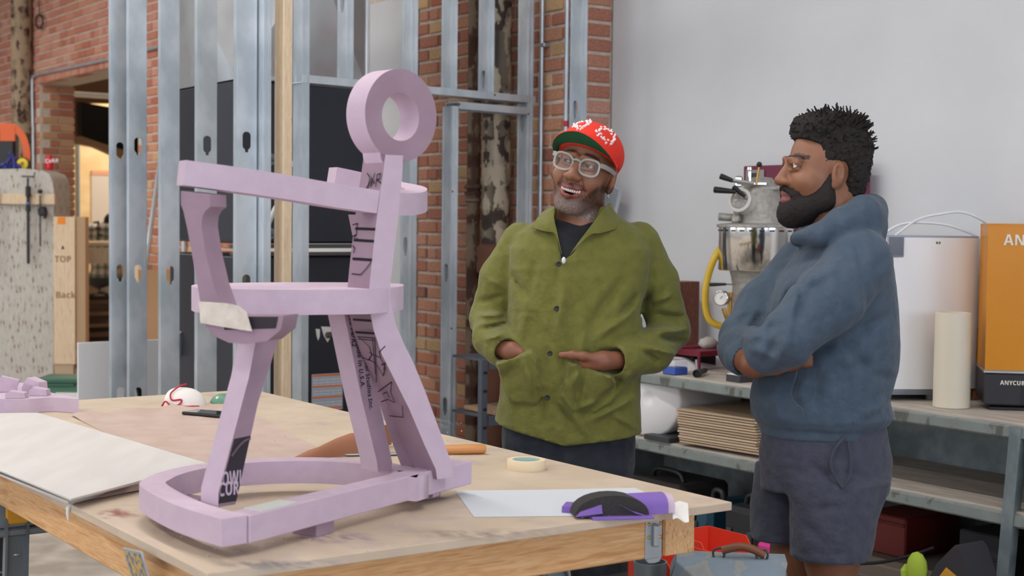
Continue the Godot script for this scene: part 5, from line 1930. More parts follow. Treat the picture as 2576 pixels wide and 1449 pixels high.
func build_bench() -> void:
	mottled("bench_steel", rgb(112, 124, 128), rgb(134, 146, 148), 0.5, 0.02, Vector3.ONE * 1.5, 0.35, 101)
	flaked("bench_lip", rgb(138, 146, 142), rgb(104, 106, 98), 0.68, 102)
	mottled("bench_board", rgb(168, 158, 146), rgb(192, 184, 172), 0.7, 0.02, Vector3(4, 4, 0.6), 0.0, 103)
	var s0 := 1.6
	var s1 := 5.36
	var g := thing("metal_workbench", "long grey metal workbench with a lower shelf along the white wall", "workbench", W((s0 + s1) * 0.5, 0, BENCH_T), room)
	var L := s1 - s0
	var m := mb()
	m.box(Vector3(0.30, BENCH_Y - 0.010, 0), Vector3(0.58, 0.02, L), 0.002)
	part(g, "worktop", m, M.bench_board)
	m = mb()
	m.box(Vector3(0.012, BENCH_Y - 0.03, 0), Vector3(0.024, 0.042, L), 0.006)
	part(g, "worktop_lip", m, M.bench_lip)
	m = mb()
	m.box(Vector3(0.30, SHELF_Y - 0.010, 0), Vector3(0.58, 0.02, L), 0.002)
	part(g, "lower_shelf", m, M.bench_board)
	m = mb()
	m.box(Vector3(0.012, SHELF_Y - 0.03, 0), Vector3(0.022, 0.044, L), 0.006)
	part(g, "shelf_lip", m, M.bench_lip)
	m = mb()
	m.box(Vector3(0.585, BENCH_Y * 0.5, 0), Vector3(0.01, BENCH_Y, L))
	part(g, "back_panel", m, M.bench_steel)
	var inv := g.transform.affine_inverse()
	# posts
	for k in [0, 1]:
		var top := inv * at_t([2556, 3100][k], [1075, 1100][k], BENCH_T)
		var bot := inv * at_t([2522, 3060][k], [1449, 1449][k], BENCH_T)
		bot = top + (bot - top) * ((top.y - 0.0) / (top.y - bot.y))
		m = mb()
		m.sweep([bot + Vector3(0.015, 0, 0), top + Vector3(0.015, 0.0, 0)], [Vector2(-0.022, -0.018), Vector2(0.022, -0.018), Vector2(0.022, 0.018), Vector2(-0.022, 0.018)], Vector3.RIGHT)
		part(g, "post", m, M.bench_steel)
	for z in [-L * 0.5 + 0.03]:
		m = mb()
		m.box(Vector3(0.03, BENCH_Y * 0.5 - 0.025, z), Vector3(0.045, BENCH_Y - 0.05, 0.045), 0.003)
		part(g, "post", m, M.bench_steel)
		m = mb()
		m.box(Vector3(0.30, BENCH_Y * 0.5 - 0.02, z + 0.01), Vector3(0.56, BENCH_Y - 0.04, 0.006))
		part(g, "end_panel", m, M.bench_steel)
	# drawers right of the post
	var d0 := inv * at_t(2565, 1100, BENCH_T)
	m = mb()
	m.box(Vector3(0.26, 0.44, d0.z + 0.30), Vector3(0.50, 0.80, 0.56), 0.004)
	part(g, "drawer_case", m, M.bench_steel)
	for k in 3:
		m = mb()
		m.box(Vector3(0.006, 0.72 - 0.27 * k, d0.z + 0.30), Vector3(0.012, 0.25, 0.54), 0.004)
		part(g, "drawer", m, M.bench_steel)
	# slotted steel shelving left of the bench
	var h := at_s(1214, 1000, 5.62)
	var sh := thing("steel_shelving", "dark grey slotted steel shelving between the drain pipe and the green jacket", "shelving", Vector3(h.x, 0, h.z), room)
	var topy := at_s(1208, 905, 5.62).y
	for x in [0.0, 0.62]:
		m = mb()
		m.box(Vector3(x, topy * 0.5, 0), Vector3(0.035, topy, 0.03), 0.002)
		part(sh, "upright", m, mat("shelving_grey", rgb(92, 98, 108), 0.5, 0.3))
		for k in 10:
			m = mb()
			m.box(Vector3(x + 0.004, topy - 0.06 - 0.085 * k, 0.016), Vector3(0.018, 0.012, 0.002))
			part(sh, "slot", m, M.black_plastic)
	for k in 3:
		var y: float = [at_s(1240, 908, 5.62).y, at_s(1240, 1050, 5.62).y, 0.12][k]
		m = mb()
		m.box(Vector3(0.33, y, -0.15), Vector3(0.60, 0.012, 0.32), 0.001)
		m.box(Vector3(0.33, y - 0.015, 0.008), Vector3(0.60, 0.045, 0.006), 0.001)
		part(sh, "shelf", m, M.shelving_grey)
	m = mb()
	m.box(Vector3(0.26, at_s(1240, 1050, 5.62).y + 0.02, -0.12), Vector3(0.40, 0.02, 0.26), 0.002)
	solo("dark_board", "dark edged board on the steel shelving behind the green jacket", "board", m, M.scrap_tan, sh.transform)

func build_bench_things() -> void:
	var m: MB
	# dark red-brown timber box
	var b := bench_at(1728, 912)
	mat("mahogany", rgb(96, 46, 30), 0.35)
	wood("mahogany_grain", rgb(92, 44, 28), rgb(126, 66, 42), Vector3(8, 1.2, 8), 111, 0.32)
	var g := thing("wooden_case", "tall dark red-brown wooden case on the bench beside the yellow hose", "box", b, room)
	m = mb()
	m.box(Vector3(0.02, 0.183, -0.07), Vector3(0.12, 0.366, 0.12), 0.003)
	part(g, "case_body", m, M.mahogany_grain)
	m = mb()
	m.box(Vector3(-0.045, 0.372, -0.06), Vector3(0.025, 0.012, 0.02), 0.002)
	part(g, "latch", m, M.brass)
	b = bench_at(1640, 930)
	m = mb()
	m.box(Vector3(0, 0.05, -0.06), Vector3(0.18, 0.10, 0.12), 0.003)
	solo("wooden_box", "low brown wooden box on the bench next to the blue box", "box", m, wood("walnut", rgb(120, 78, 56), rgb(156, 110, 82), Vector3(8, 8, 1), 112), Transform3D(room, b))
	# blue box with a clear lid
	b = bench_at(1716, 944)
	g = thing("blue_box", "small blue box with a clear lid on the bench front", "box", b, room)
	m = mb()
	m.box(Vector3(0, 0.016, -0.045), Vector3(0.075, 0.032, 0.08), 0.004)
	part(g, "tub", m, mat("tub_blue", rgb(62, 92, 176), 0.35))
	m = mb()
	m.box(Vector3(0, 0.047, -0.045), Vector3(0.073, 0.03, 0.078), 0.004)
	var clear := mat("clear_plastic", Color(0.9, 0.92, 0.95, 0.45), 0.15)
	clear.transparency = BaseMaterial3D.TRANSPARENCY_ALPHA
	part(g, "clear_lid", m, clear)
	# red stand with a shelf
	b = bench_at(1795, 930)
	g = thing("red_stand", "dark red metal stand holding a cloth beside the coffee roaster", "stand", b, room)
	mat("maroon", rgb(120, 34, 52), 0.4)
	m = mb()
	m.box(Vector3(0.0, 0.072, -0.10), Vector3(0.18, 0.024, 0.22), 0.003)
	m.box(Vector3(0.0, 0.087, -0.17), Vector3(0.18, 0.008, 0.10), 0.002)
	part(g, "top_plate", m, M.maroon)
	for z in [-0.2, 0.0]:
		m = mb()
		m.box(Vector3(-0.084, 0.031, z), Vector3(0.012, 0.062, 0.012), 0.002)
		part(g, "leg", m, M.maroon)
		m = mb()
		m.box(Vector3(0.084, 0.031, z), Vector3(0.012, 0.062, 0.012), 0.002)
		part(g, "leg", m, M.maroon)
	m = mb()
	m.box(Vector3(0.02, 0.033, -0.14), Vector3(0.14, 0.055, 0.12), 0.004)
	part(g, "dark_tray", m, M.black_plastic)
	m = mb()
	m.ball(Vector3(0.05, 0.105, -0.09), Vector3(0.05, 0.028, 0.035), Basis.IDENTITY, 14)
	for k in m.v.size(): m.v[k] += Vector3(0.004 * sin(m.v[k].y * 300), 0.005 * sin(m.v[k].x * 160) * cos(m.v[k].z * 120), 0)
	solo("cloth_scrap", "grey rag lying on the red stand", "rag", m, mat("rag_grey", rgb(186, 180, 172), 0.9), g.transform)
	# black torch
	var t0 := bench_at(1752, 950)
	var t1 := bench_at(1796, 934)
	g = thing("torch", "black torch lying across the front of the bench", "torch", t0 + Vector3(0, 0.017, 0), Basis.looking_at((t1 - t0) * Vector3(1, 0, 1)))
	m = mb()
	m.lathe([Vector2(0.0, 0.012), Vector2(0.014, 0.012), Vector2(0.014, -0.002), Vector2(0.017, 0.0), Vector2(0.017, 0.03), Vector2(0.012, 0.045), Vector2(0.012, 0.13), Vector2(0.0, 0.132)], Vector3.ZERO, Basis(Vector3.RIGHT, -PI / 2), 20)
	part(g, "barrel", m, M.black_plastic)
	m = mb()
	m.tube([Vector3(0, 0, -0.13), Vector3(0, 0.0, -0.17)], 0.005, 8)
	part(g, "tip", m, M.steel_dark)
	m = mb()
	m.tube([Vector3(-0.004, 0.015, -0.02), Vector3(-0.008, 0.055, -0.02)], 0.004, 8)
	part(g, "switch", m, M.zinc)
	# dark block with a pale top
	b = bench_at(1884, 962)
	g = thing("sharpening_stone", "dark flat block with a pale top on the bench under the folded arms", "block", b, room)
	m = mb()
	m.box(Vector3(0, 0.014, -0.04), Vector3(0.10, 0.028, 0.08), 0.002)
	part(g, "stone", m, M.steel_dark)
	m = mb()
	m.box(Vector3(0, 0.030, -0.04), Vector3(0.095, 0.004, 0.075), 0.001)
	part(g, "pale_sheet", m, M.paper_white)
	# dark case behind the hose
	b = bench_at(1800, 880) 
	m = mb()
	m.box(Vector3(0, 0.07, -0.06), Vector3(0.10, 0.14, 0.12), 0.012)
	m.box(Vector3(0, 0.10, 0.003), Vector3(0.085, 0.05, 0.012), 0.004)
	solo("dark_case", "dark grey plastic case behind the yellow hose", "case", m, mat("case_grey", rgb(66, 68, 74), 0.5), Transform3D(room, b))
	coffee_roaster()
	# maroon panel on the wall behind the roaster
	var q0 := st_of(at_t(1872, 418, 4.52))
	var q1 := st_of(at_t(2181, 418, 4.52))
	m = mb()
	m.box(Vector3(0, 0, 0), Vector3(0.03, q0.y - 0.92, q0.x - q1.x), 0.004)
	g = thing("maroon_board", "dark red panel standing behind the coffee roaster", "board", W((q0.x + q1.x) * 0.5, (q0.y + 0.92) * 0.5, 4.53), room)
	part(g, "panel_sheet", m, mat("panel_maroon", rgb(112, 40, 66), 0.5))
	var c := g.transform.affine_inverse()
	m = mb()
	var e0: Vector3 = c * at_t(1877, 428, 4.51)
	var e1: Vector3 = c * at_t(1922, 466, 4.51)
	m.box((e0 + e1) * 0.5, Vector3(0.006, absf(e0.y - e1.y), absf(e0.z - e1.z)), 0.001)
	part(g, "meter_plate", m, M.steel_brushed)
	m = mb()
	m.box((e0 + e1) * 0.5 + Vector3(-0.005, 0, -0.01), Vector3(0.006, absf(e0.y - e1.y) * 0.6, absf(e0.z - e1.z) * 0.5), 0.001)
	part(g, "meter_window", m, M.steel_dark)
	m = mb()
	e0 = c * at_t(1931, 487, 4.50)
	e1 = c * at_t(1962, 516, 4.50)
	m.box((e0 + e1) * 0.5, Vector3(0.004, absf(e0.y - e1.y), absf(e0.z - e1.z)))
	part(g, "warning_label", m, mat("label_yellow", rgb(228, 178, 40), 0.5), "yellow warning label")
	m = mb()
	m.box((e0 + e1) * 0.5 + Vector3(-0.003, 0.008, -0.01), Vector3(0.002, 0.003, 0.03))
	m.box((e0 + e1) * 0.5 + Vector3(-0.003, -0.004, -0.01), Vector3(0.002, 0.003, 0.03))
	part(g, "label_text", m, M.print_ink)
	# thick yellow hose that hangs in a bow
	m = mb()
	var hz := 6.02
	m.tube(smooth_curve([at_z(2010, 556, hz + 0.2), at_z(1940, 548, hz + 0.1), at_z(1860, 575, hz + 0.16), at_z(1806, 634, hz), at_z(1780, 700, hz), at_z(1774, 760, hz), at_z(1786, 806, hz), at_z(1826, 825, hz)], 6), 0.0145, 12)
	solo("yellow_hose", "thick yellow hose hanging in a bow beside the coffee roaster", "hose", m, mat("hose_yellow", rgb(206, 170, 48), 0.45))
	printers()

func coffee_roaster() -> void:
	var Z := 6.0
	var b := at_z(1908, 800, Z)
	var o := Vector3(b.x, BENCH_Y, b.z)
	var g := thing("coffee_roaster", "cast metal coffee roaster with a chrome drum and black handles on the bench", "roaster", o)
	var P := func(u: float, v: float, dz := 0.0) -> Vector3: return at_z(u, v, Z - dz) - o
	mottled("cast_grey", rgb(150, 146, 138), rgb(176, 172, 164), 0.5, 0.05, Vector3.ONE * 3.0, 0.35, 121)
	var py: float = P.call(1908, 680).y
	var ty: float = P.call(1908, 568).y
	var m := mb()
	m.lathe([Vector2(0.0, 0.0), Vector2(0.125, 0.0), Vector2(0.122, 0.02), Vector2(0.112, 0.03), Vector2(0.110, 0.06), Vector2(0.108, py - 0.06), Vector2(0.114, py - 0.03), Vector2(0.122, py)], Vector3.ZERO, Basis.IDENTITY, 32)
	part(g, "pedestal", m, M.cast_grey)
	m = mb()
	var R := 0.168
	m.lathe([Vector2(0.0, py), Vector2(R - 0.004, py), Vector2(R, py + 0.004), Vector2(R, ty - 0.006)], Vector3.ZERO, Basis.IDENTITY, 48)
	part(g, "chrome_drum", m, M.chrome, "polished drum with vent slots")
	m = mb()
	for k in 26:
		var f := TAU * k / 26.0
		m.box(Vector3(cos(f) * R, ty - 0.020, -sin(f) * R), Vector3(0.003, 0.006, 0.020), 0.0, Basis(Vector3.UP, f))
	part(g, "vent_slot", m, M.black_plastic)
	m = mb()
	m.lathe([Vector2(R, ty - 0.008), Vector2(R + 0.008, ty - 0.006), Vector2(R + 0.008, ty + 0.004), Vector2(R - 0.01, ty + 0.008), Vector2(0.10, ty + 0.012), Vector2(0.0, ty + 0.012)], Vector3.ZERO, Basis.IDENTITY, 40)
	part(g, "flange", m, M.cast_grey)
	# cast head: a dome narrowing to the top, with a front port
	m = mb()
	m.lathe([Vector2(0.115, ty + 0.01), Vector2(0.110, ty + 0.05), Vector2(0.098, ty + 0.10), Vector2(0.075, ty + 0.15), Vector2(0.055, ty + 0.18), Vector2(0.045, ty + 0.195), Vector2(0.0, ty + 0.20)], Vector3(0.0, 0, 0), Basis.IDENTITY, 32)
	for x in [-0.11, -0.055, 0.05, 0.10]:
		m.box(Vector3(x, ty + 0.028, 0.07), Vector3(0.035, 0.04, 0.05), 0.01)
	m.tube([P.call(1808, 545, 0.05), P.call(1850, 548, 0.05)], 0.016, 12)
	part(g, "head_casting", m, M.cast_grey)
	var port: Vector3 = P.call(1862, 504, 0.10)
	var pn := Vector3(-0.55, 0.25, 0.80).normalized()
	var pb := Basis(Quaternion(Vector3.UP, pn))
	m = mb()
	m.lathe([Vector2(0.0, -0.06), Vector2(0.052, -0.06), Vector2(0.046, -0.01), Vector2(0.050, -0.006), Vector2(0.050, 0.006), Vector2(0.044, 0.010), Vector2(0.038, 0.010), Vector2(0.036, 0.004)], port, pb, 32)
	part(g, "port_ring", m, mat("port_pale", rgb(206, 202, 194), 0.4))
	m = mb()
	m.lathe([Vector2(0.037, 0.004), Vector2(0.03, 0.008), Vector2(0.0, 0.010)], port, pb, 32)
	part(g, "port_glass", m, mat("port_window", rgb(150, 146, 140), 0.12))
	# handles
	for a in [[[1812, 443], [1842, 454], [1895, 462], 0.012, 0.008, "lever"], [[1797, 477], [1848, 482], [1880, 505], 0.013, 0.007, "lever"], [[1845, 470], [1873, 493], [1884, 505], 0.010, 0.005, "lever"], [[1786, 716], [1825, 715], [1850, 716], 0.0075, 0.003, "lever"]]:
		var p0: Vector3 = P.call(a[0][0], a[0][1], 0.14)
		var p1: Vector3 = P.call(a[1][0], a[1][1], 0.14)
		var p2: Vector3 = P.call(a[2][0], a[2][1], 0.10)
		m = mb()
		m.tube([p1, p2], a[4], 8)
		var lv := part(g, "lever", m, M.steel_brushed)
		m = mb()
		m.tube([p0 - (p1 - p0) * 0.04, p0, p0.lerp(p1, 0.3), p1, p1 + (p1 - p0) * 0.06], [a[3] * 0.5, a[3], a[3] * 0.95, a[3] * 0.7, a[3] * 0.5], 12)
		part(lv, "grip", m, M.black_plastic, "black grip")
	# clamp yoke and ball lever on top
	m = mb()
	m.box((P.call(1858, 457, 0.06) as Vector3), Vector3(0.03, 0.045, 0.03), 0.006)
	m.box((P.call(1895, 462, 0.06) as Vector3), Vector3(0.11, 0.016, 0.03), 0.004)
	m.box((P.call(1886, 445, 0.05) as Vector3), Vector3(0.014, 0.05, 0.014), 0.003)
	m.lathe([Vector2(0.0, 0.0), Vector2(0.014, 0.0), Vector2(0.014, 0.012), Vector2(0.0, 0.012)], P.call(1886, 428, 0.05), Basis.IDENTITY, 6)
	part(g, "clamp_yoke", m, M.steel_brushed)
	m = mb()
	m.tube([P.call(1903, 465, 0.08), P.call(1906, 440, 0.08), P.call(1910, 420, 0.08)], 0.0045, 8)
	var bl := part(g, "ball_lever", m, M.brass)
	m = mb()
	m.ball(P.call(1910, 414, 0.08), 0.0115, Basis.IDENTITY, 16)
	part(bl, "ball_knob", m, M.black_plastic)
	m = mb()
	m.tube([P.call(1912, 478, 0.06), P.call(1938, 475, 0.06)], 0.014, 12)
	m.tube([P.call(1938, 475, 0.06), P.call(1960, 473, 0.06)], 0.011, 12)
	part(g, "side_spout", m, M.cast_grey)
	# pressure gauge and its pipe
	var gc: Vector3 = P.call(1815, 750, 0.10)
	var gb := Basis(Vector3.RIGHT, PI / 2) 
	m = mb()
	m.lathe([Vector2(0.0, -0.02), Vector2(0.026, -0.02), Vector2(0.031, -0.014), Vector2(0.031, 0.012), Vector2(0.028, 0.014), Vector2(0.026, 0.010)], gc, Basis(Vector3.UP, -0.5) * gb, 28)
	var ga := part(g, "gauge", m, M.steel_brushed)
	m = mb()
	m.lathe([Vector2(0.027, 0.009), Vector2(0.0, 0.010)], gc, Basis(Vector3.UP, -0.5) * gb, 28)
	part(ga, "dial", m, M.paper_white)
	m = mb()
	m.box(gc + Basis(Vector3.UP, -0.5) * Vector3(0.004, 0.004, 0.0115), Vector3(0.016, 0.0015, 0.001), 0.0, Basis(Vector3.UP, -0.5) * Basis(Vector3.BACK, 0.8))
	part(ga, "needle", m, M.print_ink)
	m = mb()
	m.tube([gc + Vector3(0.02, 0, -0.02), P.call(1838, 752, 0.06)], 0.010, 8)
	m.tube(smooth_curve([P.call(1820, 775, 0.09), P.call(1826, 795, 0.09), P.call(1832, 812, 0.08)], 4), 0.008, 8)
	m.tube([P.call(1838, 735, 0.06), P.call(1834, 790, 0.06), P.call(1832, 828, 0.06)], 0.009, 10)
	part(g, "brass_fitting", m, M.brass)

func printers() -> void:
	var m: MB
	# white rounded machine with a small screen
	var Z := 5.25
	var l := at_z(2150, 800, Z)
	var r := at_z(2478, 800, Z)
	var topy := at_z(2360, 594, Z).y
	var o := Vector3((l.x + r.x) * 0.5, BENCH_Y, -Z - 0.19)
	var wd := r.x - l.x
	var g := thing("white_printer", "tall white resin machine with a small dark screen on the bench", "machine", o, Basis(Vector3.UP, deg_to_rad(6)))
	var h := topy - BENCH_Y
	var prof := func(inset: float, y: float) -> Array:
		var out := []
		var hw := wd * 0.5 - inset
		var hd := 0.19 - inset
		for k in 40:
			var f := TAU * k / 40.0
			var c := cos(f)
			var s := sin(f)
			out.append(Vector3(hw * signf(c) * pow(absf(c), 0.45), y, hd * signf(s) * pow(absf(s), 0.45)))
		return out
	m = mb()
	m.prism(prof.call(0.0, h - 0.006), Vector3(0, -(h - 0.05), 0))
	part(g, "white_body", m, M.white_satin)
	m = mb()
	m.prism(prof.call(0.004, h), Vector3(0, -0.007, 0))
	part(g, "lid", m, mat("lid_grey", rgb(150, 156, 170), 0.4))
	m = mb()
	m.prism(prof.call(0.01, 0.045), Vector3(0, -0.012, 0))
	m.prism(prof.call(0.02, 0.034), Vector3(0, -0.012, 0))
	part(g, "base_ring", m, mat("base_grey", rgb(150, 156, 166), 0.4))
	for a in [[-0.12, -0.1], [-0.12, 0.1], [0.05, 0.13], [0.12, -0.1]]:
		m = mb()
		m.lathe([Vector2(0.016, 0.0), Vector2(0.018, 0.024)], Vector3(a[0], 0, a[1]), Basis.IDENTITY, 16)
		m.lathe([Vector2(0.018, 0.024), Vector2(0.0, 0.025)], Vector3(a[0], 0, a[1]), Basis.IDENTITY, 16)
		part(g, "foot", m, M.base_grey)
	var inv := g.transform.affine_inverse()
	var sc := inv * at_z(2256, 621, Z - 0.02)
	m = mb()
	m.box(Vector3(sc.x, sc.y, 0.1865), Vector3(0.062, 0.076, 0.012), 0.004)
	var scr := part(g, "screen_bezel", m, M.lid_grey)
	m = mb()
	m.box(Vector3(sc.x, sc.y + 0.002, 0.1935), Vector3(0.052, 0.066, 0.002))
	part(scr, "dark_glass", m, mat("dark_glass", rgb(40, 38, 44), 0.15))
	for a in [[2364, rgb(110, 90, 80), "sensor"], [2371, rgb(70, 140, 90), "green_button"]]:
		var q := inv * at_z(a[0], 611, Z - 0.02)
		m = mb()
		m.ball(Vector3(q.x, q.y, 0.190), Vector3(0.004, 0.005, 0.002), Basis.IDENTITY, 10)
		part(g, a[2], m, mat(a[2], a[1], 0.4))
	# cream cylinder
	var cb := bench_at(2405, 1029)
	m = mb()
	var ch := at_z(2408, 788, -cb.z).y - BENCH_Y
	m.lathe([Vector2(0.0, 0.0), Vector2(0.060, 0.0), Vector2(0.063, 0.002), Vector2(0.061, ch - 0.002), Vector2(0.055, ch), Vector2(0.050, ch), Vector2(0.050, ch - 0.05), Vector2(0.0, ch - 0.05)], Vector3.ZERO, Basis.IDENTITY, 40)
	solo("cream_tube", "plain cream upright tube on the bench before the white machine", "tube", m, mat("tube_cream", rgb(222, 212, 190), 0.4), T(cb + Vector3(0, 0, -0.055)))
	# brown board between tube and amber printer
	var bb := bench_at(2470, 1006)
	m = mb()
	m.box(Vector3(0, 0.13, -0.02), Vector3(0.10, 0.26, 0.02), 0.002)
	solo("brown_board", "narrow reddish brown board between the cream tube and amber printer", "board", m, mat("board_redbrown", rgb(168, 104, 70), 0.7), Transform3D(Basis(Vector3.UP, 0.2), bb + Vector3(0.02, 0, 0)))
	# resin printer with the amber hood
	var pb := bench_at(2474, 1032)
	var pt := thing("resin_printer", "resin printer with an amber see-through hood and black base at the right edge", "printer", pb, Basis(Vector3.UP, deg_to_rad(-12)))
	var by := at_z(2476, 936, -pb.z).y - BENCH_Y
	var hy := at_z(2482, 562, -pb.z).y - BENCH_Y
	var pw := 0.27
	m = mb()
	m.box(Vector3(pw * 0.5, by * 0.5 + 0.008, -pw * 0.5), Vector3(pw, by - 0.02, pw), 0.006)
	m.box(Vector3(pw * 0.5, 0.006, -pw * 0.5), Vector3(pw * 0.85, 0.012, pw * 0.85), 0.002)
	part(pt, "base", m, mat("printer_black", rgb(34, 32, 38), 0.45))
	m = mb()
	m.box(Vector3(pw * 0.5, by + 0.002, -pw * 0.5), Vector3(pw + 0.004, 0.012, pw + 0.004), 0.003)
	part(pt, "rim", m, M.steel_brushed)
	m = mb()
	m.box(Vector3(pw * 0.47, by + 0.03, -pw * 0.5), Vector3(pw * 0.6, 0.05, pw * 0.6), 0.01)
	m.box(Vector3(pw * 0.5, by + 0.075, -pw * 0.45), Vector3(0.06, 0.04, 0.06), 0.006)
	m.box(Vector3(pw * 0.5, by + 0.2, -pw + 0.04), Vector3(0.05, 0.34, 0.03), 0.004)
	part(pt, "build_plate", m, M.steel_dark)
	var amber := mat("amber_acrylic", Color(0.93, 0.62, 0.05, 0.62), 0.3)
	amber.transparency = BaseMaterial3D.TRANSPARENCY_ALPHA
	m = mb()
	var hh := hy - by - 0.008
	var hc := by + 0.008 + hh * 0.5
	m.box(Vector3(pw * 0.5, hc, -0.006), Vector3(pw - 0.004, hh, 0.004))
	m.box(Vector3(0.006, hc, -pw * 0.5), Vector3(0.004, hh, pw - 0.016))
	m.box(Vector3(pw - 0.006, hc, -pw * 0.5), Vector3(0.004, hh, pw - 0.016))
	m.box(Vector3(pw * 0.5, hc, -pw + 0.006), Vector3(pw - 0.004, hh, 0.004))
	m.box(Vector3(pw * 0.5, hy - 0.002, -pw * 0.5), Vector3(pw - 0.004, 0.004, pw - 0.004))
	part(pt, "amber_hood", m, amber, "see-through amber hood")
	mat("logo_white", rgb(232, 228, 214), 0.5)
	var pinv := pt.transform.affine_inverse()
	var q1 := pinv * at_z(2512, 617, -pb.z - 0.0)
	part(pt, "hood_letters", text_mesh("ANYCUBIC", 0.036, 0.001), M.logo_white, "", T(Vector3(0.052, q1.y + 0.018, -0.002)))
	q1 = pinv * at_z(2512, 966, -pb.z)
	part(pt, "base_letters", text_mesh("ANYCUBIC", 0.0145, 0.001), M.logo_white, "", T(Vector3(0.052, q1.y + 0.006, 0.002)))
	m = mb()
	m.box(Vector3(pw - 0.09, by * 0.45, 0.001), Vector3(0.12, by * 0.5, 0.003), 0.001)
	part(pt, "touch_screen", m, M.dark_glass)
	# white cables arching over
	var cz := 5.35
	m = mb()
	m.tube(smooth_curve([at_z(2226, 586, cz), at_z(2262, 566, cz), at_z(2310, 560, cz), at_z(2380, 566, cz), at_z(2440, 586, cz), at_z(2462, 598, cz)], 6), 0.0048, 8)
	solo("white_cable", "lower of two white cables arching over the white machine", "cable", m, M.white_plastic)
	m = mb()
	m.tube(smooth_curve([at_z(2252, 592, cz - 0.05), at_z(2310, 552, cz), at_z(2370, 538, cz), at_z(2420, 534, cz), at_z(2468, 552, cz), at_z(2490, 575, cz + 0.02)], 6), 0.0048, 8)
	solo("white_cable", "higher of two white cables arching over the white machine", "cable", m, M.white_plastic)
	# bright steel bracket behind the capped head
	m = mb()
	var k0 := at_t(1546, 470, 4.5)
	m.sweep([at_t(1512, 620, 4.5), k0], [Vector2(-0.05, -0.01), Vector2(0.05, -0.01), Vector2(0.05, 0.01), Vector2(-0.05, 0.01)], room.x * -1.0)
	solo("steel_offcut", "grey steel stud offcut leaning on the white wall behind the red cap", "stud", m, M.galvanised)

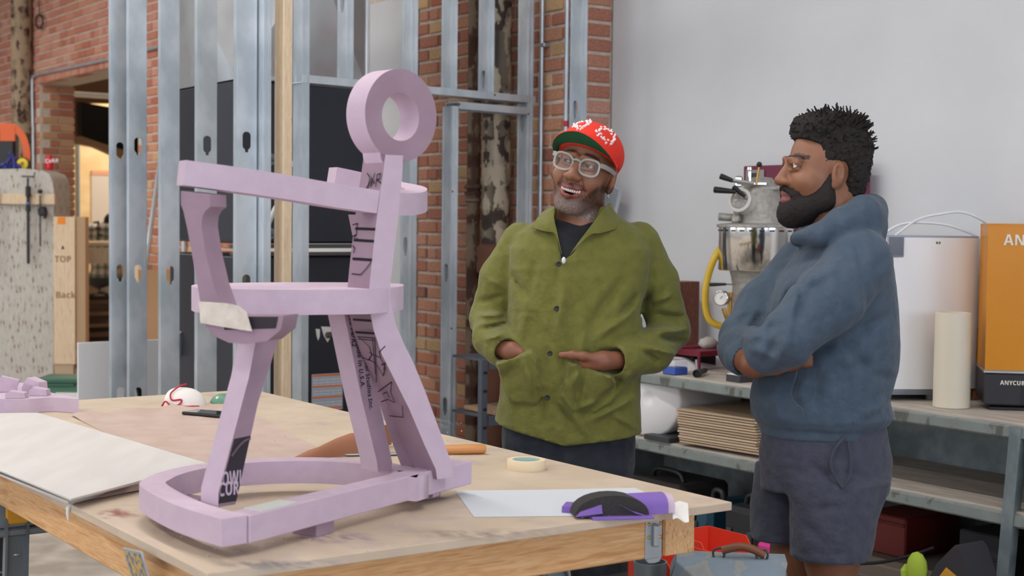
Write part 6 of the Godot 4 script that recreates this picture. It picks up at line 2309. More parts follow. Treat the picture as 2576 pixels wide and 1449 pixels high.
func build_underneath() -> void:
	var m: MB
	# on the lower shelf: roll of white foam, flattened boxes, boards
	var c := at_t(1630, 1004, BENCH_T + 0.03)
	var g := thing("foam_roll", "big roll of white packing foam on the bench's lower shelf", "roll", Vector3(c.x, SHELF_Y, c.z), room)
	var cy := c.y - SHELF_Y
	var ax := Basis(Vector3.UP, 0.25) * Basis(Vector3.BACK, -PI / 2)
	mat("foam_white", rgb(228, 226, 226), 0.8)
	m = mb()
	m.lathe([Vector2(0.0, 0.014), Vector2(0.018, 0.012), Vector2(0.026, 0.004), Vector2(0.04, 0.0), Vector2(0.06, 0.003), Vector2(cy - 0.012, 0.004), Vector2(cy, 0.016), Vector2(cy, 0.48), Vector2(0.0, 0.48)], Vector3(0, cy + 0.002, 0), ax, 36)
	part(g, "roll", m, M.foam_white)
	m = mb()
	var gr := []
	for i in 6:
		var row := []
		for j in 6:
			row.append(Vector3(0.03 + 0.07 * j, 0.016 - 0.002 * i, cy * 0.2 + 0.02 * i - 0.018 * i * (1 if j < 2 else 0)))
		gr.append(row)
	m.slab_grid(gr, 0.002)
	part(g, "loose_end", m, M.foam_white)
	var ord := ["lowest", "second", "third", "fourth", "fifth", "sixth", "seventh", "eighth", "ninth", "tenth", "eleventh", "twelfth", "topmost"]
	var s0 := at_t(1745, 1118, BENCH_T + 0.05)
	var ss := st_of(s0)
	var r := RandomNumberGenerator.new()
	r.seed = 3
	for k in 13:
		m = mb()
		var slide := 0.010 * k
		m.box(Vector3(0.20 + 0.0, 0.0, -0.02), Vector3(0.42 + r.randf_range(-0.01, 0.01), 0.0075, 0.42 + r.randf_range(-0.012, 0.012)), 0.0015)
		m.box(Vector3(0.20, 0.0, -0.02), Vector3(0.425, 0.003, 0.41), 0.0)
		solo("flattened_box", "flattened cardboard box, %s in the stack on the lower shelf" % ord[k], "cardboard", m, M["cardboard_pale" if k % 3 else "cardboard"], Transform3D(room * Basis(Vector3.UP, r.randf_range(-0.015, 0.015) + 0.10), W(ss.x - 0.20 + slide * 0.4, SHELF_Y + 0.018 + 0.0105 * k, BENCH_T + 0.03 + slide * 0.15)), "flattened boxes on the lower shelf")
	var d := at_y(1650, 1110, SHELF_Y)
	m = mb()
	m.box(Vector3(0.06, 0.011, 0), Vector3(0.16, 0.022, 0.16), 0.002)
	solo("dark_tray", "dark grey slab on the lower shelf beside the flattened boxes", "slab", m, M.steel_dark, Transform3D(room, d + room.x * 0.02))
	d = at_y(1642, 1092, SHELF_Y)
	m = mb()
	m.box(Vector3(0.12, 0.04, -0.05), Vector3(0.10, 0.08, 0.08), 0.003)
	solo("small_carton", "small tan carton under the white foam roll", "carton", m, M.cardboard, Transform3D(room, d + room.x * 0.12 + -room.z * 0.1))
	# cases and tools on the floor under the bench
	var floor_case := func(u: float, v: float, t: float, size: Vector3, mt: Material, called: String, label: String, cat: String) -> Node3D:
		var p := st_of(at_t(u, v, t))
		var n := thing(called, label, cat, W(p.x, 0, t), room)
		var k := mb()
		k.box(Vector3(size.x * 0.5, size.y * 0.5, 0), size, 0.02)
		part(n, "case_body", k, mt)
		k = mb()
		k.tube(smooth_curve([Vector3(size.x * 0.3, size.y, -size.z * 0.3), Vector3(size.x * 0.3, size.y + 0.035, -size.z * 0.2), Vector3(size.x * 0.3, size.y + 0.035, size.z * 0.2), Vector3(size.x * 0.3, size.y, size.z * 0.3)], 4), 0.012, 8)
		part(n, "case_handle", k, M.black_plastic)
		for z in [-0.28, 0.28]:
			k = mb()
			k.box(Vector3(-0.004, size.y * 0.72, size.z * z), Vector3(0.012, size.y * 0.16, size.z * 0.14), 0.004)
			part(n, "latch", k, M.steel_dark)
		return n
	mat("tool_teal", rgb(28, 72, 92), 0.5)
	mat("tool_black", rgb(30, 30, 32), 0.6)
	mat("tool_bag", rgb(44, 40, 38), 0.9)
	floor_case.call(1640, 1240, 4.05, Vector3(0.30, 0.42, 0.34), M.tool_bag, "tool_bag", "black fabric tool bag under the bench behind the dark trousers", "bag")
	floor_case.call(1765, 1300, 3.98, Vector3(0.3, 0.40, 0.10), M.tool_teal, "tool_case", "teal tool case under the bench", "tool case")
	var yl: Node3D = floor_case.call(1862, 1300, 3.95, Vector3(0.3, 0.42, 0.20), M.tool_black, "tool_case", "black tool case with a yellow tag under the bench", "tool case")
	m = mb()
	m.box(Vector3(-0.006, 0.20, 0.02), Vector3(0.006, 0.075, 0.03), 0.001)
	part(yl, "yellow_tag", m, mat("tag_yellow", rgb(226, 196, 40), 0.6), "yellow warning tag")
	floor_case.call(1950, 1300, 4.1, Vector3(0.3, 0.46, 0.2), M.tool_black, "tool_case", "black tool case behind the bare legs under the bench", "tool case")
	# rolling cart that carries the red parts bins and the tool chest
	var cart := thing("steel_cart", "low dark steel cart carrying red bins and tool chest beside the table", "cart", W(2.78, 0, 2.60), room)
	cy = 0.53
	m = mb()
	m.box(Vector3(0, cy - 0.015, 0), Vector3(0.56, 0.03, 0.86), 0.004)
	part(cart, "deck", m, M.steel_dark)
	for x in [-0.26, 0.26]:
		for z in [-0.41, 0.41]:
			m = mb()
			m.box(Vector3(x, cy * 0.5 - 0.01, z), Vector3(0.03, cy - 0.04, 0.03), 0.002)
			part(cart, "leg", m, M.steel_dark)
	mat("bin_red", rgb(224, 62, 40), 0.45)
	for k in 2:
		var bp := at_z([1706, 1788][k], [1400, 1362][k], [3.74, 3.95][k])
		var n := thing("parts_bin", ["red plastic parts bin with a white label, lower left of two", "red plastic parts bin, upper right of two"][k], "bin", Vector3(bp.x, cy, bp.z), Basis(Vector3.UP, 0.62), "red parts bins by the toolbox")
		m = mb()
		var wx := 0.085
		var hz := 0.10
		var tall: float = at_z(1706, [1392, 1346][k], [3.74, 3.95][k]).y - cy
		m.box(Vector3(0, 0.003, 0), Vector3(wx * 2, 0.006, hz * 2))
		for sx in [-1.0, 1.0]:
			m.prism([Vector3(wx * sx, 0, hz), Vector3(wx * sx, tall * 0.55, hz), Vector3(wx * sx, tall, hz * 0.5), Vector3(wx * sx, tall, -hz), Vector3(wx * sx, 0, -hz)], Vector3(-0.004 * sx, 0, 0))
		m.box(Vector3(0, tall * 0.275, hz - 0.002), Vector3(wx * 2, tall * 0.55, 0.004))
		m.box(Vector3(0, tall * 0.5, -hz + 0.002), Vector3(wx * 2, tall, 0.004))
		m.box(Vector3(0, tall * 0.55, hz + 0.006), Vector3(wx * 2 + 0.008, 0.006, 0.016), 0.002)
		part(n, "bin_body", m, M.bin_red)
		m = mb()
		m.box(Vector3(-0.005, tall * 0.28, hz + 0.002), Vector3(0.11, 0.04, 0.002))
		part(n, "label", m, M.paper_white)
	# blue-grey tool chest with a leather handle
	var tz := 3.42
	var tc := at_z(1836, 1449, tz)
	var top := at_z(1850, 1398, tz).y - cy
	var chest := thing("tool_chest", "worn blue-grey metal tool chest with a leather handle beside the table", "tool chest", Vector3(tc.x, cy, -tz), Basis(Vector3.UP, -0.12))
	flaked("chest_paint", rgb(126, 140, 150), rgb(150, 144, 132), 0.58, 131)
	m = mb()
	m.prism([Vector3(-0.14, 0, 0.11), Vector3(0.135, 0, 0.11), Vector3(0.135, top - 0.05, 0.11), Vector3(-0.14, top - 0.05, 0.11)], Vector3(0, 0, -0.22))
	m.prism([Vector3(-0.14, top - 0.05, 0.11), Vector3(-0.14, top - 0.05, -0.11), Vector3(-0.125, top - 0.005, -0.06), Vector3(-0.125, top - 0.005, 0.04)], Vector3(0.255, 0, 0))
	part(chest, "chest_body", m, M.chest_paint)
	m = mb()
	m.tube(smooth_curve([Vector3(-0.02, top + 0.012, 0.0), Vector3(0.02, top + 0.022, 0.0), Vector3(0.05, top + 0.018, 0.0), Vector3(0.08, top + 0.004, 0.0)], 5), 0.010, 10)
	var lh := part(chest, "leather_handle", m, mat("leather", rgb(112, 64, 38), 0.5), "brown leather handle")
	for x in [-0.025, 0.075]:
		m = mb()
		m.tube(smooth_curve([Vector3(x - 0.012, top - 0.01, 0.0), Vector3(x - 0.014, top + 0.010, 0.0), Vector3(x + 0.004, top + 0.018, 0.0), Vector3(x + 0.012, top + 0.006, 0.0), Vector3(x + 0.008, top - 0.01, 0.0)], 4), 0.003, 6)
		part(lh, "staple", m, M.steel_dark)
	# grey cup on the cart
	var cu := at_z(1636, 1420, 3.62)
	m = mb()
	var ch := at_z(1632, 1412, 3.62).y - cy
	m.lathe([Vector2(0.0, 0.0), Vector2(0.036, 0.0), Vector2(0.042, ch), Vector2(0.038, ch), Vector2(0.034, 0.02), Vector2(0.0, 0.02)], Vector3.ZERO, Basis.IDENTITY, 24)
	solo("grey_cup", "grey cup on the cart under the table's right end", "cup", m, M.steel_grey, T(Vector3(cu.x, cy, cu.z)))
	# things right of the bare legs
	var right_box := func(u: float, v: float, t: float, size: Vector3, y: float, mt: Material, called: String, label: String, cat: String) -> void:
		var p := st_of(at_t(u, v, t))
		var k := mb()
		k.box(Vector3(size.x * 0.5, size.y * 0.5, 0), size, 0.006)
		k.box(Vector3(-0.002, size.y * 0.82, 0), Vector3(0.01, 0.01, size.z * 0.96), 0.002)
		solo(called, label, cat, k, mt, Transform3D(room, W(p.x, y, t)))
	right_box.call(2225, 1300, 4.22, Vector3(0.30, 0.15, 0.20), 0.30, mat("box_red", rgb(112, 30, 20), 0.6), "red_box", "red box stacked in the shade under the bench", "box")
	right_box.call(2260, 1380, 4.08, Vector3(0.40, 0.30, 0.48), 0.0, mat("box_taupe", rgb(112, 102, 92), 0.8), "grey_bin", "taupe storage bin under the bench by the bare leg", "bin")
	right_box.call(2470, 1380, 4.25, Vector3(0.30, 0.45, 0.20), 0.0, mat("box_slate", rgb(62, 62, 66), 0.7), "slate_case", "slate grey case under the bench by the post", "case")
	m = mb()
	m.tube(smooth_curve([at_t(2165, 1418, 4.0), at_t(2220, 1414, 4.0), at_t(2290, 1398, 4.0), at_t(2350, 1378, 4.05)], 5), 0.006, 8)
	solo("black_cable", "black cable lying across the taupe storage bin", "cable", m, M.black_rubber)
	# soft tool bag in black, amber and lime
	var sb := st_of(at_t(2400, 1449, 3.86))
	g = thing("tool_pouch", "slumped black and amber tool pouch at the bottom right", "bag", W(sb.x, 0, 3.86), room)
	var py := at_t(2404, 1372, 3.86).y
	mat("pouch_black", rgb(52, 50, 54), 0.85)
	mat("pouch_amber", rgb(206, 150, 40), 0.8)
	m = mb()
	m.prism([Vector3(0, 0.0, 0.10), Vector3(0, 0.0, -0.16), Vector3(0, py * 0.55, -0.15), Vector3(0, py * 0.85, -0.07), Vector3(0, py, 0.0), Vector3(0, py * 0.97, 0.02), Vector3(0, py * 0.7, 0.08)], Vector3(0.14, 0, 0))
	part(g, "pouch_body", m, M.pouch_black)
	m = mb()
	m.prism([Vector3(-0.004, 0.0, 0.02), Vector3(-0.004, 0.0, -0.14), Vector3(-0.004, py * 0.60, -0.12), Vector3(-0.004, py * 0.84, -0.03), Vector3(-0.004, py * 0.80, 0.01)], Vector3(0.004, 0, 0))
	m.prism([Vector3(-0.004, py * 0.55, 0.075), Vector3(-0.004, py * 0.72, 0.05), Vector3(-0.004, py * 0.70, 0.02), Vector3(-0.004, py * 0.50, 0.05)], Vector3(0.004, 0, 0))
	part(g, "amber_panel", m, M.pouch_amber)
	m = mb()
	m.box(Vector3(0.0, py * 0.40, -0.172), Vector3(0.05, py * 0.80, 0.045), 0.02, Basis(Vector3.RIGHT, -0.12))
	m.ball(Vector3(0.0, py * 0.78, -0.150), Vector3(0.026, py * 0.12, 0.04), Basis.IDENTITY, 12)
	solo("lime_glove", "lime green work glove tucked beside the tool pouch", "glove", m, mat("lime", rgb(166, 190, 60), 0.8), g.transform)
	# pink thing by the shorts
	var pk := st_of(at_t(1932, 1375, 3.75))
	m = mb()
	m.box(Vector3(0, 0, 0), Vector3(0.06, 0.04, 0.08), 0.008)
	var pc := thing("pink_case", "pink topped case on the floor behind the bare legs", "case", W(pk.x, 0, 3.75), room)
	m = mb()
	m.box(Vector3(0.05, pk.y - 0.01, 0), Vector3(0.12, 0.04, 0.10), 0.01)
	part(pc, "pink_lid", m, mat("hot_pink", rgb(214, 40, 140), 0.5))
	m = mb()
	m.box(Vector3(0.05, (pk.y - 0.03) * 0.5, 0), Vector3(0.11, pk.y - 0.03, 0.10), 0.006)
	part(pc, "case_body", m, M.steel_grey)

# ------------------------------------------------------------------ soft bodies: distance fields meshed as surface nets
class Field:
	var kind := PackedInt32Array()          # 0 tapered capsule, 1 ellipsoid, 2 loft of ellipses
	var op := PackedInt32Array()            # 0 join, 1 cut away
	var pa := PackedVector3Array()
	var pb := PackedVector3Array()
	var r0 := PackedFloat32Array()
	var r1 := PackedFloat32Array()
	var kk := PackedFloat32Array()
	var xf: Array[Transform3D] = []
	var ext := PackedVector3Array()
	var lofts: Array = []
	var shape_more = null            # (p, d) -> d : relief and trimming
	var reach := 0.0                        # how far shape_more may move the surface
	var hold := Transform3D.IDENTITY        # frame for what is added next
	var lo := Vector3.INF
	var hi := -Vector3.INF

	func _add(k: int, o: int, a: Vector3, b: Vector3, ra: float, rb: float, s: float, x: Transform3D, e: Vector3, l: Array) -> void:
		kind.append(k); op.append(o); pa.append(a); pb.append(b); r0.append(ra); r1.append(rb); kk.append(s); xf.append(x); ext.append(e); lofts.append(l)

	func _grow(p: Vector3, r: float) -> void:
		lo = lo.min(p - Vector3.ONE * r)
		hi = hi.max(p + Vector3.ONE * r)

	func cap(a: Vector3, b: Vector3, ra: float, rb: float, k := 0.02, o := 0) -> void:
		a = hold * a; b = hold * b
		_add(0, o, a, b, ra, rb, k, Transform3D.IDENTITY, Vector3.ZERO, [])
		if o == 0: _grow(a, ra); _grow(b, rb)

	func chain(pts: Array, rs: Array, k := 0.02) -> void:
		for i in pts.size() - 1: cap(pts[i], pts[i + 1], rs[i], rs[i + 1], k)

	func egg(c: Vector3, e: Vector3, k := 0.02, o := 0, turn := Basis.IDENTITY) -> void:
		var t := hold * Transform3D(turn, c)
		_add(1, o, t.origin, t.origin, 0, 0, k, t.affine_inverse(), e, [])
		if o == 0: _grow(t.origin, maxf(e.x, maxf(e.y, e.z)))

	# stations: [y, cx, cz, rx, rz] from low to high
	func loft(st: Array, k := 0.02, square := false) -> void:
		var t := hold
		var flat := PackedFloat32Array()
		for s in st:
			for x in s: flat.append(x)
			_grow(t * Vector3(s[1], s[0], s[2]), maxf(s[3], s[4]))
		_add(2, 0, t.origin, t.origin, 1.0 if square else 0.0, 0, k, t.affine_inverse(), Vector3.ZERO, [flat])

	func one(i: int, p: Vector3) -> float:
		match kind[i]:
			0:
				var a := pa[i]
				var ab := pb[i] - a
				var h := clampf((p - a).dot(ab) / maxf(ab.length_squared(), 1e-9), 0.0, 1.0)
				return (p - a - ab * h).length() - lerpf(r0[i], r1[i], h)
			1:
				var q := xf[i] * p
				var e := ext[i]
				var k0 := (q / e).length()
				var k1 := (q / (e * e)).length()
				return k0 * (k0 - 1.0) / maxf(k1, 1e-6)
			_:
				var q := xf[i] * p
				var f: PackedFloat32Array = lofts[i][0]
				var m := f.size() / 5
				var y := q.y
				var j := 0
				while j < m - 2 and y > f[(j + 1) * 5]: j += 1
				var y0 := f[j * 5]
				var y1 := f[j * 5 + 5]
				var t := clampf((y - y0) / (y1 - y0), 0.0, 1.0)
				var cx := lerpf(f[j * 5 + 1], f[j * 5 + 6], t)
				var cz := lerpf(f[j * 5 + 2], f[j * 5 + 7], t)
				var rx := lerpf(f[j * 5 + 3], f[j * 5 + 8], t)
				var rz := lerpf(f[j * 5 + 4], f[j * 5 + 9], t)
				var u := Vector2((q.x - cx) / rx, (q.z - cz) / rz)
				var k0 := u.length()
				var k1 := Vector2(u.x / rx, u.y / rz).length()
				var d := k0 * (k0 - 1.0) / maxf(k1, 1e-6)
				if r0[i] > 0.5:
					var ax := absf(u.x)
					var az := absf(u.y)
					k0 = pow(ax * ax * ax + az * az * az, 0.33333)
					d = (k0 - 1.0) * k0 * k0 / maxf(Vector2(ax * ax / rx, az * az / rz).length(), 1e-5)
				var dy := maxf(f[0] - y, y - f[(m - 1) * 5])
				return d if dy <= 0.0 else (sqrt(d * d + dy * dy) if d > 0.0 else maxf(d, dy))

	func value(p: Vector3, act: PackedInt32Array) -> float:
		var d := 1e3
		for i in act:
			var e := one(i, p)
			var k := kk[i]
			if op[i] == 0:
				var h := maxf(k - absf(d - e), 0.0) / k
				d = minf(d, e) - h * h * k * 0.25
			else:
				var h := maxf(k - absf(d + e), 0.0) / k
				d = maxf(d, -e) + h * h * k * 0.25
		if shape_more != null and absf(d) < reach + 0.05: d = shape_more.call(p, d)
		return d

	func mesh(h: float, paint = null) -> ArrayMesh:
		var pad := h * 2.5 + reach
		var base := lo - Vector3.ONE * pad
		var B := 6
		var dim := ((hi - lo + Vector3.ONE * pad * 2.0) / h).ceil()
		var bx := int(dim.x) / B + 1
		var by := int(dim.y) / B + 1
		var bz := int(dim.z) / B + 1
		var nx := bx * B + 1
		var ny := by * B + 1
		var nz := bz * B + 1
		var val := PackedFloat32Array()
		val.resize(nx * ny * nz)
		val.fill(9.0)
		var all := PackedInt32Array(range(kind.size()))
		var halfd := h * B * 0.8661
		var blocks := []
		for z in bz:
			for y in by:
				for x in bx:
					var c := base + Vector3(x + 0.5, y + 0.5, z + 0.5) * (h * B)
					var dist := PackedFloat32Array()
					var d := 1e3
					for i in all:
						var e := one(i, c)
						dist.append(e)
						var k := kk[i]
						if op[i] == 0:
							var hh := maxf(k - absf(d - e), 0.0) / k
							d = minf(d, e) - hh * hh * k * 0.25
						else: d = maxf(d, -e)
					if absf(d) > halfd * 1.5 + reach + 0.004: continue
					var act := PackedInt32Array()
					for i in all:
						if dist[i] < absf(d) + halfd * 2.2 + kk[i] + reach: act.append(i)
					blocks.append([x, y, z])
					for k in B + 1:
						for j in B + 1:
							var row := ((z * B + k) * ny + y * B + j) * nx + x * B
							for i in B + 1:
								if val[row + i] == 9.0:
									val[row + i] = value(base + Vector3(x * B + i, y * B + j, z * B + k) * h, act)
		var vid := PackedInt32Array()
		vid.resize(nx * ny * nz)
		vid.fill(-1)
		var pos := PackedVector3Array()
		var sxy := nx * ny
		var offs := [0, 1, nx, nx + 1, sxy, sxy + 1, sxy + nx, sxy + nx + 1]
		var cells := PackedInt32Array()
		for b in blocks:
			for k in B:
				for j in B:
					for i in B:
						var X: int = b[0] * B + i
						var Y: int = b[1] * B + j
						var Z: int = b[2] * B + k
						var id := (Z * ny + Y) * nx + X
						var v0 := val[id]
						var v1 := val[id + 1]
						var v2 := val[id + nx]
						var v3 := val[id + nx + 1]
						var v4 := val[id + sxy]
						var v5 := val[id + sxy + 1]
						var v6 := val[id + sxy + nx]
						var v7 := val[id + sxy + nx + 1]
						var neg := int(v0 < 0) + int(v1 < 0) + int(v2 < 0) + int(v3 < 0) + int(v4 < 0) + int(v5 < 0) + int(v6 < 0) + int(v7 < 0)
						if neg == 0 or neg == 8: continue
						var s := Vector3.ZERO
						var n := 0
						if (v0 < 0) != (v1 < 0): s += Vector3(v0 / (v0 - v1), 0, 0); n += 1
						if (v2 < 0) != (v3 < 0): s += Vector3(v2 / (v2 - v3), 1, 0); n += 1
						if (v4 < 0) != (v5 < 0): s += Vector3(v4 / (v4 - v5), 0, 1); n += 1
						if (v6 < 0) != (v7 < 0): s += Vector3(v6 / (v6 - v7), 1, 1); n += 1
						if (v0 < 0) != (v2 < 0): s += Vector3(0, v0 / (v0 - v2), 0); n += 1
						if (v1 < 0) != (v3 < 0): s += Vector3(1, v1 / (v1 - v3), 0); n += 1
						if (v4 < 0) != (v6 < 0): s += Vector3(0, v4 / (v4 - v6), 1); n += 1
						if (v5 < 0) != (v7 < 0): s += Vector3(1, v5 / (v5 - v7), 1); n += 1
						if (v0 < 0) != (v4 < 0): s += Vector3(0, 0, v0 / (v0 - v4)); n += 1
						if (v1 < 0) != (v5 < 0): s += Vector3(1, 0, v1 / (v1 - v5)); n += 1
						if (v2 < 0) != (v6 < 0): s += Vector3(0, 1, v2 / (v2 - v6)); n += 1
						if (v3 < 0) != (v7 < 0): s += Vector3(1, 1, v3 / (v3 - v7)); n += 1
						vid[id] = pos.size()
						cells.append(id)
						pos.append(base + (Vector3(X, Y, Z) + s / n) * h)
		var idx := PackedInt32Array()
		var nor := PackedVector3Array()
		nor.resize(pos.size())
		var steps := [1, nx, sxy]
		for id in cells:
			for ax in 3:
				var st: int = steps[ax]
				var a: float = val[id]
				var b: float = val[id + st]
				if (a < 0) == (b < 0): continue
				var u: int = steps[(ax + 1) % 3]
				var w: int = steps[(ax + 2) % 3]
				var q0 := vid[id]
				var q1 := vid[id - u]
				var q2 := vid[id - u - w]
				var q3 := vid[id - w]
				if q1 < 0 or q2 < 0 or q3 < 0: continue
				if a >= 0:
					var t := q1
					q1 = q3; q3 = t
				# counter-clockwise outward is q0 q1 q2 q3; stored clockwise
				idx.append_array(PackedInt32Array([q0, q2, q1, q0, q3, q2]))
				var n := (pos[q2] - pos[q0]).cross(pos[q3] - pos[q1])
				nor[q0] += n; nor[q1] += n; nor[q2] += n; nor[q3] += n
		for i in nor.size(): nor[i] = nor[i].normalized()
		var arr := []
		arr.resize(Mesh.ARRAY_MAX)
		arr[Mesh.ARRAY_VERTEX] = pos
		arr[Mesh.ARRAY_NORMAL] = nor
		arr[Mesh.ARRAY_INDEX] = idx
		if paint != null:
			var cols := PackedColorArray()
			cols.resize(pos.size())
			for i in pos.size(): cols[i] = paint.call(pos[i])
			arr[Mesh.ARRAY_COLOR] = cols
		var am := ArrayMesh.new()
		am.add_surface_from_arrays(Mesh.PRIMITIVE_TRIANGLES, arr)
		return am

# several meshes as surfaces of one
func merged(list: Array, mats: Array) -> ArrayMesh:
	var am := ArrayMesh.new()
	for i in list.size():
		am.add_surface_from_arrays(Mesh.PRIMITIVE_TRIANGLES, (list[i] as ArrayMesh).surface_get_arrays(0))
		am.surface_set_material(i, mats[i])
	return am

# ------------------------------------------------------------------ people
var grain := FastNoiseLite.new()

func fold(p: Vector3, a: Vector3, b: Vector3, w: float) -> float:    # 1 on the line, falling off over w
	var ab := b - a
	var h := clampf((p - a).dot(ab) / ab.length_squared(), 0.0, 1.0)
	var d := (p - a - ab * h).length() / w
	return exp(-d * d) * sin(PI * clampf(h * 0.9 + 0.05, 0.0, 1.0)) if d < 3.0 else 0.0

func crease(p: Vector3, a: Vector3, b: Vector3, w: float) -> float:   # the same seen from the front: depth does not count
	var ab := Vector2(b.x - a.x, b.y - a.y)
	var pa := Vector2(p.x - a.x, p.y - a.y)
	var h := clampf(pa.dot(ab) / ab.length_squared(), 0.0, 1.0)
	var d := (pa - ab * h).length() / w
	return exp(-d * d) * sin(PI * clampf(h * 0.9 + 0.05, 0.0, 1.0)) if d < 2.6 else 0.0

func in_poly(q: Vector2, poly: PackedVector2Array) -> float:          # signed distance, positive inside
	var d := 1e9
	for i in poly.size():
		var c := Geometry2D.get_closest_point_to_segment(q, poly[i], poly[(i + 1) % poly.size()])
		d = minf(d, q.distance_to(c))
	return d if Geometry2D.is_point_in_polygon(q, poly) else -d

func skin_material(called: String) -> StandardMaterial3D:
	var m := mat(called, Color.WHITE, 0.48)
	m.vertex_color_use_as_albedo = true
	m.subsurf_scatter_enabled = true
	m.subsurf_scatter_strength = 0.06
	return m

func cloth(called: String, c: Color, weave := 0.35, sd := 5) -> StandardMaterial3D:
	var m := mottled(called, c.darkened(0.035), c.lightened(0.035), 0.9, 0.03, Vector3.ONE * 3.0, 0.0, sd)
	relief(m, sd + 60, 0.02, 6.0)
	m.rim_enabled = true
	m.rim = 0.25
	m.rim_tint = 0.8
	return m

func head_field(f: Field, at: Transform3D, k: float) -> void:      # a head in its own frame: x to the side, y up, z out of the face
	f.hold = at * Transform3D(Basis.from_scale(Vector3.ONE), Vector3.ZERO)
	f.egg(Vector3(0, 0.040, -0.018) * k, Vector3(0.077, 0.088, 0.098) * k, 0.02)
	f.egg(Vector3(0, -0.030, 0.022) * k, Vector3(0.064, 0.082, 0.072) * k, 0.03)
	f.cap(Vector3(-0.046, -0.062, -0.005) * k, Vector3(-0.018, -0.098, 0.058) * k, 0.024 * k, 0.022 * k, 0.025)
	f.cap(Vector3(0.046, -0.062, -0.005) * k, Vector3(0.018, -0.098, 0.058) * k, 0.024 * k, 0.022 * k, 0.025)
	f.egg(Vector3(0, -0.100, 0.066) * k, Vector3(0.026, 0.020, 0.020) * k, 0.02)
	for s in [-1.0, 1.0]:
		f.egg(Vector3(0.040 * s, -0.026, 0.058) * k, Vector3(0.026, 0.024, 0.026) * k, 0.025)
		f.egg(Vector3(0.032 * s, 0.014, 0.104) * k, Vector3(0.019, 0.012, 0.016) * k, 0.016, 1)
		f.egg(Vector3(0.032 * s, 0.013, 0.078) * k, Vector3(0.0135, 0.0125, 0.0135) * k, 0.003)
		f.cap(Vector3(0.014 * s, 0.032, 0.092) * k, Vector3(0.046 * s, 0.030, 0.076) * k, 0.0085 * k, 0.007 * k, 0.014)
		f.cap(Vector3(0.020 * s, 0.0225, 0.0905) * k, Vector3(0.044 * s, 0.021, 0.083) * k, 0.0045 * k, 0.0035 * k, 0.005)
		f.cap(Vector3(0.020 * s, 0.003, 0.0885) * k, Vector3(0.044 * s, 0.006, 0.081) * k, 0.0045 * k, 0.0035 * k, 0.006)
		f.egg(Vector3(0.0145 * s, -0.027, 0.098) * k, Vector3(0.0115, 0.0095, 0.013) * k, 0.008)
		f.egg(Vector3(0.0075 * s, -0.0365, 0.103) * k, Vector3(0.0045, 0.004, 0.006) * k, 0.004, 1)
		# ear: shell with a hollow
		f.egg(Vector3(0.079 * s, -0.004, -0.014) * k, Vector3(0.011, 0.034, 0.021) * k, 0.008, 0, Basis(Vector3.UP, 0.35 * s) * Basis(Vector3.RIGHT, -0.15))
		f.egg(Vector3(0.089 * s, 0.002, -0.012) * k, Vector3(0.007, 0.019, 0.010) * k, 0.006, 1, Basis(Vector3.UP, 0.35 * s))
		f.egg(Vector3(0.080 * s, -0.032, -0.004) * k, Vector3(0.007, 0.010, 0.008) * k, 0.006)
	f.cap(Vector3(0, 0.016, 0.090) * k, Vector3(0, -0.024, 0.112) * k, 0.0085 * k, 0.0125 * k, 0.014)
	# lips
	f.cap(Vector3(-0.022, -0.060, 0.082) * k, Vector3(0, -0.056, 0.096) * k, 0.006 * k, 0.008 * k, 0.008)
	f.cap(Vector3(0.022, -0.060, 0.082) * k, Vector3(0, -0.056, 0.096) * k, 0.006 * k, 0.008 * k, 0.008)
	f.cap(Vector3(-0.018, -0.072, 0.082) * k, Vector3(0, -0.074, 0.094) * k, 0.006 * k, 0.009 * k, 0.008)
	f.cap(Vector3(0.018, -0.072, 0.082) * k, Vector3(0, -0.074, 0.094) * k, 0.006 * k, 0.009 * k, 0.008)
	f.hold = Transform3D.IDENTITY

func build_people() -> void:
	grain.seed = 7
	grain.frequency = 1.0
	grain.fractal_octaves = 2
	man_in_cap()
	man_in_hoodie()
	far_worker()

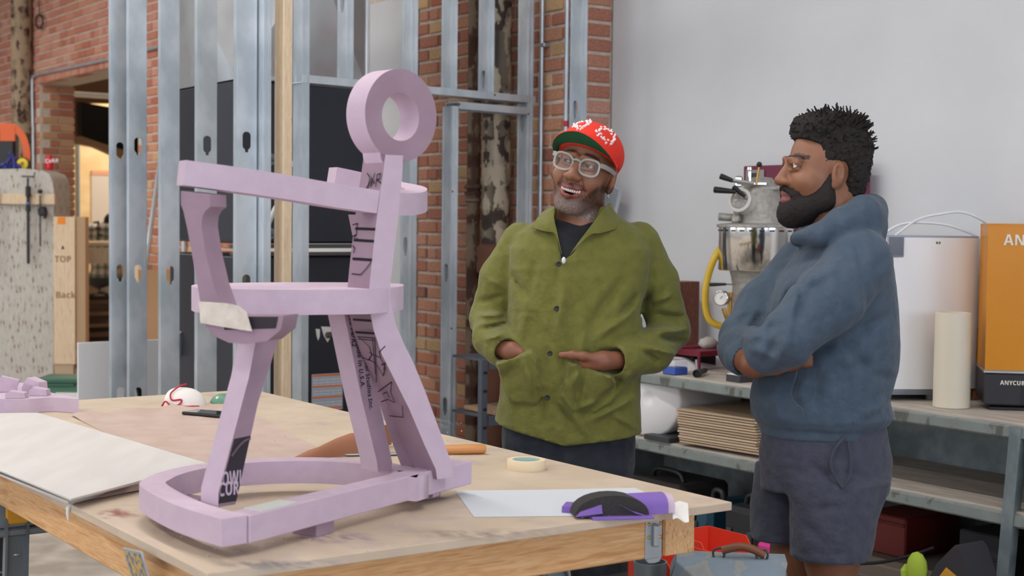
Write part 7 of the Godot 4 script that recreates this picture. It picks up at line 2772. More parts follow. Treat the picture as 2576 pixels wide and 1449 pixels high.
func man_in_cap() -> void:
	var Z := 4.3
	var o := at_z(1440, 800, Z)
	o.y = 0
	var g := thing("person", "man in a red cap, clear glasses and olive jacket with hands in pockets", "person", o)
	var P := func(u: float, v: float, dz := 0.0) -> Vector3: return at_z(u, v, Z - dz) - o
	var H := func(u: float, v: float) -> Vector2:
		var q: Vector3 = P.call(u, v, 0.15)
		return Vector2(q.x, q.y)
	var hk := 1.07
	var head := Transform3D(Basis(Vector3.UP, deg_to_rad(-17)) * Basis(Vector3.RIGHT, deg_to_rad(-5)) * Basis(Vector3.BACK, deg_to_rad(-15)), P.call(1470, 432, 0.02))
	var hinv := head.affine_inverse()
	# head, neck, hands: one skin mesh, finer for the head
	var f := Field.new()
	head_field(f, head, hk)
	# open smile: hollow between the lips
	f.hold = head
	f.egg(Vector3(0, -0.0655, 0.094) * hk, Vector3(0.024, 0.0085, 0.013) * hk, 0.004, 1, Basis.IDENTITY)
	for s in [-1.0, 1.0]:
		f.cap(Vector3(0.016 * s, -0.0650, 0.092) * hk, Vector3(0.034 * s, -0.0555, 0.074) * hk, 0.005 * hk, 0.0025 * hk, 0.004, 1)
		f.cap(Vector3(0.020 * s, -0.024, 0.094) * hk, Vector3(0.038 * s, -0.058, 0.076) * hk, 0.0022, 0.0022, 0.010, 1)   # smile folds
	f.hold = Transform3D.IDENTITY
	f.cap(head * Vector3(0, -0.05, -0.02), P.call(1462, 560, -0.02), 0.060, 0.066, 0.03)
	f.cap(P.call(1462, 545, -0.02), P.call(1460, 600, 0.0), 0.066, 0.085, 0.03)
	var base_c := rgb(138, 92, 68).srgb_to_linear()
	var paint := func(p: Vector3) -> Color:
		var q: Vector3 = (hinv * p) / hk
		var n := grain.get_noise_3d(p.x * 260.0, p.y * 260.0, p.z * 260.0)
		var n2 := grain.get_noise_3d(p.x * 30.0, p.y * 30.0, p.z * 30.0)
		var c: Color = base_c * (1.0 + 0.07 * n2)
		if q.y < -0.125 or q.z < -0.2: return c
		var ax := absf(q.x)
		# eyes
		var e := Vector2((ax - 0.032) / 0.0125, (q.y - 0.0115) / 0.0036)
		if e.length() < 1.0 and q.z > 0.078:
			var ir := Vector2(ax - 0.032 + (0.003 if q.x > 0 else -0.003), q.y - 0.0112).length()
			return rgb(26, 18, 16).srgb_to_linear() if ir < 0.0062 else rgb(168, 154, 146).srgb_to_linear()
		if e.length() < 1.35 and q.z > 0.075: return c * 0.45
		# brows
		if absf(q.y - 0.038 - 0.004 * sin(ax * 70.0)) < 0.0045 and ax > 0.013 and ax < 0.050 and q.z > 0.06: c = c.lerp(rgb(34, 26, 24).srgb_to_linear(), 0.75)
		# lips
		var lip := Vector2(q.x / 0.034, (q.y + 0.0665 - 0.010 * q.x * q.x / 0.0009 * 0.7) / 0.0185)
		if lip.length() < 1.0 and q.z > 0.07:
			c = rgb(128, 70, 62).srgb_to_linear()
			if lip.length() < 0.45 and q.z < 0.090: c = rgb(40, 16, 16).srgb_to_linear()
			return c
		# moustache and beard with grey
		var jaw: float = -0.058 - 0.02 * clampf((q.z - 0.03) / 0.07, 0.0, 1.0) + 0.042 * clampf((ax - 0.035) / 0.03, 0.0, 1.0)
		var hair := 0.0
		if q.z > -0.012 and q.y < jaw + 0.006 * n: hair = clampf((jaw - q.y) / 0.012, 0.0, 1.0)
		if q.y < -0.040 and q.y > -0.058 and ax < 0.034 and q.z > 0.07: hair = maxf(hair, 0.85 - 0.4 * absf(n))
		if ax > 0.026 and ax < 0.042 and q.y < -0.048 and q.z > 0.045: hair = maxf(hair, 0.7)
		if hair > 0.0:
			var grey := clampf((-0.078 - q.y) / 0.03, 0.0, 1.0) * clampf(0.55 + 0.9 * n, 0.0, 1.0)
			var hc := rgb(36, 28, 26).srgb_to_linear().lerp(rgb(150, 144, 140).srgb_to_linear(), grey)
			c = c.lerp(hc, hair * clampf(0.72 + 0.5 * n, 0.3, 0.95))
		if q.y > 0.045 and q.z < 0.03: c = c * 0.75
		return c
	var head_mesh := f.mesh(0.0030, paint)
	# hands
	var hf := Field.new()
	# image-left hand slides into the lower pocket
	hf.cap(P.call(1250, 872, 0.085), P.call(1285, 884, 0.114), 0.027, 0.029, 0.02)
	hf.egg(P.call(1302, 890, 0.120), Vector3(0.040, 0.026, 0.020), 0.02, 0, Basis(Vector3.BACK, -0.35))
	for k in 4:
		var kn: Vector3 = P.call(1318 + 2 * k, 886 + 9 * k, 0.124 - 0.004 * k)
		hf.chain([kn, kn + Vector3(0.020, -0.026, -0.008), kn + Vector3(0.026, -0.052, -0.022), kn + Vector3(0.024, -0.070, -0.034)], [0.0105, 0.0098, 0.009, 0.008], 0.006)
	hf.chain([P.call(1290, 884, 0.130), P.call(1310, 888, 0.136), P.call(1326, 902, 0.132)], [0.014, 0.012, 0.0095], 0.008)
	# image-right hand: back of the hand up, thumb resting along the pocket edge
	hf.cap(P.call(1556, 906, 0.132), P.call(1520, 908, 0.152), 0.026, 0.028, 0.02)
	hf.egg(P.call(1492, 911, 0.158), Vector3(0.046, 0.024, 0.019), 0.02, 0, Basis(Vector3.BACK, 0.18))
	for k in 4:
		var kn: Vector3 = P.call(1466 - 2 * k, 908 + 7 * k, 0.158 - 0.005 * k)
		hf.chain([kn, kn + Vector3(-0.024, -0.022, -0.012), kn + Vector3(-0.032, -0.048, -0.030), kn + Vector3(-0.030, -0.066, -0.044)], [0.0108, 0.0100, 0.0092, 0.008], 0.006)
	hf.chain([P.call(1498, 902, 0.166), P.call(1468, 896, 0.174), P.call(1440, 893, 0.172), P.call(1412, 893, 0.168)], [0.015, 0.0125, 0.0115, 0.0092], 0.008)
	var hp := func(p: Vector3) -> Color:
		var n2 := grain.get_noise_3d(p.x * 40.0, p.y * 40.0, p.z * 40.0)
		return rgb(132, 84, 62).srgb_to_linear() * (1.0 + 0.10 * n2)
	var hand_mesh := hf.mesh(0.0035, hp)
	var sk := skin_material("skin_brown")
	var body := part(g, "body", merged([head_mesh, hand_mesh], [sk, sk]), null)
	# teeth
	var m := mb()
	m.xf = head * Transform3D(Basis.from_scale(Vector3.ONE * hk), Vector3.ZERO)
	for k in 10:
		var x := (k - 4.5) * 0.0054
		m.box(Vector3(x, -0.0625 + x * x * 5.0, 0.0885 - x * x * 16.0), Vector3(0.0052, 0.0085, 0.005), 0.0012, Basis(Vector3.UP, x * 22.0))
	part(body, "teeth", m, mat("tooth_white", rgb(226, 218, 204), 0.3))
	# earring
	m = mb()
	var er := []
	for k in 12: er.append(Vector3(0.084, -0.046 + 0.006 * sin(TAU * k / 12.0), -0.002 + 0.006 * cos(TAU * k / 12.0)))
	m.xf = head * Transform3D(Basis.from_scale(Vector3.ONE * hk), Vector3.ZERO)
	m.tube(er, 0.0012, 6, true)
	part(g, "earring", m, M.chrome)
	cap_and_glasses(g, head, hk)
	# black T-shirt
	var tf := Field.new()
	var yv := func(v: float) -> float: return (P.call(1440, v, 0.0) as Vector3).y
	var xv := func(u: float) -> float: return (P.call(u, 800, 0.0) as Vector3).x
	tf.loft([[yv.call(700), xv.call(1448), 0.0, 0.17, 0.118], [yv.call(640), xv.call(1452), 0.0, 0.175, 0.110], [yv.call(600), xv.call(1455), -0.005, 0.16, 0.100], [yv.call(572), xv.call(1458), -0.01, 0.115, 0.088], [yv.call(556), xv.call(1460), -0.016, 0.084, 0.080], [yv.call(548), xv.call(1461), -0.02, 0.076, 0.074]], 0.02)
	part(g, "t_shirt", tf.mesh(0.008), cloth("tshirt_black", rgb(22, 24, 30), 0.3, 141))
	# jacket
	var jf := Field.new()
	var ST := []
	for a in [[1112, 1247, 1618, 0.0, 0.150], [1060, 1247, 1615, 0.0, 0.150], [1000, 1258, 1612, 0.004, 0.148], [900, 1266, 1612, 0.006, 0.145], [780, 1278, 1614, 0.002, 0.138], [690, 1278, 1628, 0.0, 0.128], [625, 1280, 1634, -0.004, 0.116], [588, 1300, 1616, -0.012, 0.104], [562, 1338, 1584, -0.018, 0.092], [540, 1372, 1550, -0.022, 0.082], [520, 1388, 1536, -0.026, 0.076]]:
		ST.append([yv.call(a[0]), (xv.call(a[1]) + xv.call(a[2])) * 0.5, a[3], (xv.call(a[2]) - xv.call(a[1])) * 0.5, a[4]])
	jf.loft(ST, 0.03, true)
	jf.chain([P.call(1312, 612, -0.03), P.call(1262, 700, -0.045), P.call(1232, 800, -0.055)], [0.062, 0.064, 0.058], 0.016)
	jf.chain([P.call(1232, 800, -0.055), P.call(1238, 850, 0.04), P.call(1260, 877, 0.090)], [0.054, 0.054, 0.047], 0.02)
	jf.chain([P.call(1606, 614, -0.03), P.call(1650, 710, -0.045), P.call(1684, 830, -0.06)], [0.066, 0.066, 0.060], 0.016)
	jf.chain([P.call(1684, 832, -0.06), P.call(1640, 885, 0.06), P.call(1572, 906, 0.120)], [0.058, 0.058, 0.050], 0.02)
	# rolled cuffs
	jf.cap(P.call(1258, 876, 0.086), P.call(1266, 880, 0.100), 0.050, 0.048, 0.006)
	jf.cap(P.call(1578, 906, 0.114), P.call(1560, 908, 0.130), 0.054, 0.051, 0.006)
	# sleeve mouths
	jf.cap(P.call(1272, 883, 0.112), P.call(1284, 890, 0.140), 0.034, 0.046, 0.004, 1)
	jf.cap(P.call(1550, 909, 0.140), P.call(1528, 910, 0.170), 0.036, 0.050, 0.004, 1)
	var pk_l := PackedVector2Array([H.call(1248, 912), H.call(1338, 880), H.call(1352, 900), H.call(1366, 1000), H.call(1350, 1018), H.call(1290, 1016), H.call(1262, 985)])
	var pk_r := PackedVector2Array([H.call(1424, 904), H.call(1535, 942), H.call(1548, 960), H.call(1545, 1010), H.call(1500, 1036), H.call(1440, 1034), H.call(1414, 1000)])
	var pk_c := PackedVector2Array([H.call(1282, 672), H.call(1363, 676), H.call(1361, 783), H.call(1292, 780)])
	var pk_d := PackedVector2Array([H.call(1478, 676), H.call(1592, 690), H.call(1588, 800), H.call(1478, 790)])
	var vneck := PackedVector2Array([H.call(1398, 480), H.call(1394, 540), H.call(1414, 658), H.call(1442, 640), H.call(1500, 560), H.call(1530, 480)])
	var edge := [Vector2(1414, 655), Vector2(1404, 780), Vector2(1388, 890), Vector2(1378, 1000), Vector2(1394, 1112)]
	var edge_x := func(y: float) -> float:
		for i in 4:
			var a: Vector2 = H.call(edge[i].x, edge[i].y)
			var b: Vector2 = H.call(edge[i + 1].x, edge[i + 1].y)
			if y <= a.y and y >= b.y: return lerpf(a.x, b.x, (y - a.y) / (b.y - a.y))
		return (H.call(1396, 1112) as Vector2).x
	var folds := []
	for a in [[1300, 840, 1345, 1000, 0.016, 0.006], [1420, 700, 1398, 860, 0.02, 0.005], [1470, 830, 1440, 980, 0.016, 0.007], [1500, 870, 1420, 960, 0.014, -0.006], [1560, 960, 1470, 1040, 0.012, -0.007], [1600, 1000, 1480, 1060, 0.012, 0.006], [1590, 930, 1540, 1010, 0.014, 0.005], [1470, 900, 1440, 1060, 0.014, -0.006], [1340, 900, 1372, 1080, 0.014, -0.005], [1330, 720, 1310, 860, 0.018, 0.005], [1350, 640, 1320, 800, 0.016, -0.004], [1570, 700, 1480, 830, 0.02, -0.005], [1600, 780, 1500, 850, 0.015, 0.006], [1610, 740, 1560, 800, 0.013, -0.008], [1290, 690, 1330, 760, 0.013, -0.006], [1420, 1000, 1470, 1090, 0.016, 0.006], [1540, 1040, 1600, 1080, 0.012, 0.005], [1270, 960, 1290, 1070, 0.014, 0.005], [1395, 1010, 1440, 1070, 0.012, -0.006], [1520, 1000, 1440, 1030, 0.010, 0.005]]:
		folds.append([P.call(a[0], a[1], 0.14), P.call(a[2], a[3], 0.15), a[4], a[5]])
	for a in [[1205, 760, 1262, 745, -0.02, 0.011, -0.006], [1200, 790, 1268, 790, 0.0, 0.010, 0.006], [1205, 825, 1275, 815, 0.02, 0.010, -0.007], [1215, 850, 1270, 838, 0.05, 0.009, 0.006], [1225, 700, 1262, 720, 0.0, 0.012, 0.005], [1725, 800, 1650, 790, -0.02, 0.012, -0.007], [1735, 830, 1650, 828, 0.0, 0.011, 0.007], [1725, 860, 1640, 845, 0.02, 0.011, -0.007], [1700, 890, 1620, 868, 0.06, 0.010, 0.007], [1660, 910, 1610, 880, 0.08, 0.010, -0.007], [1690, 740, 1640, 765, 0.0, 0.013, 0.006], [1640, 730, 1612, 800, 0.03, 0.012, -0.008]]:
		folds.append([P.call(a[0], a[1], a[4]), P.call(a[2], a[3], a[4] + 0.04), a[5], a[6]])
	var y_hem_l: float = yv.call(1058)
	var y_hem_m: float = yv.call(1104)
	var y_hem_r: float = yv.call(1082)
	var xm: float = xv.call(1420)
	var xl: float = xv.call(1247)
	var xr: float = xv.call(1612)
	var y_top: float = yv.call(510)
	var y_pkt: float = yv.call(878)
	jf.reach = 0.04
	jf.shape_more = func(p: Vector3, d: float) -> float:
		var q := Vector2(p.x, p.y)
		var e := 0.0
		if p.z > -0.03:
			for a in folds: e += a[3] * crease(p, a[0], a[1], a[2] * 0.72) * 2.8
		e += 0.0025 * grain.get_noise_3d(p.x * 22.0, p.y * 14.0, p.z * 22.0)
		if p.z > 0.07 and absf(d) < 0.06:
			if p.y < y_pkt + 0.01 and p.y > y_pkt - 0.2:
				var w := maxf(in_poly(q, pk_l), in_poly(q, pk_r))
				if w > -0.004: e += 0.030 * smoothstep(-0.002, 0.004, w) * (0.30 + 0.70 * smoothstep(y_pkt - 0.17, y_pkt - 0.06, p.y))
			elif p.y > y_pkt:
				var w := in_poly(q, pk_c)
				if w > -0.003: e += 0.0035 * smoothstep(-0.002, 0.002, w)
				w = in_poly(q, pk_d)
				if w > -0.003: e += 0.0012 * smoothstep(-0.002, 0.002, w)
			var ex: float = p.x - edge_x.call(p.y)
			if ex > -0.002 and ex < 0.06 and p.y < (H.call(1414, 656) as Vector2).y: e += 0.004 * smoothstep(-0.002, 0.002, ex) * (1.0 - smoothstep(0.02, 0.06, ex))
		d -= e
		# open neck
		if p.z > -0.02 and p.y > (H.call(1414, 664) as Vector2).y: d = maxf(d, in_poly(q, vneck))
		# hem
		var hem := lerpf(y_hem_m, y_hem_l, clampf((xm - p.x) / (xm - xl), 0.0, 1.0)) if p.x < xm else lerpf(y_hem_m, y_hem_r, clampf((p.x - xm) / (xr - xm), 0.0, 1.0))
		return maxf(d, hem - p.y)
	var olive := cloth("olive_twill", rgb(104, 104, 40), 0.3, 142)
	var jk := part(g, "jacket", jf.mesh(0.0058), olive)
	# collar leaves
	var leaf := func(rows: Array) -> void:
		var gr := []
		for r in rows:
			var row := []
			for q in r: row.append(P.call(q[0], q[1], q[2]))
			gr.append(smooth_curve(row, 4))
		var k := mb()
		var full := []
		for j in gr[0].size():
			var colm := []
			for i in gr.size(): colm.append(gr[i][j])
			full.append(smooth_curve(colm, 3))
		var turned := []
		for i in full[0].size():
			var row := []
			for j in full.size(): row.append(full[j][i])
			turned.append(row)
		k.slab_grid(turned, 0.003)
		part(jk, "collar", k, olive)
	leaf.call([[[1338, 572, 0.075], [1372, 582, 0.105], [1398, 590, 0.115], [1412, 640, 0.135]], [[1346, 556, 0.06], [1374, 560, 0.098], [1394, 562, 0.105], [1402, 585, 0.115]], [[1366, 532, 0.02], [1382, 532, 0.06], [1391, 535, 0.078], [1394, 548, 0.09]], [[1386, 520, -0.02], [1390, 520, 0.03], [1394, 522, 0.055], [1396, 530, 0.070]]])
	leaf.call([[[1434, 640, 0.138], [1482, 592, 0.120], [1512, 586, 0.112], [1548, 576, 0.080]], [[1450, 616, 0.128], [1488, 574, 0.108], [1518, 566, 0.098], [1556, 560, 0.060]], [[1480, 576, 0.106], [1502, 550, 0.088], [1524, 544, 0.070], [1548, 536, 0.020]], [[1504, 545, 0.080], [1514, 530, 0.070], [1526, 520, 0.050], [1536, 510, -0.02]]])
	# buttons
	for a in [[1405, 664, 0.143], [1400, 776, 0.152], [1383, 889, 0.170], [1377, 1000, 0.164]]:
		m = mb()
		m.lathe([Vector2(0.0, -0.004), Vector2(0.0075, -0.004), Vector2(0.0078, 0.001), Vector2(0.006, 0.0025), Vector2(0.004, 0.0012), Vector2(0.0, 0.0012)], P.call(a[0], a[1], a[2]), Basis(Vector3.RIGHT, PI / 2), 16)
		part(jk, "button", m, M.black_plastic)
	m = mb()
	m.ball(P.call(1418, 655, 0.130), Vector3(0.006, 0.010, 0.004))
	part(g, "clip_microphone", m, M.white_plastic, "small white clip-on microphone")
	# trousers and shoes
	var tr := Field.new()
	tr.loft([[0.80, xv.call(1435), 0.0, 0.185, 0.125], [0.90, xv.call(1432), 0.0, 0.192, 0.130], [1.0, xv.call(1432), 0.0, 0.185, 0.125]], 0.03)
	for s in [-1.0, 1.0]:
		tr.chain([Vector3(xv.call(1435) + 0.092 * s, 0.86, 0.0), Vector3(xv.call(1435) + 0.10 * s, 0.50, 0.02), Vector3(xv.call(1435) + 0.11 * s, 0.09, -0.02)], [0.098, 0.082, 0.068], 0.03)
	tr.reach = 0.008
	tr.shape_more = func(p: Vector3, d: float) -> float: return maxf(d - 0.006 * grain.get_noise_3d(p.x * 14.0, p.y * 5.0, p.z * 14.0), 0.05 - p.y)
	part(g, "trousers", tr.mesh(0.012), cloth("trousers_navy", rgb(34, 40, 48), 0.3, 143))
	for s in [-1.0, 1.0]:
		var sf := Field.new()
		var sx: float = xv.call(1435) + 0.12 * s
		sf.cap(Vector3(sx, 0.055, -0.05), Vector3(sx + 0.02 * s, 0.045, 0.14), 0.045, 0.04, 0.02)
		sf.reach = 0.01
		sf.shape_more = func(p: Vector3, d: float) -> float: return maxf(d, 0.004 - p.y)
		part(g, "shoe", sf.mesh(0.012), M.black_rubber)

func cap_and_glasses(g: Node3D, head: Transform3D, k: float) -> void:
	var hx := head * Transform3D(Basis.from_scale(Vector3.ONE * k), Vector3.ZERO)
	# the cap sits tipped back: its own frame
	var cf := hx * Transform3D(Basis(Vector3.RIGHT, deg_to_rad(-16)), Vector3(0, 0.054, -0.016))
	var f := Field.new()
	f.hold = Transform3D.IDENTITY
	f.egg(Vector3(0, 0.002, 0), Vector3(0.090, 0.078, 0.110), 0.01)
	f.reach = 0.004
	f.shape_more = func(p: Vector3, d: float) -> float:
		var an := atan2(p.x, p.z)
		var seam := absf(fposmod(an + PI / 6.0, PI / 3.0) - PI / 6.0)
		d += 0.0012 * exp(-pow(seam * 0.09 / 0.003, 2.0))
		return maxf(d, -0.022 - 0.10 * maxf(0.0, -p.z) - p.y)
	var cap := part(g, "cap", f.mesh(0.0045), mat("cap_red", rgb(226, 52, 34), 0.85), "", cf)
	# button on top
	var m := mb()
	m.ball(Vector3(0, 0.081, 0), Vector3(0.007, 0.004, 0.007))
	part(cap, "top_button", m, M.cap_red)
	# brim: red above, green below
	var up := []
	var dn := []
	for i in 9:
		var ra := []
		var rb := []
		for j in 21:
			var a := deg_to_rad(-84.0 + 168.0 * j / 20.0)
			var inner := Vector3(sin(a) * 0.086, -0.018, cos(a) * 0.106)
			var w := pow(maxf(0.0, cos(a * 1.04)), 0.55)
			var p := inner + Vector3(sin(a) * 0.020, 0.0, 0.074 * (0.35 + 0.65 * cos(a))) * w * (i / 8.0)
			p.y += -0.020 * pow(absf(sin(a)), 1.6) * (i / 8.0) * 1.0 + 0.004 * (i / 8.0)
			ra.append(p)
			rb.append(p + Vector3(0, -0.003, 0))
		up.append(ra); dn.append(rb)
	var flip := func(gr: Array) -> Array:
		var out := []
		for r in gr:
			var q: Array = r.duplicate()
			q.reverse()
			out.append(q)
		return out
	m = mb()
	m.grid(flip.call(up))
	var under := mb()
	under.grid(dn)
	for j in 20:
		m.quad(dn[8][j], dn[8][j + 1], up[8][j + 1], up[8][j])
	part(cap, "brim", [m, under], [M.cap_red, mat("brim_green", rgb(20, 92, 58), 0.8)], "red brim with a green underside")
	# white embroidered wreaths of blobs
	mat("embroidery", rgb(240, 228, 224), 0.8)
	for w in [[deg_to_rad(34), 0.030, 0.030], [deg_to_rad(-22), 0.040, 0.026]]:
		m = mb()
		for n in 26:
			var t := TAU * n / 26.0
			var rr: float = w[2] * (0.85 if n % 2 else 1.1) * (0.8 if n % 3 == 0 else 1.0)
			var an: float = w[0] + cos(t) * rr / 0.095
			var yy: float = w[1] + sin(t) * rr * 0.75
			var s := sqrt(maxf(0.02, 1.0 - pow(yy / 0.078, 2.0)))
			var p := Vector3(sin(an) * 0.0905 * s, yy + 0.002, cos(an) * 0.1105 * s)
			m.ball(p, Vector3(0.0042, 0.0035, 0.0042), Basis(Vector3.UP, t), 8)
			if n % 2 == 0:
				m.ball(p * 0.996 + Vector3(0.003 * cos(t * 3), 0.005 * sin(t * 2), 0), Vector3(0.003, 0.0045, 0.003), Basis(Vector3.UP, t), 8)
		part(cap, "embroidery", m, M.embroidery, "white stitched wreath of letters")
	# clear acrylic glasses
	var gl := Node3D.new()
	gl.name = "glasses"
	g.add_child(gl)
	gl.transform = hx * Transform3D(Basis.IDENTITY, Vector3(0, 0.010, 0.103))
	var acry := mat("clear_acrylic", Color(0.72, 0.72, 0.70, 0.55), 0.4)
	acry.transparency = BaseMaterial3D.TRANSPARENCY_ALPHA
	var lens := mat("lens_glass", Color(0.95, 1.0, 0.98, 0.02), 0.02)
	lens.transparency = BaseMaterial3D.TRANSPARENCY_ALPHA
	lens.metallic_specular = 0.16
	for s in [-1.0, 1.0]:
		var loop := []
		for n in 28:
			var t := TAU * n / 28.0
			var c := cos(t)
			var y := sin(t)
			var p := Vector3((0.0365 + 0.0265 * signf(c) * pow(absf(c), 0.7)) * s, 0.0215 * signf(y) * pow(absf(y), 0.75) - 0.002 + 0.003 * c * (1 if y > 0 else 0), 0.0)
			p.z = -0.004 - 2.2 * pow(maxf(0.0, absf(p.x) - 0.015), 2.0)
			loop.append(p)
		if s < 0: loop.reverse()
		m = mb()
		m.sweep(loop, [Vector2(-0.0026, -0.002), Vector2(0.0026, -0.002), Vector2(0.0026, 0.002), Vector2(-0.0026, 0.002)], Vector3.BACK, true)
		part(gl, "rim", m, acry)
		m = mb()
		var flat := []
		for p in loop: flat.append(Vector3(p.x, p.y, -0.007))
		m.prism(flat, Vector3(0, 0, -0.001), 1)
		part(gl, "lens", m, lens)
		m = mb()
		m.sweep([Vector3(0.062 * s, 0.012, -0.012), Vector3(0.074 * s, 0.012, -0.022), Vector3(0.080 * s, 0.010, -0.06), Vector3(0.084 * s, 0.006, -0.105)], [Vector2(-0.002, -0.006), Vector2(0.002, -0.006), Vector2(0.002, 0.006), Vector2(-0.002, 0.006)], Vector3.UP)
		part(gl, "temple", m, acry)
	m = mb()
	m.tube(smooth_curve([Vector3(-0.013, 0.006, -0.004), Vector3(0, 0.010, 0.0), Vector3(0.013, 0.006, -0.004)], 4), 0.0034, 8)
	part(gl, "bridge", m, acry)

func man_in_hoodie() -> void:
	var Z := 4.25
	var o := at_z(2080, 800, Z)
	o.y = 0
	var g := thing("person", "bearded man in a blue hoodie and shorts with folded arms, seen in profile", "person", o)
	var P := func(u: float, v: float, dz := 0.0) -> Vector3: return at_z(u, v, Z - dz) - o
	var yv := func(v: float) -> float: return (P.call(2080, v, 0.0) as Vector3).y
	var xv := func(u: float) -> float: return (P.call(u, 800, 0.0) as Vector3).x
	var k := 1.12
	var head := Transform3D(Basis(Vector3.UP, deg_to_rad(-78)) * Basis(Vector3.RIGHT, deg_to_rad(-2)), P.call(2064, 436, 0.0))
	var hinv := head.affine_inverse()
	var f := Field.new()
	head_field(f, head, k)
	f.cap(head * Vector3(0, -0.05, -0.035), P.call(2110, 560, 0.0), 0.070, 0.078, 0.03)
	f.cap(P.call(2110, 560, 0.0), P.call(2115, 610, 0.0), 0.078, 0.09, 0.03)
	var base_c := rgb(142, 96, 70).srgb_to_linear()
	var paint := func(p: Vector3) -> Color:
		var q: Vector3 = (hinv * p) / k
		var n := grain.get_noise_3d(p.x * 260.0, p.y * 260.0, p.z * 260.0)
		var n2 := grain.get_noise_3d(p.x * 30.0, p.y * 30.0, p.z * 30.0)
		var c: Color = base_c * (1.0 + 0.08 * n2)
		var ax := absf(q.x)
		if q.y < -0.13: return c
		var e := Vector2((ax - 0.032) / 0.0120, (q.y - 0.0125) / 0.0048)
		if e.length() < 1.0 and q.z > 0.074:
			var ir := Vector2(ax - 0.030, q.y - 0.013).length()
			return rgb(24, 16, 14).srgb_to_linear() if ir < 0.0066 else rgb(214, 206, 200).srgb_to_linear()
		if e.length() < 1.4 and q.z > 0.07: return c * 0.4
		if absf(q.y - 0.037 - 0.004 * sin(ax * 70.0)) < 0.0055 and ax > 0.012 and ax < 0.054 and q.z > 0.05: c = c.lerp(rgb(24, 18, 18).srgb_to_linear(), 0.85)
		var lip := Vector2(q.x / 0.027, (q.y + 0.066) / 0.0165)
		if lip.length() < 1.0 and q.z > 0.075: return rgb(136, 82, 78).srgb_to_linear()
		if q.y < -0.042 and q.y > -0.058 and ax < 0.036 and q.z > 0.07: c = c.lerp(rgb(30, 22, 20).srgb_to_linear(), 0.8)
		return c
	var hm := f.mesh(0.0032, paint)
	# forearm, hand, legs
	var lf := Field.new()
	lf.chain([P.call(1862, 896, 0.10), P.call(1895, 914, 0.175), P.call(1950, 918, 0.215)], [0.040, 0.037, 0.030], 0.02)
	lf.egg(P.call(1985, 908, 0.205), Vector3(0.045, 0.030, 0.018), 0.02)
	for i in 4:
		var kn: Vector3 = P.call(2000, 897 + 7 * i, 0.215)
		lf.chain([kn, kn + Vector3(0.024, 0.004, 0.006), kn + Vector3(0.040, 0.002, 0.004)], [0.0105, 0.010, 0.0088], 0.006)
	lf.chain([P.call(1975, 895, 0.21), P.call(1995, 880, 0.215), P.call(2012, 872, 0.20)], [0.013, 0.011, 0.009], 0.008)
	var leg_n: Vector3 = P.call(2092, 1400, 0.10)
	var leg_f: Vector3 = P.call(2005, 1400, -0.10)
	for a in [leg_n, leg_f]:
		lf.chain([a + Vector3(0, 0.12, 0), a, a + Vector3(0.005, -0.10, 0.0), a + Vector3(0.03, -0.20, 0), a + Vector3(0.02, -0.42, 0)], [0.080, 0.074, 0.060, 0.062, 0.042], 0.03)
	var lm := lf.mesh(0.006, func(p: Vector3) -> Color: return rgb(128, 82, 58).srgb_to_linear() * (1.0 + 0.08 * grain.get_noise_3d(p.x * 30.0, p.y * 30.0, p.z * 30.0)))
	var sk = M.skin_brown
	part(g, "body", merged([hm, lm], [sk, sk]), null)
	# beard
	var bf := Field.new()
	bf.hold = head * Transform3D(Basis.from_scale(Vector3.ONE), Vector3.ZERO)
	bf.egg(Vector3(0, -0.100, 0.052) * k, Vector3(0.052, 0.036, 0.050) * k, 0.02)
	bf.egg(Vector3(0, -0.112, 0.074) * k, Vector3(0.034, 0.030, 0.034) * k, 0.02)
	for s in [-1.0, 1.0]:
		bf.cap(Vector3(0.056 * s, -0.070, 0.012) * k, Vector3(0.034 * s, -0.092, 0.064) * k, 0.028 * k, 0.026 * k, 0.02)
		bf.cap(Vector3(0.068 * s, -0.012, -0.002) * k, Vector3(0.058 * s, -0.068, 0.014) * k, 0.009 * k, 0.024 * k, 0.015)
		bf.cap(Vector3(0.008 * s, -0.046, 0.098) * k, Vector3(0.034 * s, -0.060, 0.078) * k, 0.007 * k, 0.010 * k, 0.008)
		bf.cap(Vector3(0.034 * s, -0.060, 0.078) * k, Vector3(0.036 * s, -0.088, 0.066) * k, 0.010 * k, 0.02 * k, 0.01)
	bf.egg(Vector3(0, -0.066, 0.104) * k, Vector3(0.024, 0.017, 0.022) * k, 0.008, 1)
	bf.reach = 0.01
	bf.shape_more = func(p: Vector3, d: float) -> float: return d - 0.0035 * grain.get_noise_3d(p.x * 190.0, p.y * 190.0, p.z * 190.0) - 0.002
	var hair := mottled("hair_black", rgb(26, 21, 20), rgb(42, 35, 32), 0.9, 0.2, Vector3.ONE * 8.0)
	part(g, "beard", bf.mesh(0.0036), hair)
	# hair: a thick cap of coils with short twists standing up
	var hf := Field.new()
	hf.hold = bf.hold
	hf.egg(Vector3(0, 0.062, -0.034) * k, Vector3(0.088, 0.092, 0.100) * k, 0.02)
	hf.egg(Vector3(0, 0.110, 0.010) * k, Vector3(0.070, 0.045, 0.080) * k, 0.03)
	hf.egg(Vector3(0, 0.000, -0.070) * k, Vector3(0.078, 0.078, 0.052) * k, 0.03)
	hf.egg(Vector3(0, -0.070, -0.074) * k, Vector3(0.058, 0.050, 0.030) * k, 0.03)
	hf.reach = 0.012
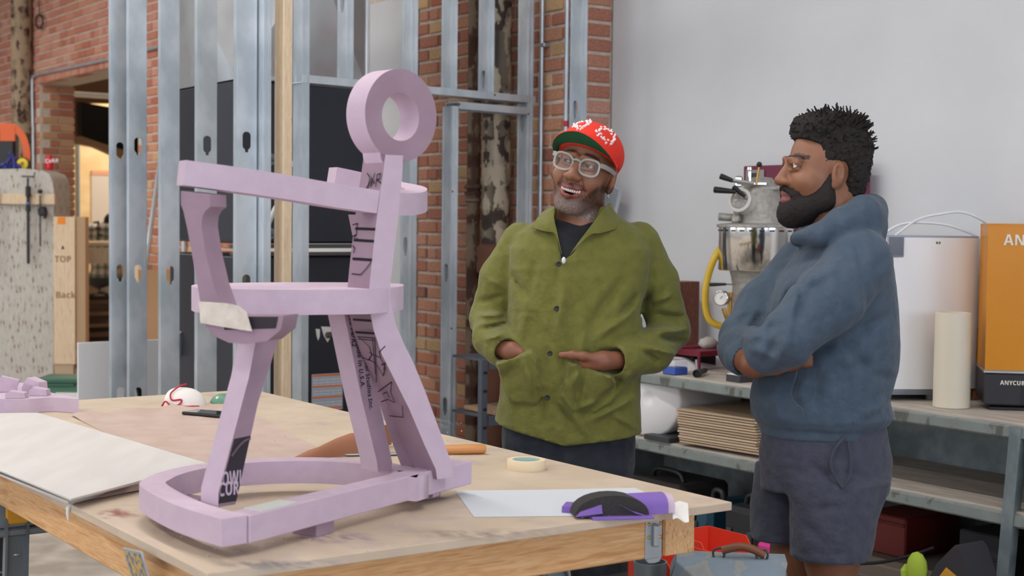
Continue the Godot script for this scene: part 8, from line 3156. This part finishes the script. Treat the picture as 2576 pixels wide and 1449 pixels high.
	hf.shape_more = func(p: Vector3, d: float) -> float:
		var q: Vector3 = (hinv * p) / k
		d -= 0.010 * grain.get_noise_3d(p.x * 85.0, p.y * 85.0, p.z * 85.0)
		var ax := absf(q.x)
		# hairline: temple, round the ear, nape
		var line := q.z - (0.074 if q.y > 0.088 else lerpf(0.030, 0.074, clampf((q.y - 0.070) / 0.018, 0.0, 1.0)))
		if q.y < 0.070: line = q.z - lerpf(0.012, 0.030, clampf((q.y - 0.0) / 0.07, 0.0, 1.0))
		if q.y < 0.030: line = maxf(line, 0.030 - Vector2(q.y + 0.002, q.z + 0.012).length() * 0.85)
		if q.y < 0.0: line = maxf(line, q.z + 0.034 + 0.25 * q.y * -1.0)
		line = maxf(line, -0.098 - q.y)
		return maxf(d, line * k)
	var hn := part(g, "hair", hf.mesh(0.0042), hair)
	var tw := mb()
	var r := RandomNumberGenerator.new()
	r.seed = 17
	var made := 0
	while made < 420:
		var q := Vector3(r.randf_range(-0.08, 0.08), r.randf_range(0.06, 0.17), r.randf_range(-0.135, 0.085))
		var c := Vector3(0, 0.062, -0.030)
		var dir := (q - c).normalized()
		if dir.y < 0.05: continue
		var e := Vector3(0.088, 0.094, 0.100)
		var surf := c + dir / (dir / e).length()
		if surf.z > 0.02: surf.y = maxf(surf.y, 0.10)
		var s := surf * k
		var lean := (dir + Vector3(r.randf_range(-0.5, 0.5), r.randf_range(-0.1, 0.5), r.randf_range(-0.6, 0.3))).normalized()
		var L := r.randf_range(0.014, 0.036) * (1.0 if dir.y > 0.35 else 0.7)
		var b := s - dir * 0.008
		var mid := s + lean * L * 0.5
		var tip := s + (lean + Vector3(r.randf_range(-0.4, 0.4), r.randf_range(-0.3, 0.3), r.randf_range(-0.4, 0.4)) * 0.8).normalized() * L
		var w := r.randf_range(0.0026, 0.0042)
		tw.tube([head * b, head * mid, head * tip], [w, w * 0.9, w * 0.5], 5)
		made += 1
	var twp := part(hn, "twists", tw, hair)
	twp.set_meta("kind", "stuff")
	# hoodie
	var jf := Field.new()
	var turn := Transform3D(Basis(Vector3.UP, deg_to_rad(14)), Vector3.ZERO)
	var ST := []
	for a in [[1062, 1908, 2238, 0.178], [1045, 1896, 2250, 0.188], [1000, 1892, 2240, 0.19], [930, 1905, 2258, 0.19], [860, 1918, 2262, 0.195], [780, 1935, 2256, 0.20], [710, 1958, 2246, 0.205], [655, 1990, 2234, 0.195], [622, 2016, 2220, 0.165], [598, 2034, 2206, 0.125], [580, 2044, 2196, 0.10]]:
		ST.append([yv.call(a[0]), (xv.call(a[1]) + xv.call(a[2])) * 0.5, 0.0, (xv.call(a[2]) - xv.call(a[1])) * 0.5, a[3]])
	jf.loft(ST, 0.03)
	# ribbed hem
	jf.loft([[yv.call(1092), xv.call(2070), 0.0, (xv.call(2222) - xv.call(1922)) * 0.5, 0.165], [yv.call(1060), xv.call(2070), 0.0, (xv.call(2232) - xv.call(1915)) * 0.5, 0.172]], 0.012)
	# far arm
	jf.chain([P.call(2020, 672, -0.15), P.call(1925, 770, -0.12), P.call(1868, 850, -0.03)], [0.085, 0.078, 0.066], 0.03)
	jf.chain([P.call(1868, 850, -0.03), P.call(1862, 880, 0.05), P.call(1868, 900, 0.11)], [0.066, 0.060, 0.052], 0.02)
	jf.cap(P.call(1880, 908, 0.135), P.call(1925, 925, 0.25), 0.040, 0.058, 0.006, 1)
	# near arm
	jf.chain([P.call(2160, 662, 0.14), P.call(2090, 750, 0.20), P.call(1985, 850, 0.235)], [0.096, 0.094, 0.080], 0.014)
	jf.chain([P.call(1985, 850, 0.235), P.call(1935, 880, 0.20), P.call(1915, 860, 0.10)], [0.078, 0.066, 0.056], 0.02)
	# hood lying on the shoulders
	jf.chain([P.call(2008, 596, 0.085), P.call(2058, 592, 0.125), P.call(2120, 562, 0.130), P.call(2172, 535, 0.09), P.call(2192, 530, 0.0), P.call(2172, 535, -0.09), P.call(2100, 565, -0.12), P.call(2030, 592, -0.09), P.call(2006, 602, 0.0)], [0.020, 0.030, 0.044, 0.046, 0.044, 0.044, 0.04, 0.028, 0.02], 0.018)
	jf.egg(P.call(2172, 572, 0.0), Vector3(0.062, 0.075, 0.13), 0.03)
	jf.cap(P.call(2098, 545, 0.0), P.call(2085, 480, 0.0), 0.083, 0.095, 0.012, 1)
	jf.reach = 0.02
	var folds := []
	for a in [[2130, 852, 2250, 790, 0.20, 0.016, -0.014], [2120, 860, 2030, 905, 0.24, 0.016, -0.014], [2120, 862, 2200, 945, 0.20, 0.018, -0.012], [2190, 935, 2255, 960, 0.14, 0.016, -0.008], [2010, 690, 1985, 800, 0.16, 0.014, -0.010], [1990, 690, 1955, 800, 0.12, 0.014, 0.009], [2040, 660, 1990, 760, 0.18, 0.012, 0.008], [2090, 640, 2000, 690, 0.22, 0.012, -0.007], [2110, 665, 2010, 720, 0.24, 0.012, 0.006], [2060, 940, 2055, 1040, 0.20, 0.018, -0.010], [2010, 950, 1995, 1000, 0.20, 0.012, -0.010], [1995, 1000, 2025, 1035, 0.2, 0.010, -0.008], [2150, 1045, 2240, 1010, 0.15, 0.014, 0.008], [2100, 900, 2190, 890, 0.18, 0.02, 0.006], [1935, 985, 1960, 1060, 0.14, 0.016, 0.008], [1900, 850, 1960, 800, 0.22, 0.012, -0.008], [1890, 870, 1950, 905, 0.26, 0.012, 0.008], [1960, 820, 1925, 930, 0.29, 0.011, -0.007], [1990, 810, 1950, 935, 0.30, 0.011, 0.007], [1850, 810, 1890, 790, -0.02, 0.010, -0.007], [1842, 840, 1885, 820, 0.0, 0.010, 0.007], [2150, 600, 2165, 690, 0.22, 0.008, -0.004], [2165, 690, 2178, 790, 0.22, 0.008, -0.004], [1975, 640, 1935, 740, 0.05, 0.012, -0.008]]:
		folds.append([P.call(a[0], a[1], a[4]), P.call(a[2], a[3], a[4]), a[5], a[6]])
	jf.shape_more = func(p: Vector3, d: float) -> float:
		var e := 0.0
		if p.z > -0.02:
			for a in folds: e += a[3] * crease(p, a[0], a[1], a[2]) * 1.5
		e += 0.003 * grain.get_noise_3d(p.x * 12.0, p.y * 9.0, p.z * 12.0)
		return d - e
	var blue := cloth("hoodie_blue", rgb(66, 82, 98), 0.4, 151)
	var hd := part(g, "hoodie", jf.mesh(0.0068), blue)
	# pocket seam stitched on the front
	var m := mb()
	m.tube(smooth_curve([P.call(2012, 905, 0.195), P.call(2000, 950, 0.198), P.call(1990, 990, 0.198), P.call(2000, 1015, 0.198), P.call(2016, 1028, 0.198), P.call(2018, 1048, 0.193)], 5), 0.0028, 6)
	part(hd, "pocket_seam", m, blue)
	# shorts
	var yn := func(v: float) -> float: return (P.call(2080, v, 0.16) as Vector3).y
	var sf := Field.new()
	sf.loft([[yv.call(1230), xv.call(2085), 0.0, 0.182, 0.165], [yv.call(1150), xv.call(2083), 0.0, 0.190, 0.17], [yv.call(1060), xv.call(2078), 0.0, 0.178, 0.16]], 0.03)
	sf.loft([[yn.call(1414), xv.call(2082), 0.10, 0.114, 0.105], [yn.call(1300), xv.call(2090), 0.095, 0.128, 0.108], [yv.call(1190), xv.call(2100), 0.085, 0.150, 0.10]], 0.03)
	sf.loft([[yv.call(1372), xv.call(1998), -0.10, 0.098, 0.10], [yv.call(1280), xv.call(2005), -0.10, 0.108, 0.10], [yv.call(1180), xv.call(2030), -0.09, 0.125, 0.10]], 0.02)
	var sfold := []
	for a in [[2040, 1175, 2110, 1215, 0.19, 0.010, -0.008], [2050, 1290, 2130, 1275, 0.20, 0.010, -0.008], [2020, 1310, 2080, 1370, 0.2, 0.012, -0.006], [2230, 1200, 2190, 1290, 0.12, 0.014, -0.010], [1960, 1190, 1985, 1290, 0.08, 0.012, -0.008], [2128, 1092, 2090, 1150, 0.17, 0.006, 0.005], [2090, 1150, 2118, 1222, 0.18, 0.006, 0.005], [2134, 1100, 2138, 1160, 0.17, 0.005, -0.004], [2138, 1160, 2122, 1222, 0.18, 0.005, 0.004], [2122, 1225, 2108, 1405, 0.20, 0.004, -0.003], [1985, 1397, 2180, 1392, 0.2, 0.004, -0.003]]:
		sfold.append([P.call(a[0], a[1], a[4]), P.call(a[2], a[3], a[4]), a[5], a[6]])
	sf.reach = 0.012
	var flo: float = yn.call(1422)
	sf.shape_more = func(p: Vector3, d: float) -> float:
		var e := 0.0
		if p.z > 0.0:
			for a in sfold: e += a[3] * crease(p, a[0], a[1], a[2]) * 1.2
		e += 0.004 * grain.get_noise_3d(p.x * 12.0, p.y * 8.0, p.z * 12.0)
		return maxf(d - e, flo - 0.006 - p.y)
	var sh := part(g, "shorts", sf.mesh(0.0085), cloth("shorts_slate", rgb(63, 66, 80), 0.4, 153))
	m = mb()
	m.tube(smooth_curve([P.call(2128, 1095, 0.172), P.call(2100, 1130, 0.182), P.call(2090, 1165, 0.187), P.call(2100, 1198, 0.19), P.call(2120, 1226, 0.192)], 5), 0.004, 6)
	m.tube(smooth_curve([P.call(2120, 1226, 0.192), P.call(2136, 1200, 0.186), P.call(2140, 1160, 0.182), P.call(2134, 1110, 0.172)], 5), 0.0028, 6)
	part(sh, "pocket_edge", m, M.shorts_slate)
	# shoes, below the picture
	for a in [leg_n, leg_f]:
		var sfo := Field.new()
		var b: Vector3 = a + Vector3(0.02, -a.y + 0.05, 0)
		sfo.cap(b + Vector3(0.04, 0, 0), b + Vector3(-0.15, -0.01, 0), 0.045, 0.038, 0.02)
		sfo.cap(b + Vector3(0.02, 0.0, 0), b + Vector3(0.02, 0.06, 0), 0.045, 0.042, 0.02)
		sfo.reach = 0.01
		sfo.shape_more = func(p: Vector3, d: float) -> float: return maxf(d, 0.004 - p.y)
		part(g, "shoe", sfo.mesh(0.012), M.white_plastic)

func far_worker() -> void:
	var Z := 17.3
	var o := at_z(268, 600, Z)
	o.y = 0
	var g := thing("person", "distant person in a plaid shirt seen from behind beyond the opening", "person", o)
	var f := Field.new()
	var y0 := at_z(268, 572, Z).y
	f.loft([[0.75, 0, 0, 0.17, 0.13], [y0 - 0.2, 0, 0, 0.19, 0.13], [y0, 0, 0, 0.17, 0.11], [y0 + 0.05, 0, 0, 0.08, 0.08]], 0.03)
	f.chain([Vector3(-0.19, y0 - 0.03, 0), Vector3(-0.25, y0 - 0.28, 0.02), Vector3(-0.2, y0 - 0.42, -0.18)], [0.07, 0.055, 0.045], 0.02)
	f.chain([Vector3(0.19, y0 - 0.03, 0), Vector3(0.25, y0 - 0.28, 0.02), Vector3(0.2, y0 - 0.42, -0.18)], [0.07, 0.055, 0.045], 0.02)
	f.chain([Vector3(-0.1, 0.8, 0), Vector3(-0.1, 0.08, 0)], [0.12, 0.06], 0.03)
	f.chain([Vector3(0.1, 0.8, 0), Vector3(0.1, 0.08, 0)], [0.12, 0.06], 0.03)
	f.egg(Vector3(0.03, y0 + 0.08, -0.08), Vector3(0.08, 0.09, 0.10), 0.02)
	var vm := mat("worker_colours", Color.WHITE, 0.9)
	vm.vertex_color_use_as_albedo = true
	part(g, "body", f.mesh(0.02, func(p: Vector3) -> Color:
		if p.y > y0 + 0.04: return rgb(40, 30, 28).srgb_to_linear()
		if p.y < 0.8: return rgb(50, 54, 66).srgb_to_linear()
		var a := fposmod(p.x, 0.09) < 0.045
		var b := fposmod(p.y, 0.09) < 0.045
		return (rgb(78, 104, 100) if a and b else rgb(190, 178, 176) if not a and not b else rgb(130, 136, 134)).srgb_to_linear()), vm)
